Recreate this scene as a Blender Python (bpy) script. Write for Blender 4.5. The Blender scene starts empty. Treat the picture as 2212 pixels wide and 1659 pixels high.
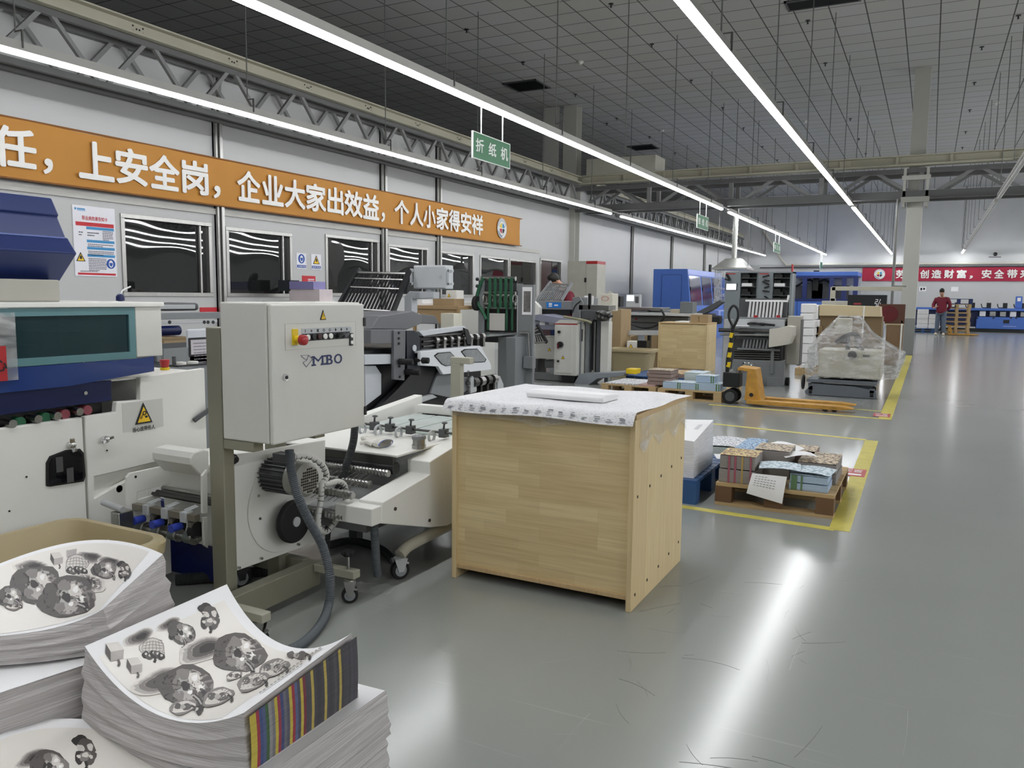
import bpy, bmesh, math, random
from mathutils import Matrix, Vector, Euler
random.seed(7)
S = bpy.context.scene
COL = S.collection
# ------------------------------------------------------------------ camera
F, CX, CY, CAM_H = 1730.0, 1106.0, 829.5, 1.28
yv = Vector(((2010-CX)/F, (649-CY)/F, 1)).normalized()          # vanishing point of the hall's length
h2 = Vector(((2010-CX-1000)/F, (649-CY-11)/F, 1))
up_ = h2.cross(yv).normalized()
if up_.y > 0: up_ = -up_
xv = yv.cross(up_).normalized()
if xv.x < 0: xv = -xv
RW = Matrix((xv, yv, up_))
cam = bpy.data.cameras.new('camera'); camo = bpy.data.objects.new('camera', cam); COL.objects.link(camo)
cam.sensor_fit = 'HORIZONTAL'; cam.sensor_width = 36; cam.lens = F/2212*36; cam.clip_end = 200; cam.clip_start = .02
m4 = Matrix.Identity(4)
for i in range(3):
    m4[i][0] = RW[i][0]; m4[i][1] = -RW[i][1]; m4[i][2] = -RW[i][2]
m4[2][3] = CAM_H
camo.matrix_world = m4
S.camera = camo
# ------------------------------------------------------------------ world, exposure
W = bpy.data.worlds.new('world'); S.world = W; W.use_nodes = True
W.node_tree.nodes['Background'].inputs[0].default_value = (.9, .95, 1, 1)
W.node_tree.nodes['Background'].inputs[1].default_value = .02
S.view_settings.view_transform = 'Standard'; S.view_settings.look = 'None'
S.view_settings.exposure = 0.9; S.view_settings.gamma = 1; S.view_settings.use_curve_mapping = False
TUBE_POWER = 21.0
try: S.cycles.max_bounces = 9; S.cycles.diffuse_bounces = 5; S.cycles.transparent_max_bounces = 16
except Exception: pass
# ------------------------------------------------------------------ measuring helpers
def ray(px, py): return RW @ Vector(((px-CX)/F, (py-CY)/F, 1))
EYE = Vector((0, 0, CAM_H))
def hz(px, py, z=0): d = ray(px, py); return EYE + d*((z-CAM_H)/d.z)
def hx(px, py, x): d = ray(px, py); return EYE + d*(x/d.x)
def hy(px, py, y): d = ray(px, py); return EYE + d*(y/d.y)
# ------------------------------------------------------------------ materials
def lin(h):
    h = h.lstrip('#'); c = [int(h[i:i+2], 16)/255 for i in (0, 2, 4)]
    return tuple(((v/12.92) if v <= .04045 else ((v+.055)/1.055)**2.4) for v in c)+(1,)
MATS = {}
def mat(name, col, rough=.5, metal=0, var=.06, scale=6, bump=0, bscale=60, alpha=1, spec=.5, stretch=(1, 1, 1)):
    """principled surface with a little procedural unevenness"""
    if name in MATS: return MATS[name]
    m = bpy.data.materials.new(name); m.use_nodes = True; nt = m.node_tree; b = nt.nodes['Principled BSDF']
    c = lin(col) if isinstance(col, str) else col
    b.inputs['Roughness'].default_value = rough; b.inputs['Metallic'].default_value = metal
    b.inputs['Specular IOR Level'].default_value = spec
    tc = nt.nodes.new('ShaderNodeTexCoord'); mp = nt.nodes.new('ShaderNodeMapping'); mp.inputs['Scale'].default_value = stretch
    nt.links.new(tc.outputs['Object'], mp.inputs[0])
    n = nt.nodes.new('ShaderNodeTexNoise'); n.inputs['Scale'].default_value = scale; n.inputs['Detail'].default_value = 4
    nt.links.new(mp.outputs[0], n.inputs['Vector'])
    mx = nt.nodes.new('ShaderNodeMix'); mx.data_type = 'RGBA'
    mx.inputs[6].default_value = tuple(v*(1-var*2) for v in c[:3])+(1,); mx.inputs[7].default_value = tuple(min(1, v*(1+var*2)) for v in c[:3])+(1,)
    nt.links.new(n.outputs[0], mx.inputs[0]); nt.links.new(mx.outputs[2], b.inputs['Base Color'])
    if bump:
        n2 = nt.nodes.new('ShaderNodeTexNoise'); n2.inputs['Scale'].default_value = bscale
        nt.links.new(mp.outputs[0], n2.inputs['Vector'])
        bp = nt.nodes.new('ShaderNodeBump'); bp.inputs['Strength'].default_value = bump; bp.inputs['Distance'].default_value = .01
        nt.links.new(n2.outputs[0], bp.inputs['Height']); nt.links.new(bp.outputs[0], b.inputs['Normal'])
    if alpha < 1: b.inputs['Alpha'].default_value = alpha
    MATS[name] = m
    return m
def emit(name, col, s):
    if name in MATS: return MATS[name]
    m = bpy.data.materials.new(name); m.use_nodes = True; nt = m.node_tree; nt.nodes.clear()
    e = nt.nodes.new('ShaderNodeEmission'); o = nt.nodes.new('ShaderNodeOutputMaterial')
    e.inputs[0].default_value = lin(col); e.inputs[1].default_value = s; nt.links.new(e.outputs[0], o.inputs[0])
    MATS[name] = m; return m
def node_mat(name):
    m = bpy.data.materials.new(name); m.use_nodes = True; MATS[name] = m
    return m, m.node_tree, m.node_tree.nodes['Principled BSDF']
# ------------------------------------------------------------------ mesh builder
class B:
    def __init__(s, rot=0, about=(0, 0)):
        s.v = []; s.f = []; s.mi = []; s.m = 0
        s.T = Matrix.Translation((about[0], about[1], 0)) @ Matrix.Rotation(math.radians(rot), 4, 'Z') @ Matrix.Translation((-about[0], -about[1], 0)) if rot else None
    def add(s, vs, fs):
        k = len(s.v)
        for v in vs:
            v = Vector(v); s.v.append(s.T @ v if s.T else v)
        for f in fs: s.f.append([k+i for i in f]); s.mi.append(s.m)
        return s
    def box(s, x0, x1, y0, y1, z0, z1):
        if x0 > x1: x0, x1 = x1, x0
        if y0 > y1: y0, y1 = y1, y0
        if z0 > z1: z0, z1 = z1, z0
        return s.add([(x, y, z) for x in (x0, x1) for y in (y0, y1) for z in (z0, z1)],
            [(0, 1, 3, 2), (4, 6, 7, 5), (0, 4, 5, 1), (2, 3, 7, 6), (0, 2, 6, 4), (1, 5, 7, 3)])
    def bar(s, p, q, w, h=None, upv=(0, 0, 1)):
        p = Vector(p); q = Vector(q); h = h or w; d = (q-p).normalized(); u = Vector(upv)
        if abs(d.dot(u)) > .98: u = Vector((1, 0, 0))
        a = d.cross(u).normalized()*w/2; c = a.cross(d).normalized()*h/2
        vs = [e+i*a+j*c for e in (p, q) for i in (-1, 1) for j in (-1, 1)]
        return s.add(vs, [(0, 1, 3, 2), (4, 6, 7, 5), (0, 4, 5, 1), (2, 3, 7, 6), (0, 2, 6, 4), (1, 5, 7, 3)])
    def cyl(s, p, q, r, n=14, r2=None, cap=True):
        p = Vector(p); q = Vector(q); r2 = r if r2 is None else r2; d = (q-p).normalized()
        u = Vector((0, 0, 1)) if abs(d.z) < .9 else Vector((1, 0, 0))
        a = d.cross(u).normalized(); c = d.cross(a)
        vs = []
        for i in range(n):
            t = 2*math.pi*i/n; o = a*math.cos(t)+c*math.sin(t); vs += [p+o*r, q+o*r2]
        fs = [(2*i, 2*((i+1) % n), 2*((i+1) % n)+1, 2*i+1) for i in range(n)]
        if cap: fs += [tuple(2*i for i in range(n))[::-1], tuple(2*i+1 for i in range(n))]
        return s.add(vs, fs)
    def ring(s, c, axis, r, rt, n=20, k=8):
        c = Vector(c); d = Vector(axis).normalized(); u = Vector((0, 0, 1)) if abs(d.z) < .9 else Vector((1, 0, 0))
        a = d.cross(u).normalized(); b = d.cross(a); vs = []; fs = []
        for i in range(n):
            t = 2*math.pi*i/n; o = a*math.cos(t)+b*math.sin(t)
            for j in range(k):
                w = 2*math.pi*j/k; vs.append(c+o*(r+rt*math.cos(w))+d*rt*math.sin(w))
        for i in range(n):
            for j in range(k): fs.append((i*k+j, ((i+1) % n)*k+j, ((i+1) % n)*k+(j+1) % k, i*k+(j+1) % k))
        return s.add(vs, fs)
    def tube(s, pts, r, n=8, ribs=0, rr=0, sub=6):
        """round tube through pts (Catmull-Rom); ribs = corrugations per metre, rr their depth"""
        P = [Vector(p) for p in pts]; Q = []
        E = [P[0]*2-P[1]]+P+[P[-1]*2-P[-2]]
        for i in range(1, len(E)-2):
            for k in range(sub):
                t = k/sub; a, b, c, d = E[i-1], E[i], E[i+1], E[i+2]
                Q.append(.5*((2*b)+(c-a)*t+(2*a-5*b+4*c-d)*t*t+(3*b-a-3*c+d)*t**3))
        Q.append(P[-1])
        if ribs:
            L = [0]
            for i in range(1, len(Q)): L.append(L[-1]+(Q[i]-Q[i-1]).length)
            m = max(2, int(L[-1]*ribs*2)); R2 = []; j = 0
            for i in range(m+1):
                t = L[-1]*i/m
                while j < len(L)-2 and L[j+1] < t: j += 1
                R2.append(Q[j].lerp(Q[j+1], (t-L[j])/max(1e-6, L[j+1]-L[j])))
            Q = R2
        vs = []; a = None
        for i, p in enumerate(Q):
            d = (Q[min(i+1, len(Q)-1)]-Q[max(i-1, 0)]).normalized()
            if a is None:
                u = Vector((0, 0, 1)) if abs(d.z) < .9 else Vector((1, 0, 0)); a = d.cross(u).normalized()
            a = (a-d*a.dot(d)).normalized(); c = d.cross(a); rad = r-(rr if (ribs and i % 2) else 0)
            for j in range(n):
                t = 2*math.pi*j/n; vs.append(p+(a*math.cos(t)+c*math.sin(t))*rad)
        fs = [(i*n+j, i*n+(j+1) % n, (i+1)*n+(j+1) % n, (i+1)*n+j) for i in range(len(Q)-1) for j in range(n)]
        fs += [tuple(range(n))[::-1], tuple((len(Q)-1)*n+j for j in range(n))]
        return s.add(vs, fs)
    def prism(s, poly, ax, a, b):
        """polygon in the plane across axis ax, pushed from a to b"""
        def pt(u, v, w): return {'x': (w, u, v), 'y': (u, w, v), 'z': (u, v, w)}[ax]
        n = len(poly); vs = [pt(u, v, a) for u, v in poly]+[pt(u, v, b) for u, v in poly]
        return s.add(vs, [tuple(range(n)), tuple(range(2*n-1, n-1, -1))]+[(i, n+i, n+(i+1) % n, (i+1) % n) for i in range(n)])
    def sphere(s, c, r, n=14, k=9, sc=(1, 1, 1)):
        c = Vector(c); vs = [c+Vector((0, 0, r*sc[2]))]
        for i in range(1, k):
            t = math.pi*i/k
            for j in range(n):
                w = 2*math.pi*j/n; vs.append(c+Vector((r*sc[0]*math.sin(t)*math.cos(w), r*sc[1]*math.sin(t)*math.sin(w), r*sc[2]*math.cos(t))))
        vs.append(c-Vector((0, 0, r*sc[2]))); fs = [(0, 1+j, 1+(j+1) % n) for j in range(n)]
        for i in range(k-2):
            for j in range(n): fs.append((1+i*n+j, 1+(i+1)*n+j, 1+(i+1)*n+(j+1) % n, 1+i*n+(j+1) % n))
        e = len(vs)-1; q = 1+(k-2)*n
        fs += [(e, q+(j+1) % n, q+j) for j in range(n)]
        return s.add(vs, fs)
    def face(s, *pts): return s.add(pts, [tuple(range(len(pts)))])
    def grid(s, fn, nu, nv):
        vs = [fn(i/nu, j/nv) for i in range(nu+1) for j in range(nv+1)]
        return s.add(vs, [(i*(nv+1)+j, (i+1)*(nv+1)+j, (i+1)*(nv+1)+j+1, i*(nv+1)+j+1) for i in range(nu) for j in range(nv)])
WL = {}
def mesh_obj(name, b, ms, loc, bevel=0, smooth=False, fix=True):
    me = bpy.data.meshes.new(name); me.from_pydata([v-loc for v in b.v], [], b.f)
    for m in (ms if isinstance(ms, (list, tuple)) else [ms]): me.materials.append(m)
    me.polygons.foreach_set('material_index', b.mi)
    if fix:
        bm = bmesh.new(); bm.from_mesh(me); bmesh.ops.recalc_face_normals(bm, faces=bm.faces); bm.to_mesh(me); bm.free()
    if smooth:
        me.polygons.foreach_set('use_smooth', [True]*len(me.polygons))
        try: me.set_sharp_from_angle(angle=math.radians(40))
        except Exception: pass
    o = bpy.data.objects.new(name, me); COL.objects.link(o)
    if bevel:
        md = o.modifiers.new('bevel', 'BEVEL'); md.width = bevel; md.segments = 2; md.limit_method = 'ANGLE'; md.angle_limit = math.radians(50)
    return o
def tag(o, label, cat, group=None):
    o['label'] = label; o['category'] = cat
    if group: o['group'] = group
    return o
def thing(name, label, cat, loc, group=None):
    o = bpy.data.objects.new(name, None); COL.objects.link(o); o.location = loc; o.empty_display_size = .1
    WL[o.name] = Vector(loc); return tag(o, label, cat, group)
def part(par, name, b, ms, bevel=0, smooth=False, label=None, fix=True):
    o = mesh_obj(name, b, ms, WL[par.name], bevel, smooth, fix); o.parent = par; WL[o.name] = WL[par.name]
    if label: o['label'] = label
    return o
def solo(name, label, cat, b, ms, group=None, bevel=0, smooth=False, fix=True):
    zs = min(v.z for v in b.v); c = sum(b.v, Vector())/len(b.v); loc = Vector((c.x, c.y, zs))
    o = mesh_obj(name, b, ms, loc, bevel, smooth, fix); o.location = loc; WL[o.name] = loc
    return tag(o, label, cat, group)
def struct(name, b, ms, bevel=0, smooth=False, parent=None):
    o = mesh_obj(name, b, ms, Vector() if not parent else WL[parent.name], bevel, smooth)
    WL[o.name] = Vector(); o['kind'] = 'structure'
    if parent: o.parent = parent; WL[o.name] = WL[parent.name]
    return o
def copy_tree(o, loc=None, label=None, par=None):
    c = o.copy(); COL.objects.link(c)
    if par: c.parent = par
    if loc is not None: c.location = loc
    WL[c.name] = Vector(loc) if loc is not None else WL[o.name]
    if label: c['label'] = label
    for ch in list(o.children): copy_tree(ch, None, None, c)
    return c
def text(b, body, o, u, v, h=None, w=None, bold=0, ctr=False, lift=.002, shear=0, squeeze=1):
    """lettering added to builder b: origin o (lower left), along u, upright v"""
    cu = bpy.data.curves.new('t', 'FONT'); cu.body = body; cu.size = 1; cu.resolution_u = 3; cu.shear = shear
    ob = bpy.data.objects.new('t', cu); COL.objects.link(ob)
    dg = bpy.context.evaluated_depsgraph_get(); me = bpy.data.meshes.new_from_object(ob.evaluated_get(dg))
    if len(me.vertices) == 0: return b
    xs = [q.co.x for q in me.vertices]; ys = [q.co.y for q in me.vertices]; x0, x1, y0, y1 = min(xs), max(xs), min(ys), max(ys)
    u = Vector(u).normalized(); v = Vector(v).normalized(); n = u.cross(v).normalized(); o = Vector(o)
    sy = h/(y1-y0) if h else w/(x1-x0); sx = (w/(x1-x0)) if w else sy*squeeze
    off = -(x1-x0)*sx/2 if ctr else 0
    for kk, (du, dv) in enumerate(((0, 0), (1, 0), (-1, 0), (0, 1), (0, -1), (.7, .7), (-.7, .7), (.7, -.7), (-.7, -.7))[:9 if bold else 1]):   # heavier strokes from shifted outlines
        b.add([o+u*((q.co.x-x0+du*bold)*sx+off)+v*((q.co.y-y0+dv*bold)*sy)+n*(lift+kk*sy*.0016) for q in me.vertices], [tuple(p.vertices) for p in me.polygons])
    bpy.data.objects.remove(ob); bpy.data.curves.remove(cu); bpy.data.meshes.remove(me)
    return b
def bx(*a): return B().box(*a)
X_, Y_, Z_ = Vector((1, 0, 0)), Vector((0, 1, 0)), Vector((0, 0, 1))
# ------------------------------------------------------------------ palette
WHITE_P = mat('white_machine_paint', '#e4e4de', .42, var=.03, scale=3)
CAB_P = mat('cabinet_paint', '#cfcfc8', .45, var=.02, scale=8, bump=.05, bscale=400)
GREY_P = mat('mid_grey_paint', '#7d8082', .45, var=.03)
DGREY_P = mat('dark_grey_paint', '#4e5052', .45, var=.05)
LGREY_P = mat('light_grey_paint', '#b4b7b8', .42, var=.03)
BLACK_P = mat('black_paint', '#17181a', .4, var=.15)
RUBBER = mat('black_rubber', '#141414', .75, var=.1)
STEEL = mat('steel', '#a9a9a6', .28, 1, var=.06, scale=12)
DSTEEL = mat('dark_steel', '#5a5a58', .35, 1, var=.1, scale=12)
CHROME = mat('chrome', '#d8d8d8', .1, 1, var=.02)
KHAKI_P = mat('khaki_post_paint', '#8e8c7c', .4, .35, var=.05)
BLUE_P = mat('navy_machine_paint', '#1a2c62', .35, var=.04)
BLUE_D = mat('deep_blue_paint', '#0b1b52', .35, var=.04)
RBLUE_P = mat('royal_blue_paint', '#486fbe', .4, var=.03)
LBLUE_P = mat('pale_blue_paint', '#8a9bd6', .4, var=.03)
CREAM_P = mat('cream_steel_paint', '#b5b2a0', .5, var=.05, scale=3)
PAPER = mat('white_paper', '#ebebeb', .7, var=.03, scale=2)
INK = mat('black_ink', '#1c1c1e', .6, var=.05)
RED_P = mat('red_plastic', '#a8262b', .35, var=.03)
YEL_P = mat('yellow_plastic', '#e0c21a', .4, var=.03)
GREEN_F = mat('green_belt', '#1f5a3c', .6, var=.08)
TAN_P = mat('tan_bin_plastic', '#b3a581', .45, var=.03)
CARD = mat('brown_cardboard', '#a38d6b', .8, var=.06, scale=9)
SIGNY = mat('warning_yellow', '#efc51e', .5, var=.02)
# ------------------------------------------------------------------ room shell
HC = 6.53; XP = -9.1; YB = 43.5; XR = 19.0; YF = -7.0; XO = -15.0
def floor_material():
    m, nt, b = node_mat('grey_epoxy_floor'); L = nt.links.new
    tc = nt.nodes.new('ShaderNodeTexCoord')
    def noise(sc, det=5, st=None, rot=0):
        n = nt.nodes.new('ShaderNodeTexNoise'); n.inputs['Scale'].default_value = sc; n.inputs['Detail'].default_value = det
        if st:
            mp = nt.nodes.new('ShaderNodeMapping'); mp.inputs['Scale'].default_value = st; mp.inputs['Rotation'].default_value = (0, 0, rot)
            L(tc.outputs['Object'], mp.inputs[0]); L(mp.outputs[0], n.inputs['Vector'])
        else: L(tc.outputs['Object'], n.inputs['Vector'])
        return n
    def ramp(src, p0, p1, c0, c1):
        r = nt.nodes.new('ShaderNodeValToRGB'); r.color_ramp.elements[0].position = p0; r.color_ramp.elements[1].position = p1
        r.color_ramp.elements[0].color = c0; r.color_ramp.elements[1].color = c1; L(src, r.inputs[0]); return r
    big = noise(.55, 6); r1 = ramp(big.outputs[0], .3, .7, lin('#8e918d'), lin('#959894'))
    # long thin scuffs: three directions of stretched noise, thresholded
    scr = None
    for st, ro, lo in (((.5, 26, 1), .7, .70), ((.8, 34, 1), 2.2, .72), ((.9, 22, 1), 1.45, .74)):
        n = noise(1.6, 3, st, ro); r = ramp(n.outputs[0], lo, lo+.05, (0, 0, 0, 1), (1, 1, 1, 1))
        if scr is None: scr = r.outputs[0]
        else:
            a = nt.nodes.new('ShaderNodeMath'); a.operation = 'MAXIMUM'; L(scr, a.inputs[0]); L(r.outputs[0], a.inputs[1]); scr = a.outputs[0]
    mx = nt.nodes.new('ShaderNodeMix'); mx.data_type = 'RGBA'; L(r1.outputs[0], mx.inputs[6]); mx.inputs[7].default_value = lin('#b4b7b3')
    f = nt.nodes.new('ShaderNodeMath'); f.operation = 'MULTIPLY'; f.inputs[1].default_value = .35; L(scr, f.inputs[0]); L(f.outputs[0], mx.inputs[0])
    L(mx.outputs[2], b.inputs['Base Color'])
    b.inputs['Roughness'].default_value = .18
    b.inputs['Specular IOR Level'].default_value = .55
    return m
FLOOR = floor_material()
def ceiling_material():
    m, nt, b = node_mat('ceiling_tile_grid'); L = nt.links.new
    tc = nt.nodes.new('ShaderNodeTexCoord'); mp = nt.nodes.new('ShaderNodeMapping'); L(tc.outputs['Object'], mp.inputs[0])
    mp.inputs['Location'].default_value = (.15, .1, 0)
    br = nt.nodes.new('ShaderNodeTexBrick'); br.offset = 0; br.inputs['Scale'].default_value = 1
    br.inputs['Brick Width'].default_value = .6; br.inputs['Row Height'].default_value = .6; br.inputs['Mortar Size'].default_value = .012
    br.inputs['Mortar Smooth'].default_value = .1
    br.inputs['Color1'].default_value = lin('#b6b6b2'); br.inputs['Color2'].default_value = lin('#bababa'); br.inputs['Mortar'].default_value = lin('#5a5a58')
    L(mp.outputs[0], br.inputs['Vector']); L(br.outputs['Color'], b.inputs['Base Color'])
    n = nt.nodes.new('ShaderNodeTexNoise'); n.inputs['Scale'].default_value = 90; L(tc.outputs['Object'], n.inputs['Vector'])
    bp = nt.nodes.new('ShaderNodeBump'); bp.inputs['Strength'].default_value = .12; bp.inputs['Distance'].default_value = .01; L(n.outputs[0], bp.inputs['Height']); L(bp.outputs[0], b.inputs['Normal'])
    b.inputs['Roughness'].default_value = .9; b.inputs['Specular IOR Level'].default_value = .2
    return m
CEIL = ceiling_material()
WALL = mat('white_wall_panel', '#bdbebd', .5, var=.015, scale=1.5)
WALLG = mat('grey_upper_wall', '#cfd0cf', .7, var=.03, scale=2)
WALLD = mat('dark_far_wall', '#77777a', .8, var=.03)
FRAME_A = mat('brushed_aluminium', '#a8a8a4', .35, .8, var=.08, scale=5, stretch=(4, 4, .6))
fl = struct('floor', B().box(XO, XR, YF, YB+.2, -.12, 0), FLOOR)
b = B(); r = random.Random(21)
for k in range(30):
    p = hz(r.uniform(1330, 1760), r.uniform(1190, 1655)); a = r.uniform(0, math.pi); l = r.uniform(.03, .22); w = r.choice((.0008, .001, .0015)); q = p.copy(); c_ = r.uniform(-4, 4)
    for i in range(6):
        e_ = q+Vector((math.cos(a), math.sin(a), 0))*l/6; b.bar((q.x, q.y, .0004), (e_.x, e_.y, .0004), w, .0005); q = e_; a += c_*l/6
struct('floor_scuffs', b, mat('scuff_grey', '#6c706d', .5), parent=fl)
b = B()
for k in range(14):
    p = hz(r.uniform(900, 2200), r.uniform(900, 1650)); a = r.uniform(-.5, .5)+(.3 if k % 3 else 1.5); l = r.uniform(.06, .3); q = p.copy(); c_ = r.uniform(-1, 1)
    for i in range(6):
        e_ = q+Vector((math.cos(a), math.sin(a), 0))*l/6; b.bar((q.x, q.y, .0003), (e_.x, e_.y, .0003), .0011, .0004); q = e_; a += c_*l/6
struct('floor_scratches', b, mat('scratch_pale', '#9fa29e', .45), parent=fl)
struct('ceiling', B().box(XO, XR, YF, YB+.2, HC, HC+.1), CEIL)
struct('wall_outer', B().box(XO-.2, XO, YF, YB+.2, 0, HC), WALLD)
struct('wall_right', B().box(XR, XR+.2, YF, YB+.2, 0, HC), WALL)
struct('wall_front', B().box(XO, XR, YF-.2, YF, 0, HC), WALL)
struct('wall_back', B().box(XO, XR, YB, YB+.2, 0, 3.02), WALL)
struct('wall_back_upper', B().box(XO, XR, YB-.02, YB+.2, 3.02, HC), WALLG)
# partition with the window openings
WINS = [(6.80, 8.24, 1.22, 2.26), (8.50, 9.86, 1.22, 2.23), (10.66, 12.14, 1.24, 2.28), (12.42, 13.78, 1.24, 2.23), (14.22, 15.62, 1.24, 2.20), (15.90, 17.30, 1.24, 2.19), (17.33, 18.84, 1.24, 2.18)]
DOOR = (19.06, 20.44, 0, 2.27)
ops = sorted(WINS+[DOOR])
wb = B(); y0 = YF
for a, c, z0, z1 in ops:
    if a > y0: wb.box(XP-.1, XP, y0, a, 0, 4.32)
    if z0 > 0: wb.box(XP-.1, XP, a, c, 0, z0)
    wb.box(XP-.1, XP, a, c, z1, 4.32); y0 = c
wb.box(XP-.1, XP, y0, YB, 0, 4.32)
struct('wall_left', wb, WALL)
# wavy dark window glass
def glass_material():
    m, nt, b = node_mat('dark_window_glass'); L = nt.links.new
    b.inputs['Base Color'].default_value = (.012, .013, .013, 1); b.inputs['Roughness'].default_value = .015; b.inputs['Specular IOR Level'].default_value = .8
    tc = nt.nodes.new('ShaderNodeTexCoord'); n = nt.nodes.new('ShaderNodeTexNoise'); n.inputs['Scale'].default_value = 1.3; n.inputs['Detail'].default_value = 0
    L(tc.outputs['Object'], n.inputs['Vector']); bp = nt.nodes.new('ShaderNodeBump'); bp.inputs['Strength'].default_value = .3; bp.inputs['Distance'].default_value = .03
    L(n.outputs[0], bp.inputs['Height']); L(bp.outputs[0], b.inputs['Normal']); return m
GLASS = glass_material()
def frame_rect(b, x0, x1, ya, yc, za, zc, w):
    b.box(x0, x1, ya, yc, za, za+w); b.box(x0, x1, ya, yc, zc-w, zc); b.box(x0, x1, ya, ya+w, za+w, zc-w); b.box(x0, x1, yc-w, yc, za+w, zc-w)
for i, (a, c, z0, z1) in enumerate(WINS):
    e = bpy.data.objects.new('window_%d' % (i+1), None); COL.objects.link(e); e['kind'] = 'structure'; e.location = (XP, (a+c)/2, z0); WL[e.name] = e.location.copy()
    fb = B(); frame_rect(fb, XP-.06, XP+.02, a, c, z0, z1, .055); fb.box(XP-.04, XP, c-.2, c-.17, z0+.05, z1-.05) if i in (0, 1, 2, 3) else None
    struct('window_frame', fb, FRAME_A, .004, parent=e)
    struct('window_pane', B().box(XP-.055, XP-.045, a+.05, c-.05, z0+.05, z1-.05), GLASS, parent=e)
a, c, z0, z1 = DOOR
e = bpy.data.objects.new('door_1', None); COL.objects.link(e); e['kind'] = 'structure'; e.location = (XP, (a+c)/2, 0); WL[e.name] = e.location.copy()
fb = B(); frame_rect(fb, XP-.06, XP+.02, a, c, 0, z1, .06); struct('door_frame', fb, FRAME_A, .004, parent=e)
struct('door_leaf', B().box(XP-.07, XP-.05, a+.06, (a+c)/2+.2, .06, z1-.06), mat('maroon_door', '#4a3532', .4), parent=e)
struct('door_leaf', B().box(XP-.05, XP-.04, (a+c)/2+.16, c-.06, .06, z1-.06), GLASS, parent=e)
# steel posts in front of the partition
pb = [(4.98, .10), (8.36, .10), (12.24, .10), (14.12, .10), (26.2, .1), (30.9, .1), (36, .1)]
for k, (y, w) in enumerate(pb):
    b = B(); b.box(XP, XP+.07, y-w/2, y-w/2+.035, 0, 4.3); b.box(XP, XP+.10, y-w/2+.05, y+w/2, 0, 4.3); b.box(XP+.0, XP+.03, y-w/2, y+w/2, 0, 4.3)
    struct('trim_%d' % (k+1), b, FRAME_A)
b = B(); b.box(XP, XP+.03, 5.05, 19.0, 2.38, 2.46); struct('trim_20', b, mat('grey_sill_strip', '#b9b8b2', .5))
# ------------------------------------------------------------------ columns
COLP = mat('column_grey_paint', '#bcbcb4', .55, var=.03, scale=2)
COLD = mat('column_base_grey', '#8c8e8c', .55, var=.03, scale=2)
b = B(); b.box(-.62, -.29, 21.02, 21.35, .85, HC); struct('pillar', b, COLP, .006)
struct('pillar', B().box(-.622, -.288, 21.018, 21.352, 0, .85), COLD, .006)
b = B(); b.box(-9.35, -8.95, 20.98, 21.0, 0, HC); b.box(-9.35, -8.95, 21.32, 21.34, 0, HC); b.box(-9.17, -9.14, 21.0, 21.32, 0, HC)
b.box(-9.95, -9.5, 21.0, 21.02, 3.6, HC); b.box(-9.75, -9.72, 21.02, 21.3, 3.6, HC); struct('pillar', b, COLP)
b = B(); b.box(10.2, 10.55, 21.02, 21.35, 0, HC); struct('pillar', b, COLP, .006)
# ------------------------------------------------------------------ lattice trusses with the crane beams on top
TRUSS = mat('truss_steel', '#8b8c8b', .5, .3, var=.08, scale=4)
TRUSD = mat('truss_dark_steel', '#6b6c6b', .5, .3, var=.08, scale=4)
def truss_y(y0, y1, n, nm, lab):
    t = thing(nm, lab, 'truss', (-8.95, (y0+y1)/2, 3.62))
    c = B()
    for x in (-9.0, -8.72): c.box(x-.03, x+.03, y0, y1, 4.26, 4.33); c.box(x-.03, x+.03, y0, y1, 3.64, 3.71)
    part(t, 'chord', c, TRUSD)
    d = (y1-y0)/n
    for x in (-9.0, -8.72):
        o = 0 if x < -8.9 else d*.18; w = B()
        for i in range(n):
            ya = y0+i*d+o; w.bar((x, ya, 3.68), (x, ya+d*.42, 4.3), .05, .05); w.bar((x, ya+d*.5, 4.3), (x, ya+d*.92, 3.68), .05, .05)
        part(t, 'web_bracing', w, TRUSS)
    g = B(); g.box(-9.0, -8.6, y0, y1, 4.34, 4.37); g.box(-8.75, -8.72, y0, y1, 4.37, 4.5); g.box(-8.85, -8.62, y0, y1, 4.5, 4.52)
    part(t, 'crane_beam', g, CREAM_P, label='cream painted beam along the top')
    v = B()
    for i in range(int((y1-y0)/1.5)):
        y = y0+.8+i*1.5
        for q, (dy, dz) in enumerate(((0, .03), (0, -.03), (.05, 0), (.09, 0), (.14, .03), (.14, -.03))): v.cyl((-8.719, y+dy, 4.435+dz), (-8.714, y+dy, 4.435+dz), .012, 6)
    part(t, 'punched_pattern', v, BLACK_P)
truss_y(-3, 20.6, 18, 'lattice_truss', 'long grey lattice truss with cream beam above the window wall, nearer bay')
truss_y(22.0, 42.5, 24, 'lattice_truss', 'lattice truss continuing along the left wall beyond the cross truss')
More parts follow.
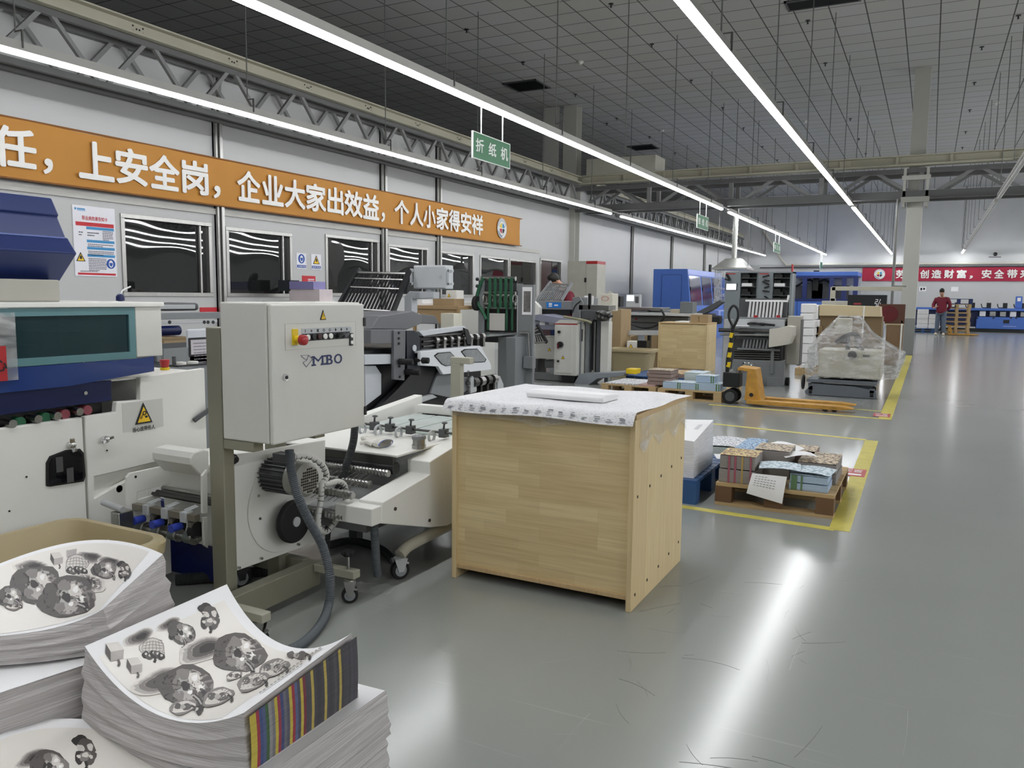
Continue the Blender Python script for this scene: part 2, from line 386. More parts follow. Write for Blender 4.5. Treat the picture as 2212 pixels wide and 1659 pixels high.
def cross_truss(x0, x1):
    t = thing('cross_truss', 'heavy grey steel truss crossing the hall under the ceiling at the pillars', 'truss', ((x0+x1)/2, 21.1, 3.6))
    c = B()
    for y in (20.92, 21.75): c.box(x0, x1, y-.05, y+.05, 4.18, 4.28); c.box(x0, x1, y-.06, y+.06, 3.62, 3.78)
    c.box(x0, x1, 20.84, 20.98, 3.6, 3.62); part(t, 'chord', c, TRUSD)
    g = B(); g.box(x0, x1, 20.75, 20.98, 4.54, 4.57); g.box(x0, x1, 20.86, 20.89, 4.37, 4.54); g.box(x0, x1, 20.72, 20.99, 4.33, 4.37)
    for i in range(int((x1-x0)/1.1)): g.box(x0+.3+i*1.1, x0+.36+i*1.1, 20.8, 20.87, 4.37, 4.54) if i % 3 else g.box(x0+.2+i*1.1, x0+.45+i*1.1, 20.82, 20.87, 4.38, 4.53)
    part(t, 'crane_beam', g, CREAM_P, label='cream painted beam along the top')
    d = 2.15; n = int((x1-x0)/d)
    for y in (20.92, 21.75):
        w = B()
        for i in range(n):
            xa = x0+i*d; w.bar((xa+.25, y, 3.74), (xa+1.0, y, 4.22), .06, .07); w.bar((xa+1.15, y, 4.22), (xa+1.9, y, 3.74), .06, .07); w.bar((xa+2.1, y, 3.7), (xa+2.1, y, 4.3), .08, .1)
        part(t, 'web_bracing', w, TRUSS)
    k = B(); k.box(-.75, -.16, 20.82, 20.86, 3.52, 3.64); k.box(-.75, -.16, 20.82, 20.86, 4.02, 4.12); k.box(-.72, -.66, 20.86, 21.4, 3.42, 4.3); k.box(-.25, -.19, 20.86, 21.4, 3.42, 4.3)
    for x in (-.6, -.32):
        for z in (3.58, 4.07): k.cyl((x, 20.81, z), (x, 20.83, z), .025, 8)
    part(t, 'pillar_clamp', k, COLP)
cross_truss(-8.9, 17)
b = B(); b.box(-8.55, -6.6, 20.76, 21.6, 4.571, 5.0); solo('duct_box', 'cream sheet metal box resting on the cross truss beside the left column', 'duct box', b, mat('cream_sheet', '#b5b3a6', .5), bevel=.01)
# ------------------------------------------------------------------ light rows: rail, tubes, hanger rods
TUBE = emit('led_tube_glow', '#fbfcff', TUBE_POWER)
TUBE_W = emit('wall_row_tube_glow', '#fbfcff', TUBE_POWER*.32)
TUBE_OFF = mat('unlit_tube_opal', '#c9c9c4', .4)
RAIL = mat('rail_white', '#c3c2bd', .45, var=.03)
ROD = mat('rod_grey', '#6f706d', .5, .4)
ROWZ = 3.5
def row(x, y0, y1, label, lit=True, off=4.97, seg=1.217, gap=True, group=None, rods=True, lit_last=0, glow=None):
    t = thing('linear_light', label, 'light', (x, (y0+y1)/2, ROWZ), group)
    r = B(); ga, gb = 20.55, 21.35
    bays = ((y0, ga), (gb, y1)) if gap else ((y0, y1),)
    for a, c in bays: r.box(x-.035, x+.035, a, c, ROWZ+.02, ROWZ+.10); r.box(x-.05, x+.05, a, c, ROWZ+.012, ROWZ+.02)
    if gap: r.box(x-.02, x+.02, ga, gb, ROWZ+.05, ROWZ+.075)
    part(t, 'rail', r, RAIL)
    k0 = math.floor((y0-off)/seg)
    ys = [off+k*seg for k in range(k0, int((y1-off)/seg)+2)]
    for a, c in bays:
        cuts = sorted(set([a, c]+[y for y in ys if a+.3 < y < c-.3]))
        for p, q in zip(cuts, cuts[1:]):
            tb = B(); pr = [(math.cos(w)*.038, math.sin(w)*.034) for w in [math.pi+math.pi*i/6 for i in range(7)]]+[(.03, .012), (-.03, .012)]
            tb.prism([(x+u, ROWZ+v) for u, v in pr], 'y', p+.008, q-.008)
            on = lit or (q > y1-lit_last)
            part(t, 'light_tube', tb, (glow or TUBE) if on else TUBE_OFF, smooth=True)
    if rods:
        y = 1.9 if gap else y0+1
        while y < y1-.2:
            h = B(); h.cyl((x-.06, y, ROWZ+.2), (x-.06, y, HC), .008, 6); h.bar((x-.07, y, ROWZ+.2), (x+.045, y, ROWZ+.2), .012, .012); h.bar((x+.04, y, ROWZ+.2), (x+.04, y, ROWZ+.04), .012, .02)
            part(t, 'hanger_rod', h, ROD); y += 2.9
        if y1 > 40:
            h = B(); h.cyl((x, y1-.1, ROWZ+.1), (x, y1-.1, HC), .012, 6); part(t, 'hanger_rod', h, BLACK_P)
row(-7.73, -4, 43.2, 'row of lit ceiling tubes nearest the window wall', glow=TUBE_W)
row(-4.78, -4, 43.2, 'row of lit ceiling tubes carrying the green hanging signs')
row(-1.80, -4, 43.2, 'row of lit ceiling tubes over the yellow taped floor edge')
row(1.18, -4, 43.2, 'row of mostly unlit ceiling tubes at right over the aisle', lit=False, lit_last=2.2)
for k, x in enumerate((4.2, 7.2, 10.2, 13.2)):
    row(x, -4, 43.2, 'row of ceiling tubes right of the aisle, outside the frame', gap=False, seg=23.6, rods=False, group='ceiling tube rows outside the frame')
# ------------------------------------------------------------------ ceiling fittings
def sprinkler(p):
    b = B(); b.cyl((p.x, p.y, HC), (p.x, p.y, HC-.012), .045, 12); b.cyl((p.x, p.y, HC-.012), (p.x, p.y, HC-.06), .012, 8); b.cyl((p.x, p.y, HC-.06), (p.x, p.y, HC-.066), .022, 10); return b
sp = None
SPX = [(1008, 60), (1130, 131), (1243, 200), (1311, 263), (1403, 292), (1458, 327), (1506, 355), (1332, 252), (1408, 92), (1493, 170), (1561, 229), (1606, 273), (1647, 313), (1679, 342), (1745, 41), (1783, 133), (1837, 253), (1855, 296), (1870, 328), (2121, 98), (2105, 175), (2095, 234), (2086, 281), (2079, 315), (1320, 5), (278, 50), (530, 137), (683, 189), (830, 242), (955, 287), (1137, 347), (2200, 30)]
for px, py in SPX:
    p = hz(px, py+3, HC)
    if sp is None: sp = solo('sprinkler', 'small black fire sprinkler head on the tiled ceiling', 'sprinkler', sprinkler(p), BLACK_P, group='sprinkler heads in the ceiling'); p0 = p.copy()
    else: copy_tree(sp, sp.location+(p-p0))
det = None
for px, py, lab in ((1254, 133, 'white smoke detector on the ceiling right of the square vent'), (1740, 261, 'white smoke detector on the ceiling right of the third light row'), (1430, 281, 'white smoke detector on the ceiling above the narrow dark vent'), (2153, 221, 'white smoke detector on the ceiling right of the pillar')):
    p = hz(px, py, HC)
    b = B(); b.cyl((p.x, p.y, HC), (p.x, p.y, HC-.03), .07, 14); b.cyl((p.x, p.y, HC-.03), (p.x, p.y, HC-.06), .05, 14, .035)
    solo('smoke_detector', lab, 'smoke detector', b, WHITE_P, smooth=True)
VENTD = mat('vent_dark', '#1f2022', .6)
for (c4, lab) in ((((1090, 182), (1142, 172), (1187, 187), (1128, 196)), 'square dark ceiling vent above the folding machine sign'), (((1360, 318), (1408, 311), (1421, 318), (1372, 324)), 'narrow dark ceiling vent beside the left column'), (((1693, 11), (1832, -9), (1830, 1), (1696, 16)), 'slotted dark ceiling vent at the top right of the ceiling')):
    P = [hz(x, y, HC) for x, y in c4]; x0 = min(p.x for p in P); x1 = max(p.x for p in P); ya = min(p.y for p in P); yc = max(p.y for p in P)
    if x1-x0 > 1.3: x1 = x0+1.2
    if 'slotted' in lab: ya, yc = 15.4, 15.9; x0, x1 = -2.63, -1.4
    t = thing('ceiling_vent', lab, 'vent', ((x0+x1)/2, (ya+yc)/2, HC-.03))
    b = B(); b.box(x0, x1, ya, ya+.04, HC-.03, HC); b.box(x0, x1, yc-.04, yc, HC-.03, HC); b.box(x0, x0+.04, ya, yc, HC-.03, HC); b.box(x1-.04, x1, ya, yc, HC-.03, HC); part(t, 'frame', b, DGREY_P)
    b = B(); n = 14
    for i in range(n): q = ya+(yc-ya)*(i+.5)/n; b.box(x0+.04, x1-.04, q-.006, q+.006, HC-.025, HC-.005)
    b.box(x0+.04, x1-.04, ya+.04, yc-.04, HC-.004, HC); part(t, 'slats', b, VENTD)
# ------------------------------------------------------------------ hanging signs
SGN = mat('sign_green', '#3f7a55', .5, var=.02)
LET = mat('sign_letter_white', '#e6ece6', .5, var=.01)
def hsign(y0, y1, z0, z1, body, lab, x=-4.78):
    t = thing('hanging_sign', lab, 'sign', (x, (y0+y1)/2, z0))
    bd = part(t, 'board', B().box(x-.008, x+.008, y0, y1, z0, z1), SGN)
    b = B(); frame_rect(b, x-.011, x+.011, y0-.006, y1+.006, z0-.006, z1+.006, .01); part(bd, 'edge_trim', b, LET)
    for y in (y0+(y1-y0)*.22, y0+(y1-y0)*.8):
        b = B(); b.cyl((x, y, z1), (x, y, ROWZ-.03), .008, 6); b.ring((x, y, z1-.02), (1, 0, 0), .018, .005, 10, 5); part(t, 'hanger', b, LET)
    if body:
        b = B(); n = len(body); d = (y1-y0)/n
        for i, ch in enumerate(body): text(b, ch, (x+.009, y0+d*(i+.5), z0+(z1-z0)*.28), (0, 1, 0), (0, 0, 1), h=(z1-z0)*.5, w=d*.6, bold=.022, ctr=True)
        part(bd, 'lettering', b, LET, fix=False)
hsign(8.17, 9.08, 2.86, 3.155, '折纸机', 'green hanging sign reading folding machine, nearest of the hanging signs')
hsign(18.2, 19.2, 2.86, 3.16, '锁线机', 'green hanging sign second from the camera, in front of the truss')
hsign(28.2, 29.5, 2.86, 3.16, '骑订机', 'small distant green hanging sign before the grey upper wall')
hsign(41.0, 41.9, 2.75, 3.05, '', 'tiny farthest hanging sign near the end of its light row')
# ------------------------------------------------------------------ banners
ORA = mat('orange_banner_cloth', '#b9802f', .65, var=.05, scale=1.6, bump=.25, bscale=2.2)
REDB = mat('red_banner_cloth', '#a9203f', .65, var=.05, scale=1.4, bump=.2, bscale=2)
BLET = mat('banner_letter_white', '#ecebe6', .6, var=.01)
def emblem(t, c, u, v, r):
    c = Vector(c); u = Vector(u); v = Vector(v); n = u.cross(v)
    def disc(b, r0, r1, a0, a1, l, k=24):
        P = [c+n*l+(u*math.cos(a)+v*math.sin(a))*q for q in ((r0, r1) if r0 else (r1,)) for a in [a0+(a1-a0)*i/k for i in range(k+1)]]
        if r0: b.add(P, [(i, i+1, k+2+i, k+1+i) for i in range(k)])
        else: b.add([c+n*l]+P, [(0, i+1, i+2) for i in range(k)])
    g = B(); disc(g, 0, r, 0, 2*math.pi, .006); t = part(t, 'emblem_disc', g, BLET, fix=False)
    q = B(); disc(q, r*.93, r*.97, 0, 2*math.pi, .009); disc(q, r*.66, r*.69, 0, 2*math.pi, .009)
    for i in range(26):
        a = math.pi*(1.12+.76*i/25) if i < 13 else math.pi*(.12+.76*(i-13)/12); disc(q, r*.74, r*.86, a, a+.1, .009, 2)
    part(t, 'emblem_ring', q, mat('emblem_slate', '#5b6e8c', .6), fix=False)
    for k, (a0, cl) in enumerate(((90, '#d9c433'), (0, '#2b86b9'), (180, '#a8203a'), (270, '#23232b'))):
        p = B(); disc(p, r*.1, r*.52, math.radians(a0+8), math.radians(a0+82), .009, 8); part(t, 'emblem_quarter', p, mat('emblem_%d_' % k, cl, .6), fix=False)
t = thing('banner', 'long orange cloth banner with white characters over the windows', 'banner', (XP+.12, 10, 2.5))
x = XP+.11
b = B(); b.grid(lambda a, c: (x+.012*math.sin(a*23)*math.sin(c*3.1)+.008*math.sin(a*61), 2.0+(17.70-2.0)*a, 2.50+.645*c+.008*math.sin(a*40)), 120, 4); part(t, 'cloth', b, ORA, smooth=True, fix=False)
b = B(); b.cyl((x, 1.9, 3.15), (x, 17.78, 3.15), .012, 8); b.cyl((x, 1.9, 2.50), (x, 17.78, 2.50), .012, 8); part(t, 'hem_rod', b, mat('brown_rod', '#8a5a2b', .5))
b = B(); xl = x+.022
def ch(c, p0, p1, zc=.5, hh=.42, z0=2.62):
    ya = hx(p0, 400, XP+.11).y; yc = hx(p1, 400, XP+.11).y
    if c == '，': text(b, c, (xl, ya, 2.60), (0, 1, 0), (0, 0, 1), h=.16, w=yc-ya, bold=.02)
    else: text(b, c, (xl, ya, z0), (0, 1, 0), (0, 0, 1), h=.42, w=yc-ya, bold=.03)
for c, p0, p1 in (('任', -14, 77), ('，', 94, 112), ('上', 171, 243), ('安', 250, 316), ('全', 322, 384), ('岗', 393, 446), ('，', 459, 472), ('企', 511, 558), ('业', 564, 608), ('大', 613, 655), ('家', 659, 700), ('出', 705, 738), ('效', 742, 779), ('益', 782, 815), ('，', 821, 828), ('个', 850, 880), ('人', 884, 911), ('小', 913, 938), ('家', 941, 966), ('得', 968, 991), ('安', 994, 1016), ('祥', 1018, 1041)): ch(c, p0, p1)
part(t, 'lettering', b, BLET, fix=False)
emblem(t, (xl+.004, hx(1082, 498, x).y, 2.84), (0, 1, 0), (0, 0, 1), .235)
t = thing('banner', 'red cloth banner with white characters on the far wall', 'banner', (1, YB-.06, 2.2))
yb = YB-.05
b = B(); b.grid(lambda a, c: (-3.07+9.0*a, yb-.012*math.sin(a*31)*math.sin(c*3), 2.20+.66*c), 60, 4); part(t, 'cloth', b, REDB, smooth=True, fix=False)
b = B()
for c, p0, p1 in (('劳', 1936, 1955), ('动', 1962, 1981), ('创', 1988, 2006), ('造', 2013, 2033), ('财', 2040, 2060), ('富', 2067, 2087), ('，', 2095, 2101), ('安', 2121, 2141), ('全', 2148, 2168), ('带', 2176, 2197), ('来', 2204, 2224)):
    xa = hy(p0, 592, yb).x; xc = hy(p1, 592, yb).x
    text(b, c, (xa, yb-.03, 2.34 if c != '，' else 2.32), X_, Z_, h=.38 if c != '，' else .13, w=xc-xa, bold=.03)
part(t, 'lettering', b, BLET, fix=False)
emblem(t, (hy(1900, 592, yb).x, yb-.03, 2.53), X_, Z_, .25)
# ------------------------------------------------------------------ wall notices
RED_I = mat('notice_red', '#c22b35', .6); BLU_I = mat('notice_blue', '#3f8fc4', .6); DBL_I = mat('notice_navy', '#1e4fa0', .6); PLATE = mat('notice_white', '#e4e4ea', .45, var=.02)
def rect(b, x, y0, y1, z0, z1): b.box(x, x+.0015, y0, y1, z0, z1)
def lines(b, x, y0, y1, z1, n, dz, hgt=.012, seed=1):
    r = random.Random(seed)
    for i in range(n):
        z = z1-i*dz; yy = y0
        end = y1 if i < n-1 else y0+(y1-y0)*.6
        while yy < end-.01:
            w = min(r.uniform(.012, .03), end-yy); rect(b, x, yy, yy+w*.8, z-hgt, z); yy += w
xw = XP+.012
y0 = hx(154, 440, XP).y; y1 = hx(252, 590, XP).y
t = thing('notice_board', 'large white hazard notice with red and blue bands left of the first window', 'notice', (XP, (y0+y1)/2, 1.47))
z0, z1 = 1.46, 2.30; H_ = z1-z0; W_ = y1-y0
part(t, 'plate', B().box(XP, xw, y0, y1, z0, z1), PLATE, .003)
b = B(); text(b, '职业病危害告知卡', (xw, y0+.21*W_, z0+.80*H_), Y_, Z_, h=.05, w=.6*W_, bold=.015); rect(b, xw, y0+.06*W_, y1-.04*W_, z0+.715*H_, z0+.77*H_); rect(b, xw, y0+.06*W_, y1-.04*W_, z0+.02*H_, z0+.05*H_); part(t, 'red_print', b, RED_I, fix=False)
b = B()
for f, a in ((.685, .3), (.50, .3), (.40, .3), (.295, .3)): rect(b, xw, y0+a*W_, y1-.04*W_, z0+f*H_-.012, z0+f*H_+.02)
rect(b, xw, y0+.05*W_, y0+.09*W_, z0+.935*H_, z0+.965*H_); lines(b, xw, y0+.11*W_, y0+.44*W_, z0+.962*H_, 1, .03, .022, 6); lines(b, xw, y0+.11*W_, y0+.44*W_, z0+.93*H_, 1, .03, .006, 7)
part(t, 'blue_print', b, BLU_I, fix=False)
b = B(); lines(b, xw, y0+.12*W_, y0+.24*W_, z0+.63*H_, 2, .03, seed=2); lines(b, xw, y0+.32*W_, y0+.6*W_, z0+.63*H_, 2, .03, seed=3); lines(b, xw, y0+.68*W_, y1-.06*W_, z0+.66*H_, 6, .02, .009, 4)
for k, (f, n) in enumerate(((.465, 2), (.365, 3), (.26, 8))): lines(b, xw, y0+.32*W_, y1-(.06 if k < 2 else .25)*W_, z0+f*H_, n, .02, .009, 5+k)
lines(b, xw, y0+.12*W_, y1-.2*W_, z0+.075*H_, 1, .02, .008, 9); part(t, 'small_print', b, mat('print_grey', '#4a4a55', .7), fix=False)
def tri_sign(t, c, u, v, s, nm='warning_triangle', glyph=None, hs=1.0):
    c = Vector(c); u = Vector(u).normalized(); v = Vector(v).normalized(); n = u.cross(v)
    k = B(); P = [(-.5, -.42*hs), (.5, -.42*hs), (0, .5*hs)]
    k.add([c+u*a*s+v*d*s+n*.001 for a, d in P]+[c+u*a*s+v*d*s+n*.003 for a, d in P], [(0, 1, 2), (5, 4, 3), (0, 3, 4, 1), (1, 4, 5, 2), (2, 5, 3, 0)]); tp = part(t, nm, k, INK); t = tp if t.parent is None else t
    k = B(); k.add([c+u*a*s*.74+v*(d*.74-.045)*s+n*.0042 for a, d in P], [(0, 1, 2)]); part(t, 'yellow_field', k, SIGNY, fix=False)
    if glyph:
        k = B(); k.add([c+u*a*s+v*d*s+n*.0056 for a, d in glyph], [tuple(range(len(glyph)))]); part(t, 'pictogram', k, INK, fix=False)
BOLT = [(.05, .25), (-.08, -.02), (0, -.02), (-.04, -.26), (.1, .04), (.01, .04), (.09, .25)]
EAR = [(-.12, .05), (.0, .2), (.12, .05), (.12, -.25), (0, -.15), (-.12, -.25)]
tri_sign(t, (xw, y0+.14*W_, z0+.27*H_), Y_, Z_, .12, glyph=EAR)
def ear_disc(t, c, r):
    b = B(); c = Vector(c); b.cyl(c, c+X_*.002, r, 24); t = part(t, 'blue_disc', b, DBL_I)
    b = B(); k = c+X_*.0035; b.add([k+Y_*r*.5*math.cos(a)+Z_*(r*.75*math.sin(a)-r*.02) for a in [i*math.pi/8 for i in range(16)]], [tuple(range(16))]); part(t, 'head_pictogram', b, PLATE, fix=False)
    b = B(); k = c+X_*.005
    b.add([k+Y_*y*r+Z_*z*r for y, z in ((-.36, .2), (.36, .2), (.36, -.1), (.15, -.5), (-.15, -.5), (-.36, -.1))], [tuple(range(6))]); part(t, 'face_pictogram', b, DBL_I, fix=False)
ear_disc(t, (xw, y1-.15*W_, z0+.19*H_), .06)
for (pa, pb_, za, zb, lab, kind) in ((639, 660, 1.68, 1.93, 'small blue ear protection sign on wall between second and third windows', 'ear'), (671, 692, 1.68, 1.93, 'small yellow noise warning sign on wall between second and third windows', 'tri')):
    ya = hx(pa, 540, XP).y; yc = hx(pb_, 540, XP).y
    t = thing('wall_sign', lab, 'sign', (XP, (ya+yc)/2, za)); part(t, 'plate', B().box(XP, xw, ya, yc, za, zb), PLATE)
    if kind == 'ear': ear_disc(t, (xw, (ya+yc)/2, za+.16), .075)
    else: tri_sign(t, (xw, (ya+yc)/2, za+.155), Y_, Z_, .16, glyph=EAR)
    b = B(); rect(b, xw, ya+.01, yc-.01, za+.015, za+.06); part(t, 'caption_bar', b, DBL_I)
    b = B(); text(b, '必须戴护耳器' if kind == 'ear' else '噪声有害', (xw+.002, ya+.025, za+.022), Y_, Z_, h=.03, w=yc-ya-.05); part(t, 'lettering', b, PLATE, fix=False)
ya = hx(652, 590, XP).y; yc = hx(680, 590, XP).y
t = thing('wall_sign', 'small red sign low on wall between second and third windows', 'sign', (XP, (ya+yc)/2, 1.3)); part(t, 'plate', B().box(XP, xw, ya, yc, 1.42, 1.57), RED_I)
b = B(); lines(b, xw, ya+.13, yc-.03, 1.52, 3, .03, .016, 3); part(t, 'lettering', b, PLATE, fix=False)
ya = hx(425, 672, XP).y; yc = hx(460, 672, XP).y
solo('wall_sign', 'red sign with yellow lettering low on the wall under the first window', 'sign', B().box(XP, xw, 8.0, 8.3, .92, 1.07), RED_I)
# back wall pipe
b = B(); b.tube([(-7.9, YB-.1, 4.75), (-7.2, YB-.1, 3.7), (-6.72, YB-.1, 3.05), (-6.3, YB-.1, 3.02), (-3, YB-.1, 3.02), (17, YB-.1, 3.02)], .055, 8, sub=3); solo('pipe', 'cream duct pipe running along the far wall over the red banner', 'pipe', b, mat('cream_pipe', '#d0cec2', .5), smooth=True)
b = B(); b.cyl((-8, YB-.08, 2.88), (17, YB-.08, 2.88), .03, 8); solo('pipe', 'thin grey conduit on the far wall just above the red banner', 'pipe', b, DGREY_P)
ln = mat('panel_seam', '#b4b5b4', .6)
for i in range(9):
    x = 1.6+i*1.05-2.4
    if i: b = B(); b.box(x, x+.012, YB-.004, YB, 0, 1.62); b.box(x, x+.55, YB-.004, YB, 1.61, 1.62); struct('trim_%d' % (30+i), b, ln)
for px, nm in ((1993, 'white notice paper with dark lettering on the far wall left of the man'), (2062, 'blank white notice paper on the far wall right of the man')):
    p = hy(px, 626, YB); b = B(); b.box(p.x-.15, p.x+.15, YB-.01, YB-.004, 1.72, 1.93); o = solo('notice_paper', nm, 'notice', b, PAPER)
    if 'dark' in nm: q = B(); q.box(p.x-.1, p.x-.02, YB-.013, YB-.011, 1.76, 1.88); q.box(p.x+.02, p.x+.1, YB-.013, YB-.011, 1.78, 1.88); part(o, 'lettering', q, INK)
# small security camera on the far wall, bracket on the left wall
p = hy(2150, 549, YB-.2); b = B(); b.cyl((p.x, YB-.02, p.z-.05), (p.x, p.y, p.z-.02), .02, 8); b.sphere((p.x, p.y, p.z), .09); b.box(p.x-.25, p.x+.25, YB-.03, YB-.02, p.z-.14, p.z-.11); solo('security_camera', 'small black dome camera on the far wall above the red banner', 'camera', b, BLACK_P, smooth=True)
# ================================================================== foreground
def YZ(X, px, py): p = hx(px, py, X); return (p.y, p.z)
def XZ(Y, px, py): p = hy(px, py, Y); return (p.x, p.z)
def polyx(X, *pts): return [YZ(X, *p) for p in pts]
def wood_mat(name, base, dark, vert=False, bw=.27, rh=.058, seam=.1):
    m, nt, b = node_mat(name); L = nt.links.new
    tc = nt.nodes.new('ShaderNodeTexCoord'); mp = nt.nodes.new('ShaderNodeMapping'); L(tc.outputs['Object'], mp.inputs[0])
    mp.inputs['Rotation'].default_value = (math.radians(90), 0, 0) if not vert else (math.radians(90), 0, math.radians(90))
    if vert: mp.inputs['Rotation'].default_value = (0, math.radians(90), 0)
    br = nt.nodes.new('ShaderNodeTexBrick'); br.offset = .37; br.inputs['Scale'].default_value = 1; br.inputs['Brick Width'].default_value = bw; br.inputs['Row Height'].default_value = rh
    br.squash = 1.6; br.squash_frequency = 3; br.offset_frequency = 2; br.inputs['Mortar Size'].default_value = .0004; br.inputs['Bias'].default_value = -.1
    br.inputs['Color1'].default_value = lin(base); br.inputs['Color2'].default_value = lin(dark); br.inputs['Mortar'].default_value = tuple(v*(1-seam) for v in lin(dark)[:3])+(1,)
    L(mp.outputs[0], br.inputs['Vector'])
    m2 = nt.nodes.new('ShaderNodeMapping'); m2.inputs['Scale'].default_value = (2.5, 2.5, 60) if not vert else (60, 60, 2)
    L(tc.outputs['Object'], m2.inputs[0]); n = nt.nodes.new('ShaderNodeTexNoise'); n.inputs['Scale'].default_value = 1.6; n.inputs['Detail'].default_value = 5; L(m2.outputs[0], n.inputs['Vector'])
    r = nt.nodes.new('ShaderNodeValToRGB'); r.color_ramp.elements[0].position = .3; r.color_ramp.elements[0].color = (.84, .80, .73, 1); r.color_ramp.elements[1].position = .62; r.color_ramp.elements[1].color = (1, 1, 1, 1); L(n.outputs[0], r.inputs[0])
    mx = nt.nodes.new('ShaderNodeMix'); mx.data_type = 'RGBA'; mx.blend_type = 'MULTIPLY'; mx.inputs[0].default_value = .8
    L(br.outputs['Color'], mx.inputs[6]); L(r.outputs[0], mx.inputs[7]); L(mx.outputs[2], b.inputs['Base Color'])
    b.inputs['Roughness'].default_value = .55; return m
PINE = wood_mat('pine_board', '#e2cfa0', '#d2bb8c')
PINE_S = wood_mat('pine_side_board', '#dfcb9d', '#d6c093', True, 5, .19, .5)
PINE_E = mat('pine_end_grain', '#c2a67a', .6, var=.12, scale=3, stretch=(30, 30, 2))
SCREW = mat('screw_head', '#3a352c', .5, .6)
def crate(name, lab, x0, x1, y0, y1, h, group=None):
    t = thing(name, lab, 'crate', ((x0+x1)/2, (y0+y1)/2, 0), group)
    for xa, xc in ((x0, x0+.022), (x1-.022, x1)): part(t, 'side_panel', B().box(xa, xc, y0, y1, 0, h-.022), PINE_S, .002)
    part(t, 'front_panel', B().box(x0+.022, x1-.022, y0+.02, y0+.04, .05, h-.03), PINE)
    part(t, 'back_panel', B().box(x0+.022, x1-.022, y1-.03, y1-.01, .05, h-.03), PINE)
    part(t, 'bottom_rail', B().box(x0+.022, x1-.022, y0+.008, y0+.045, .045, .066), PINE_E, .003)
    part(t, 'lid_board', B().box(x0-.004, x1+.004, y0+.002, y1, h-.022, h), PINE_E, .002)
    for k in range(5):
        yy = y0+.05+k*(y1-y0-.1)/4
        for z in (.06, h*.58): part(t, 'screw', B().cyl((x1, yy, z+k*.012), (x1+.002, yy, z+k*.012), .0065, 10), SCREW)
    return t
CX0, CX1, CY0, CY1, CH = -1.865, -1.01, 3.02, 3.76, .815
crate('wooden_crate', 'large pine board crate beside the aisle with printed sheets on its lid', CX0, CX1, CY0, CY1, CH)
# printed sheets taped over its lid, front edge bent down
def drape(u, v):
    x = CX0-.03+(CX1-CX0+.03)*u+ (.03*v)
    if v < .09: y = CY0-.035+.03*(v/.09)*1.0; z = CH+.006-.05*(1-v/.09)**1.2*(.9+.1*math.sin(u*9))
    else: y = CY0-.005+(CY1-CY0-.0)*(v-.09)/.91; z = CH+.006+.003*math.sin(u*14)*math.sin(v*11)
    return (x, y, z)
def print_mat(name, dens, ink, base, sx, sy):
    m, nt, b = node_mat(name); L = nt.links.new; tc = nt.nodes.new('ShaderNodeTexCoord'); mp = nt.nodes.new('ShaderNodeMapping'); mp.inputs['Scale'].default_value = (sx, sy, sx); L(tc.outputs['Object'], mp.inputs[0])
    n = nt.nodes.new('ShaderNodeTexNoise'); n.inputs['Scale'].default_value = 1; n.inputs['Detail'].default_value = 3; L(mp.outputs[0], n.inputs['Vector'])
    r = nt.nodes.new('ShaderNodeValToRGB'); r.color_ramp.interpolation = 'LINEAR'; r.color_ramp.elements[0].position = dens; r.color_ramp.elements[0].color = lin(base); r.color_ramp.elements[1].position = dens+.03; r.color_ramp.elements[1].color = lin(ink); L(n.outputs[0], r.inputs[0]); L(r.outputs[0], b.inputs['Base Color']); b.inputs['Roughness'].default_value = .55; return m
SHEETP = print_mat('printed_cover_sheet', .56, '#bfc1c5', '#dededf', 90, 330)
b = B(); b.grid(drape, 40, 30); o = solo('printed_sheet', 'white printed sheets covering the lid of the near pine crate', 'printed sheet', b, SHEETP, smooth=True, fix=False)
b = B(); r = random.Random(4)
for i in range(16):
    u0 = .03+i*.06
    for k in range(r.choice((2, 3, 4))):
        u = u0+.004*(k % 2); v = .014+.013*k; w = r.uniform(.012, .034); h_ = .005 if (i+k) % 4 else .012
        P = [Vector(drape(a, c)) for a, c in ((u, v), (u+w, v), (u+w, v+h_), (u, v+h_))]; b.face(*[p+Vector((0, -.0025, .0015)) for p in P])
part(o, 'small_print', b, mat('print_ink_grey', '#84868c', .6), fix=False)
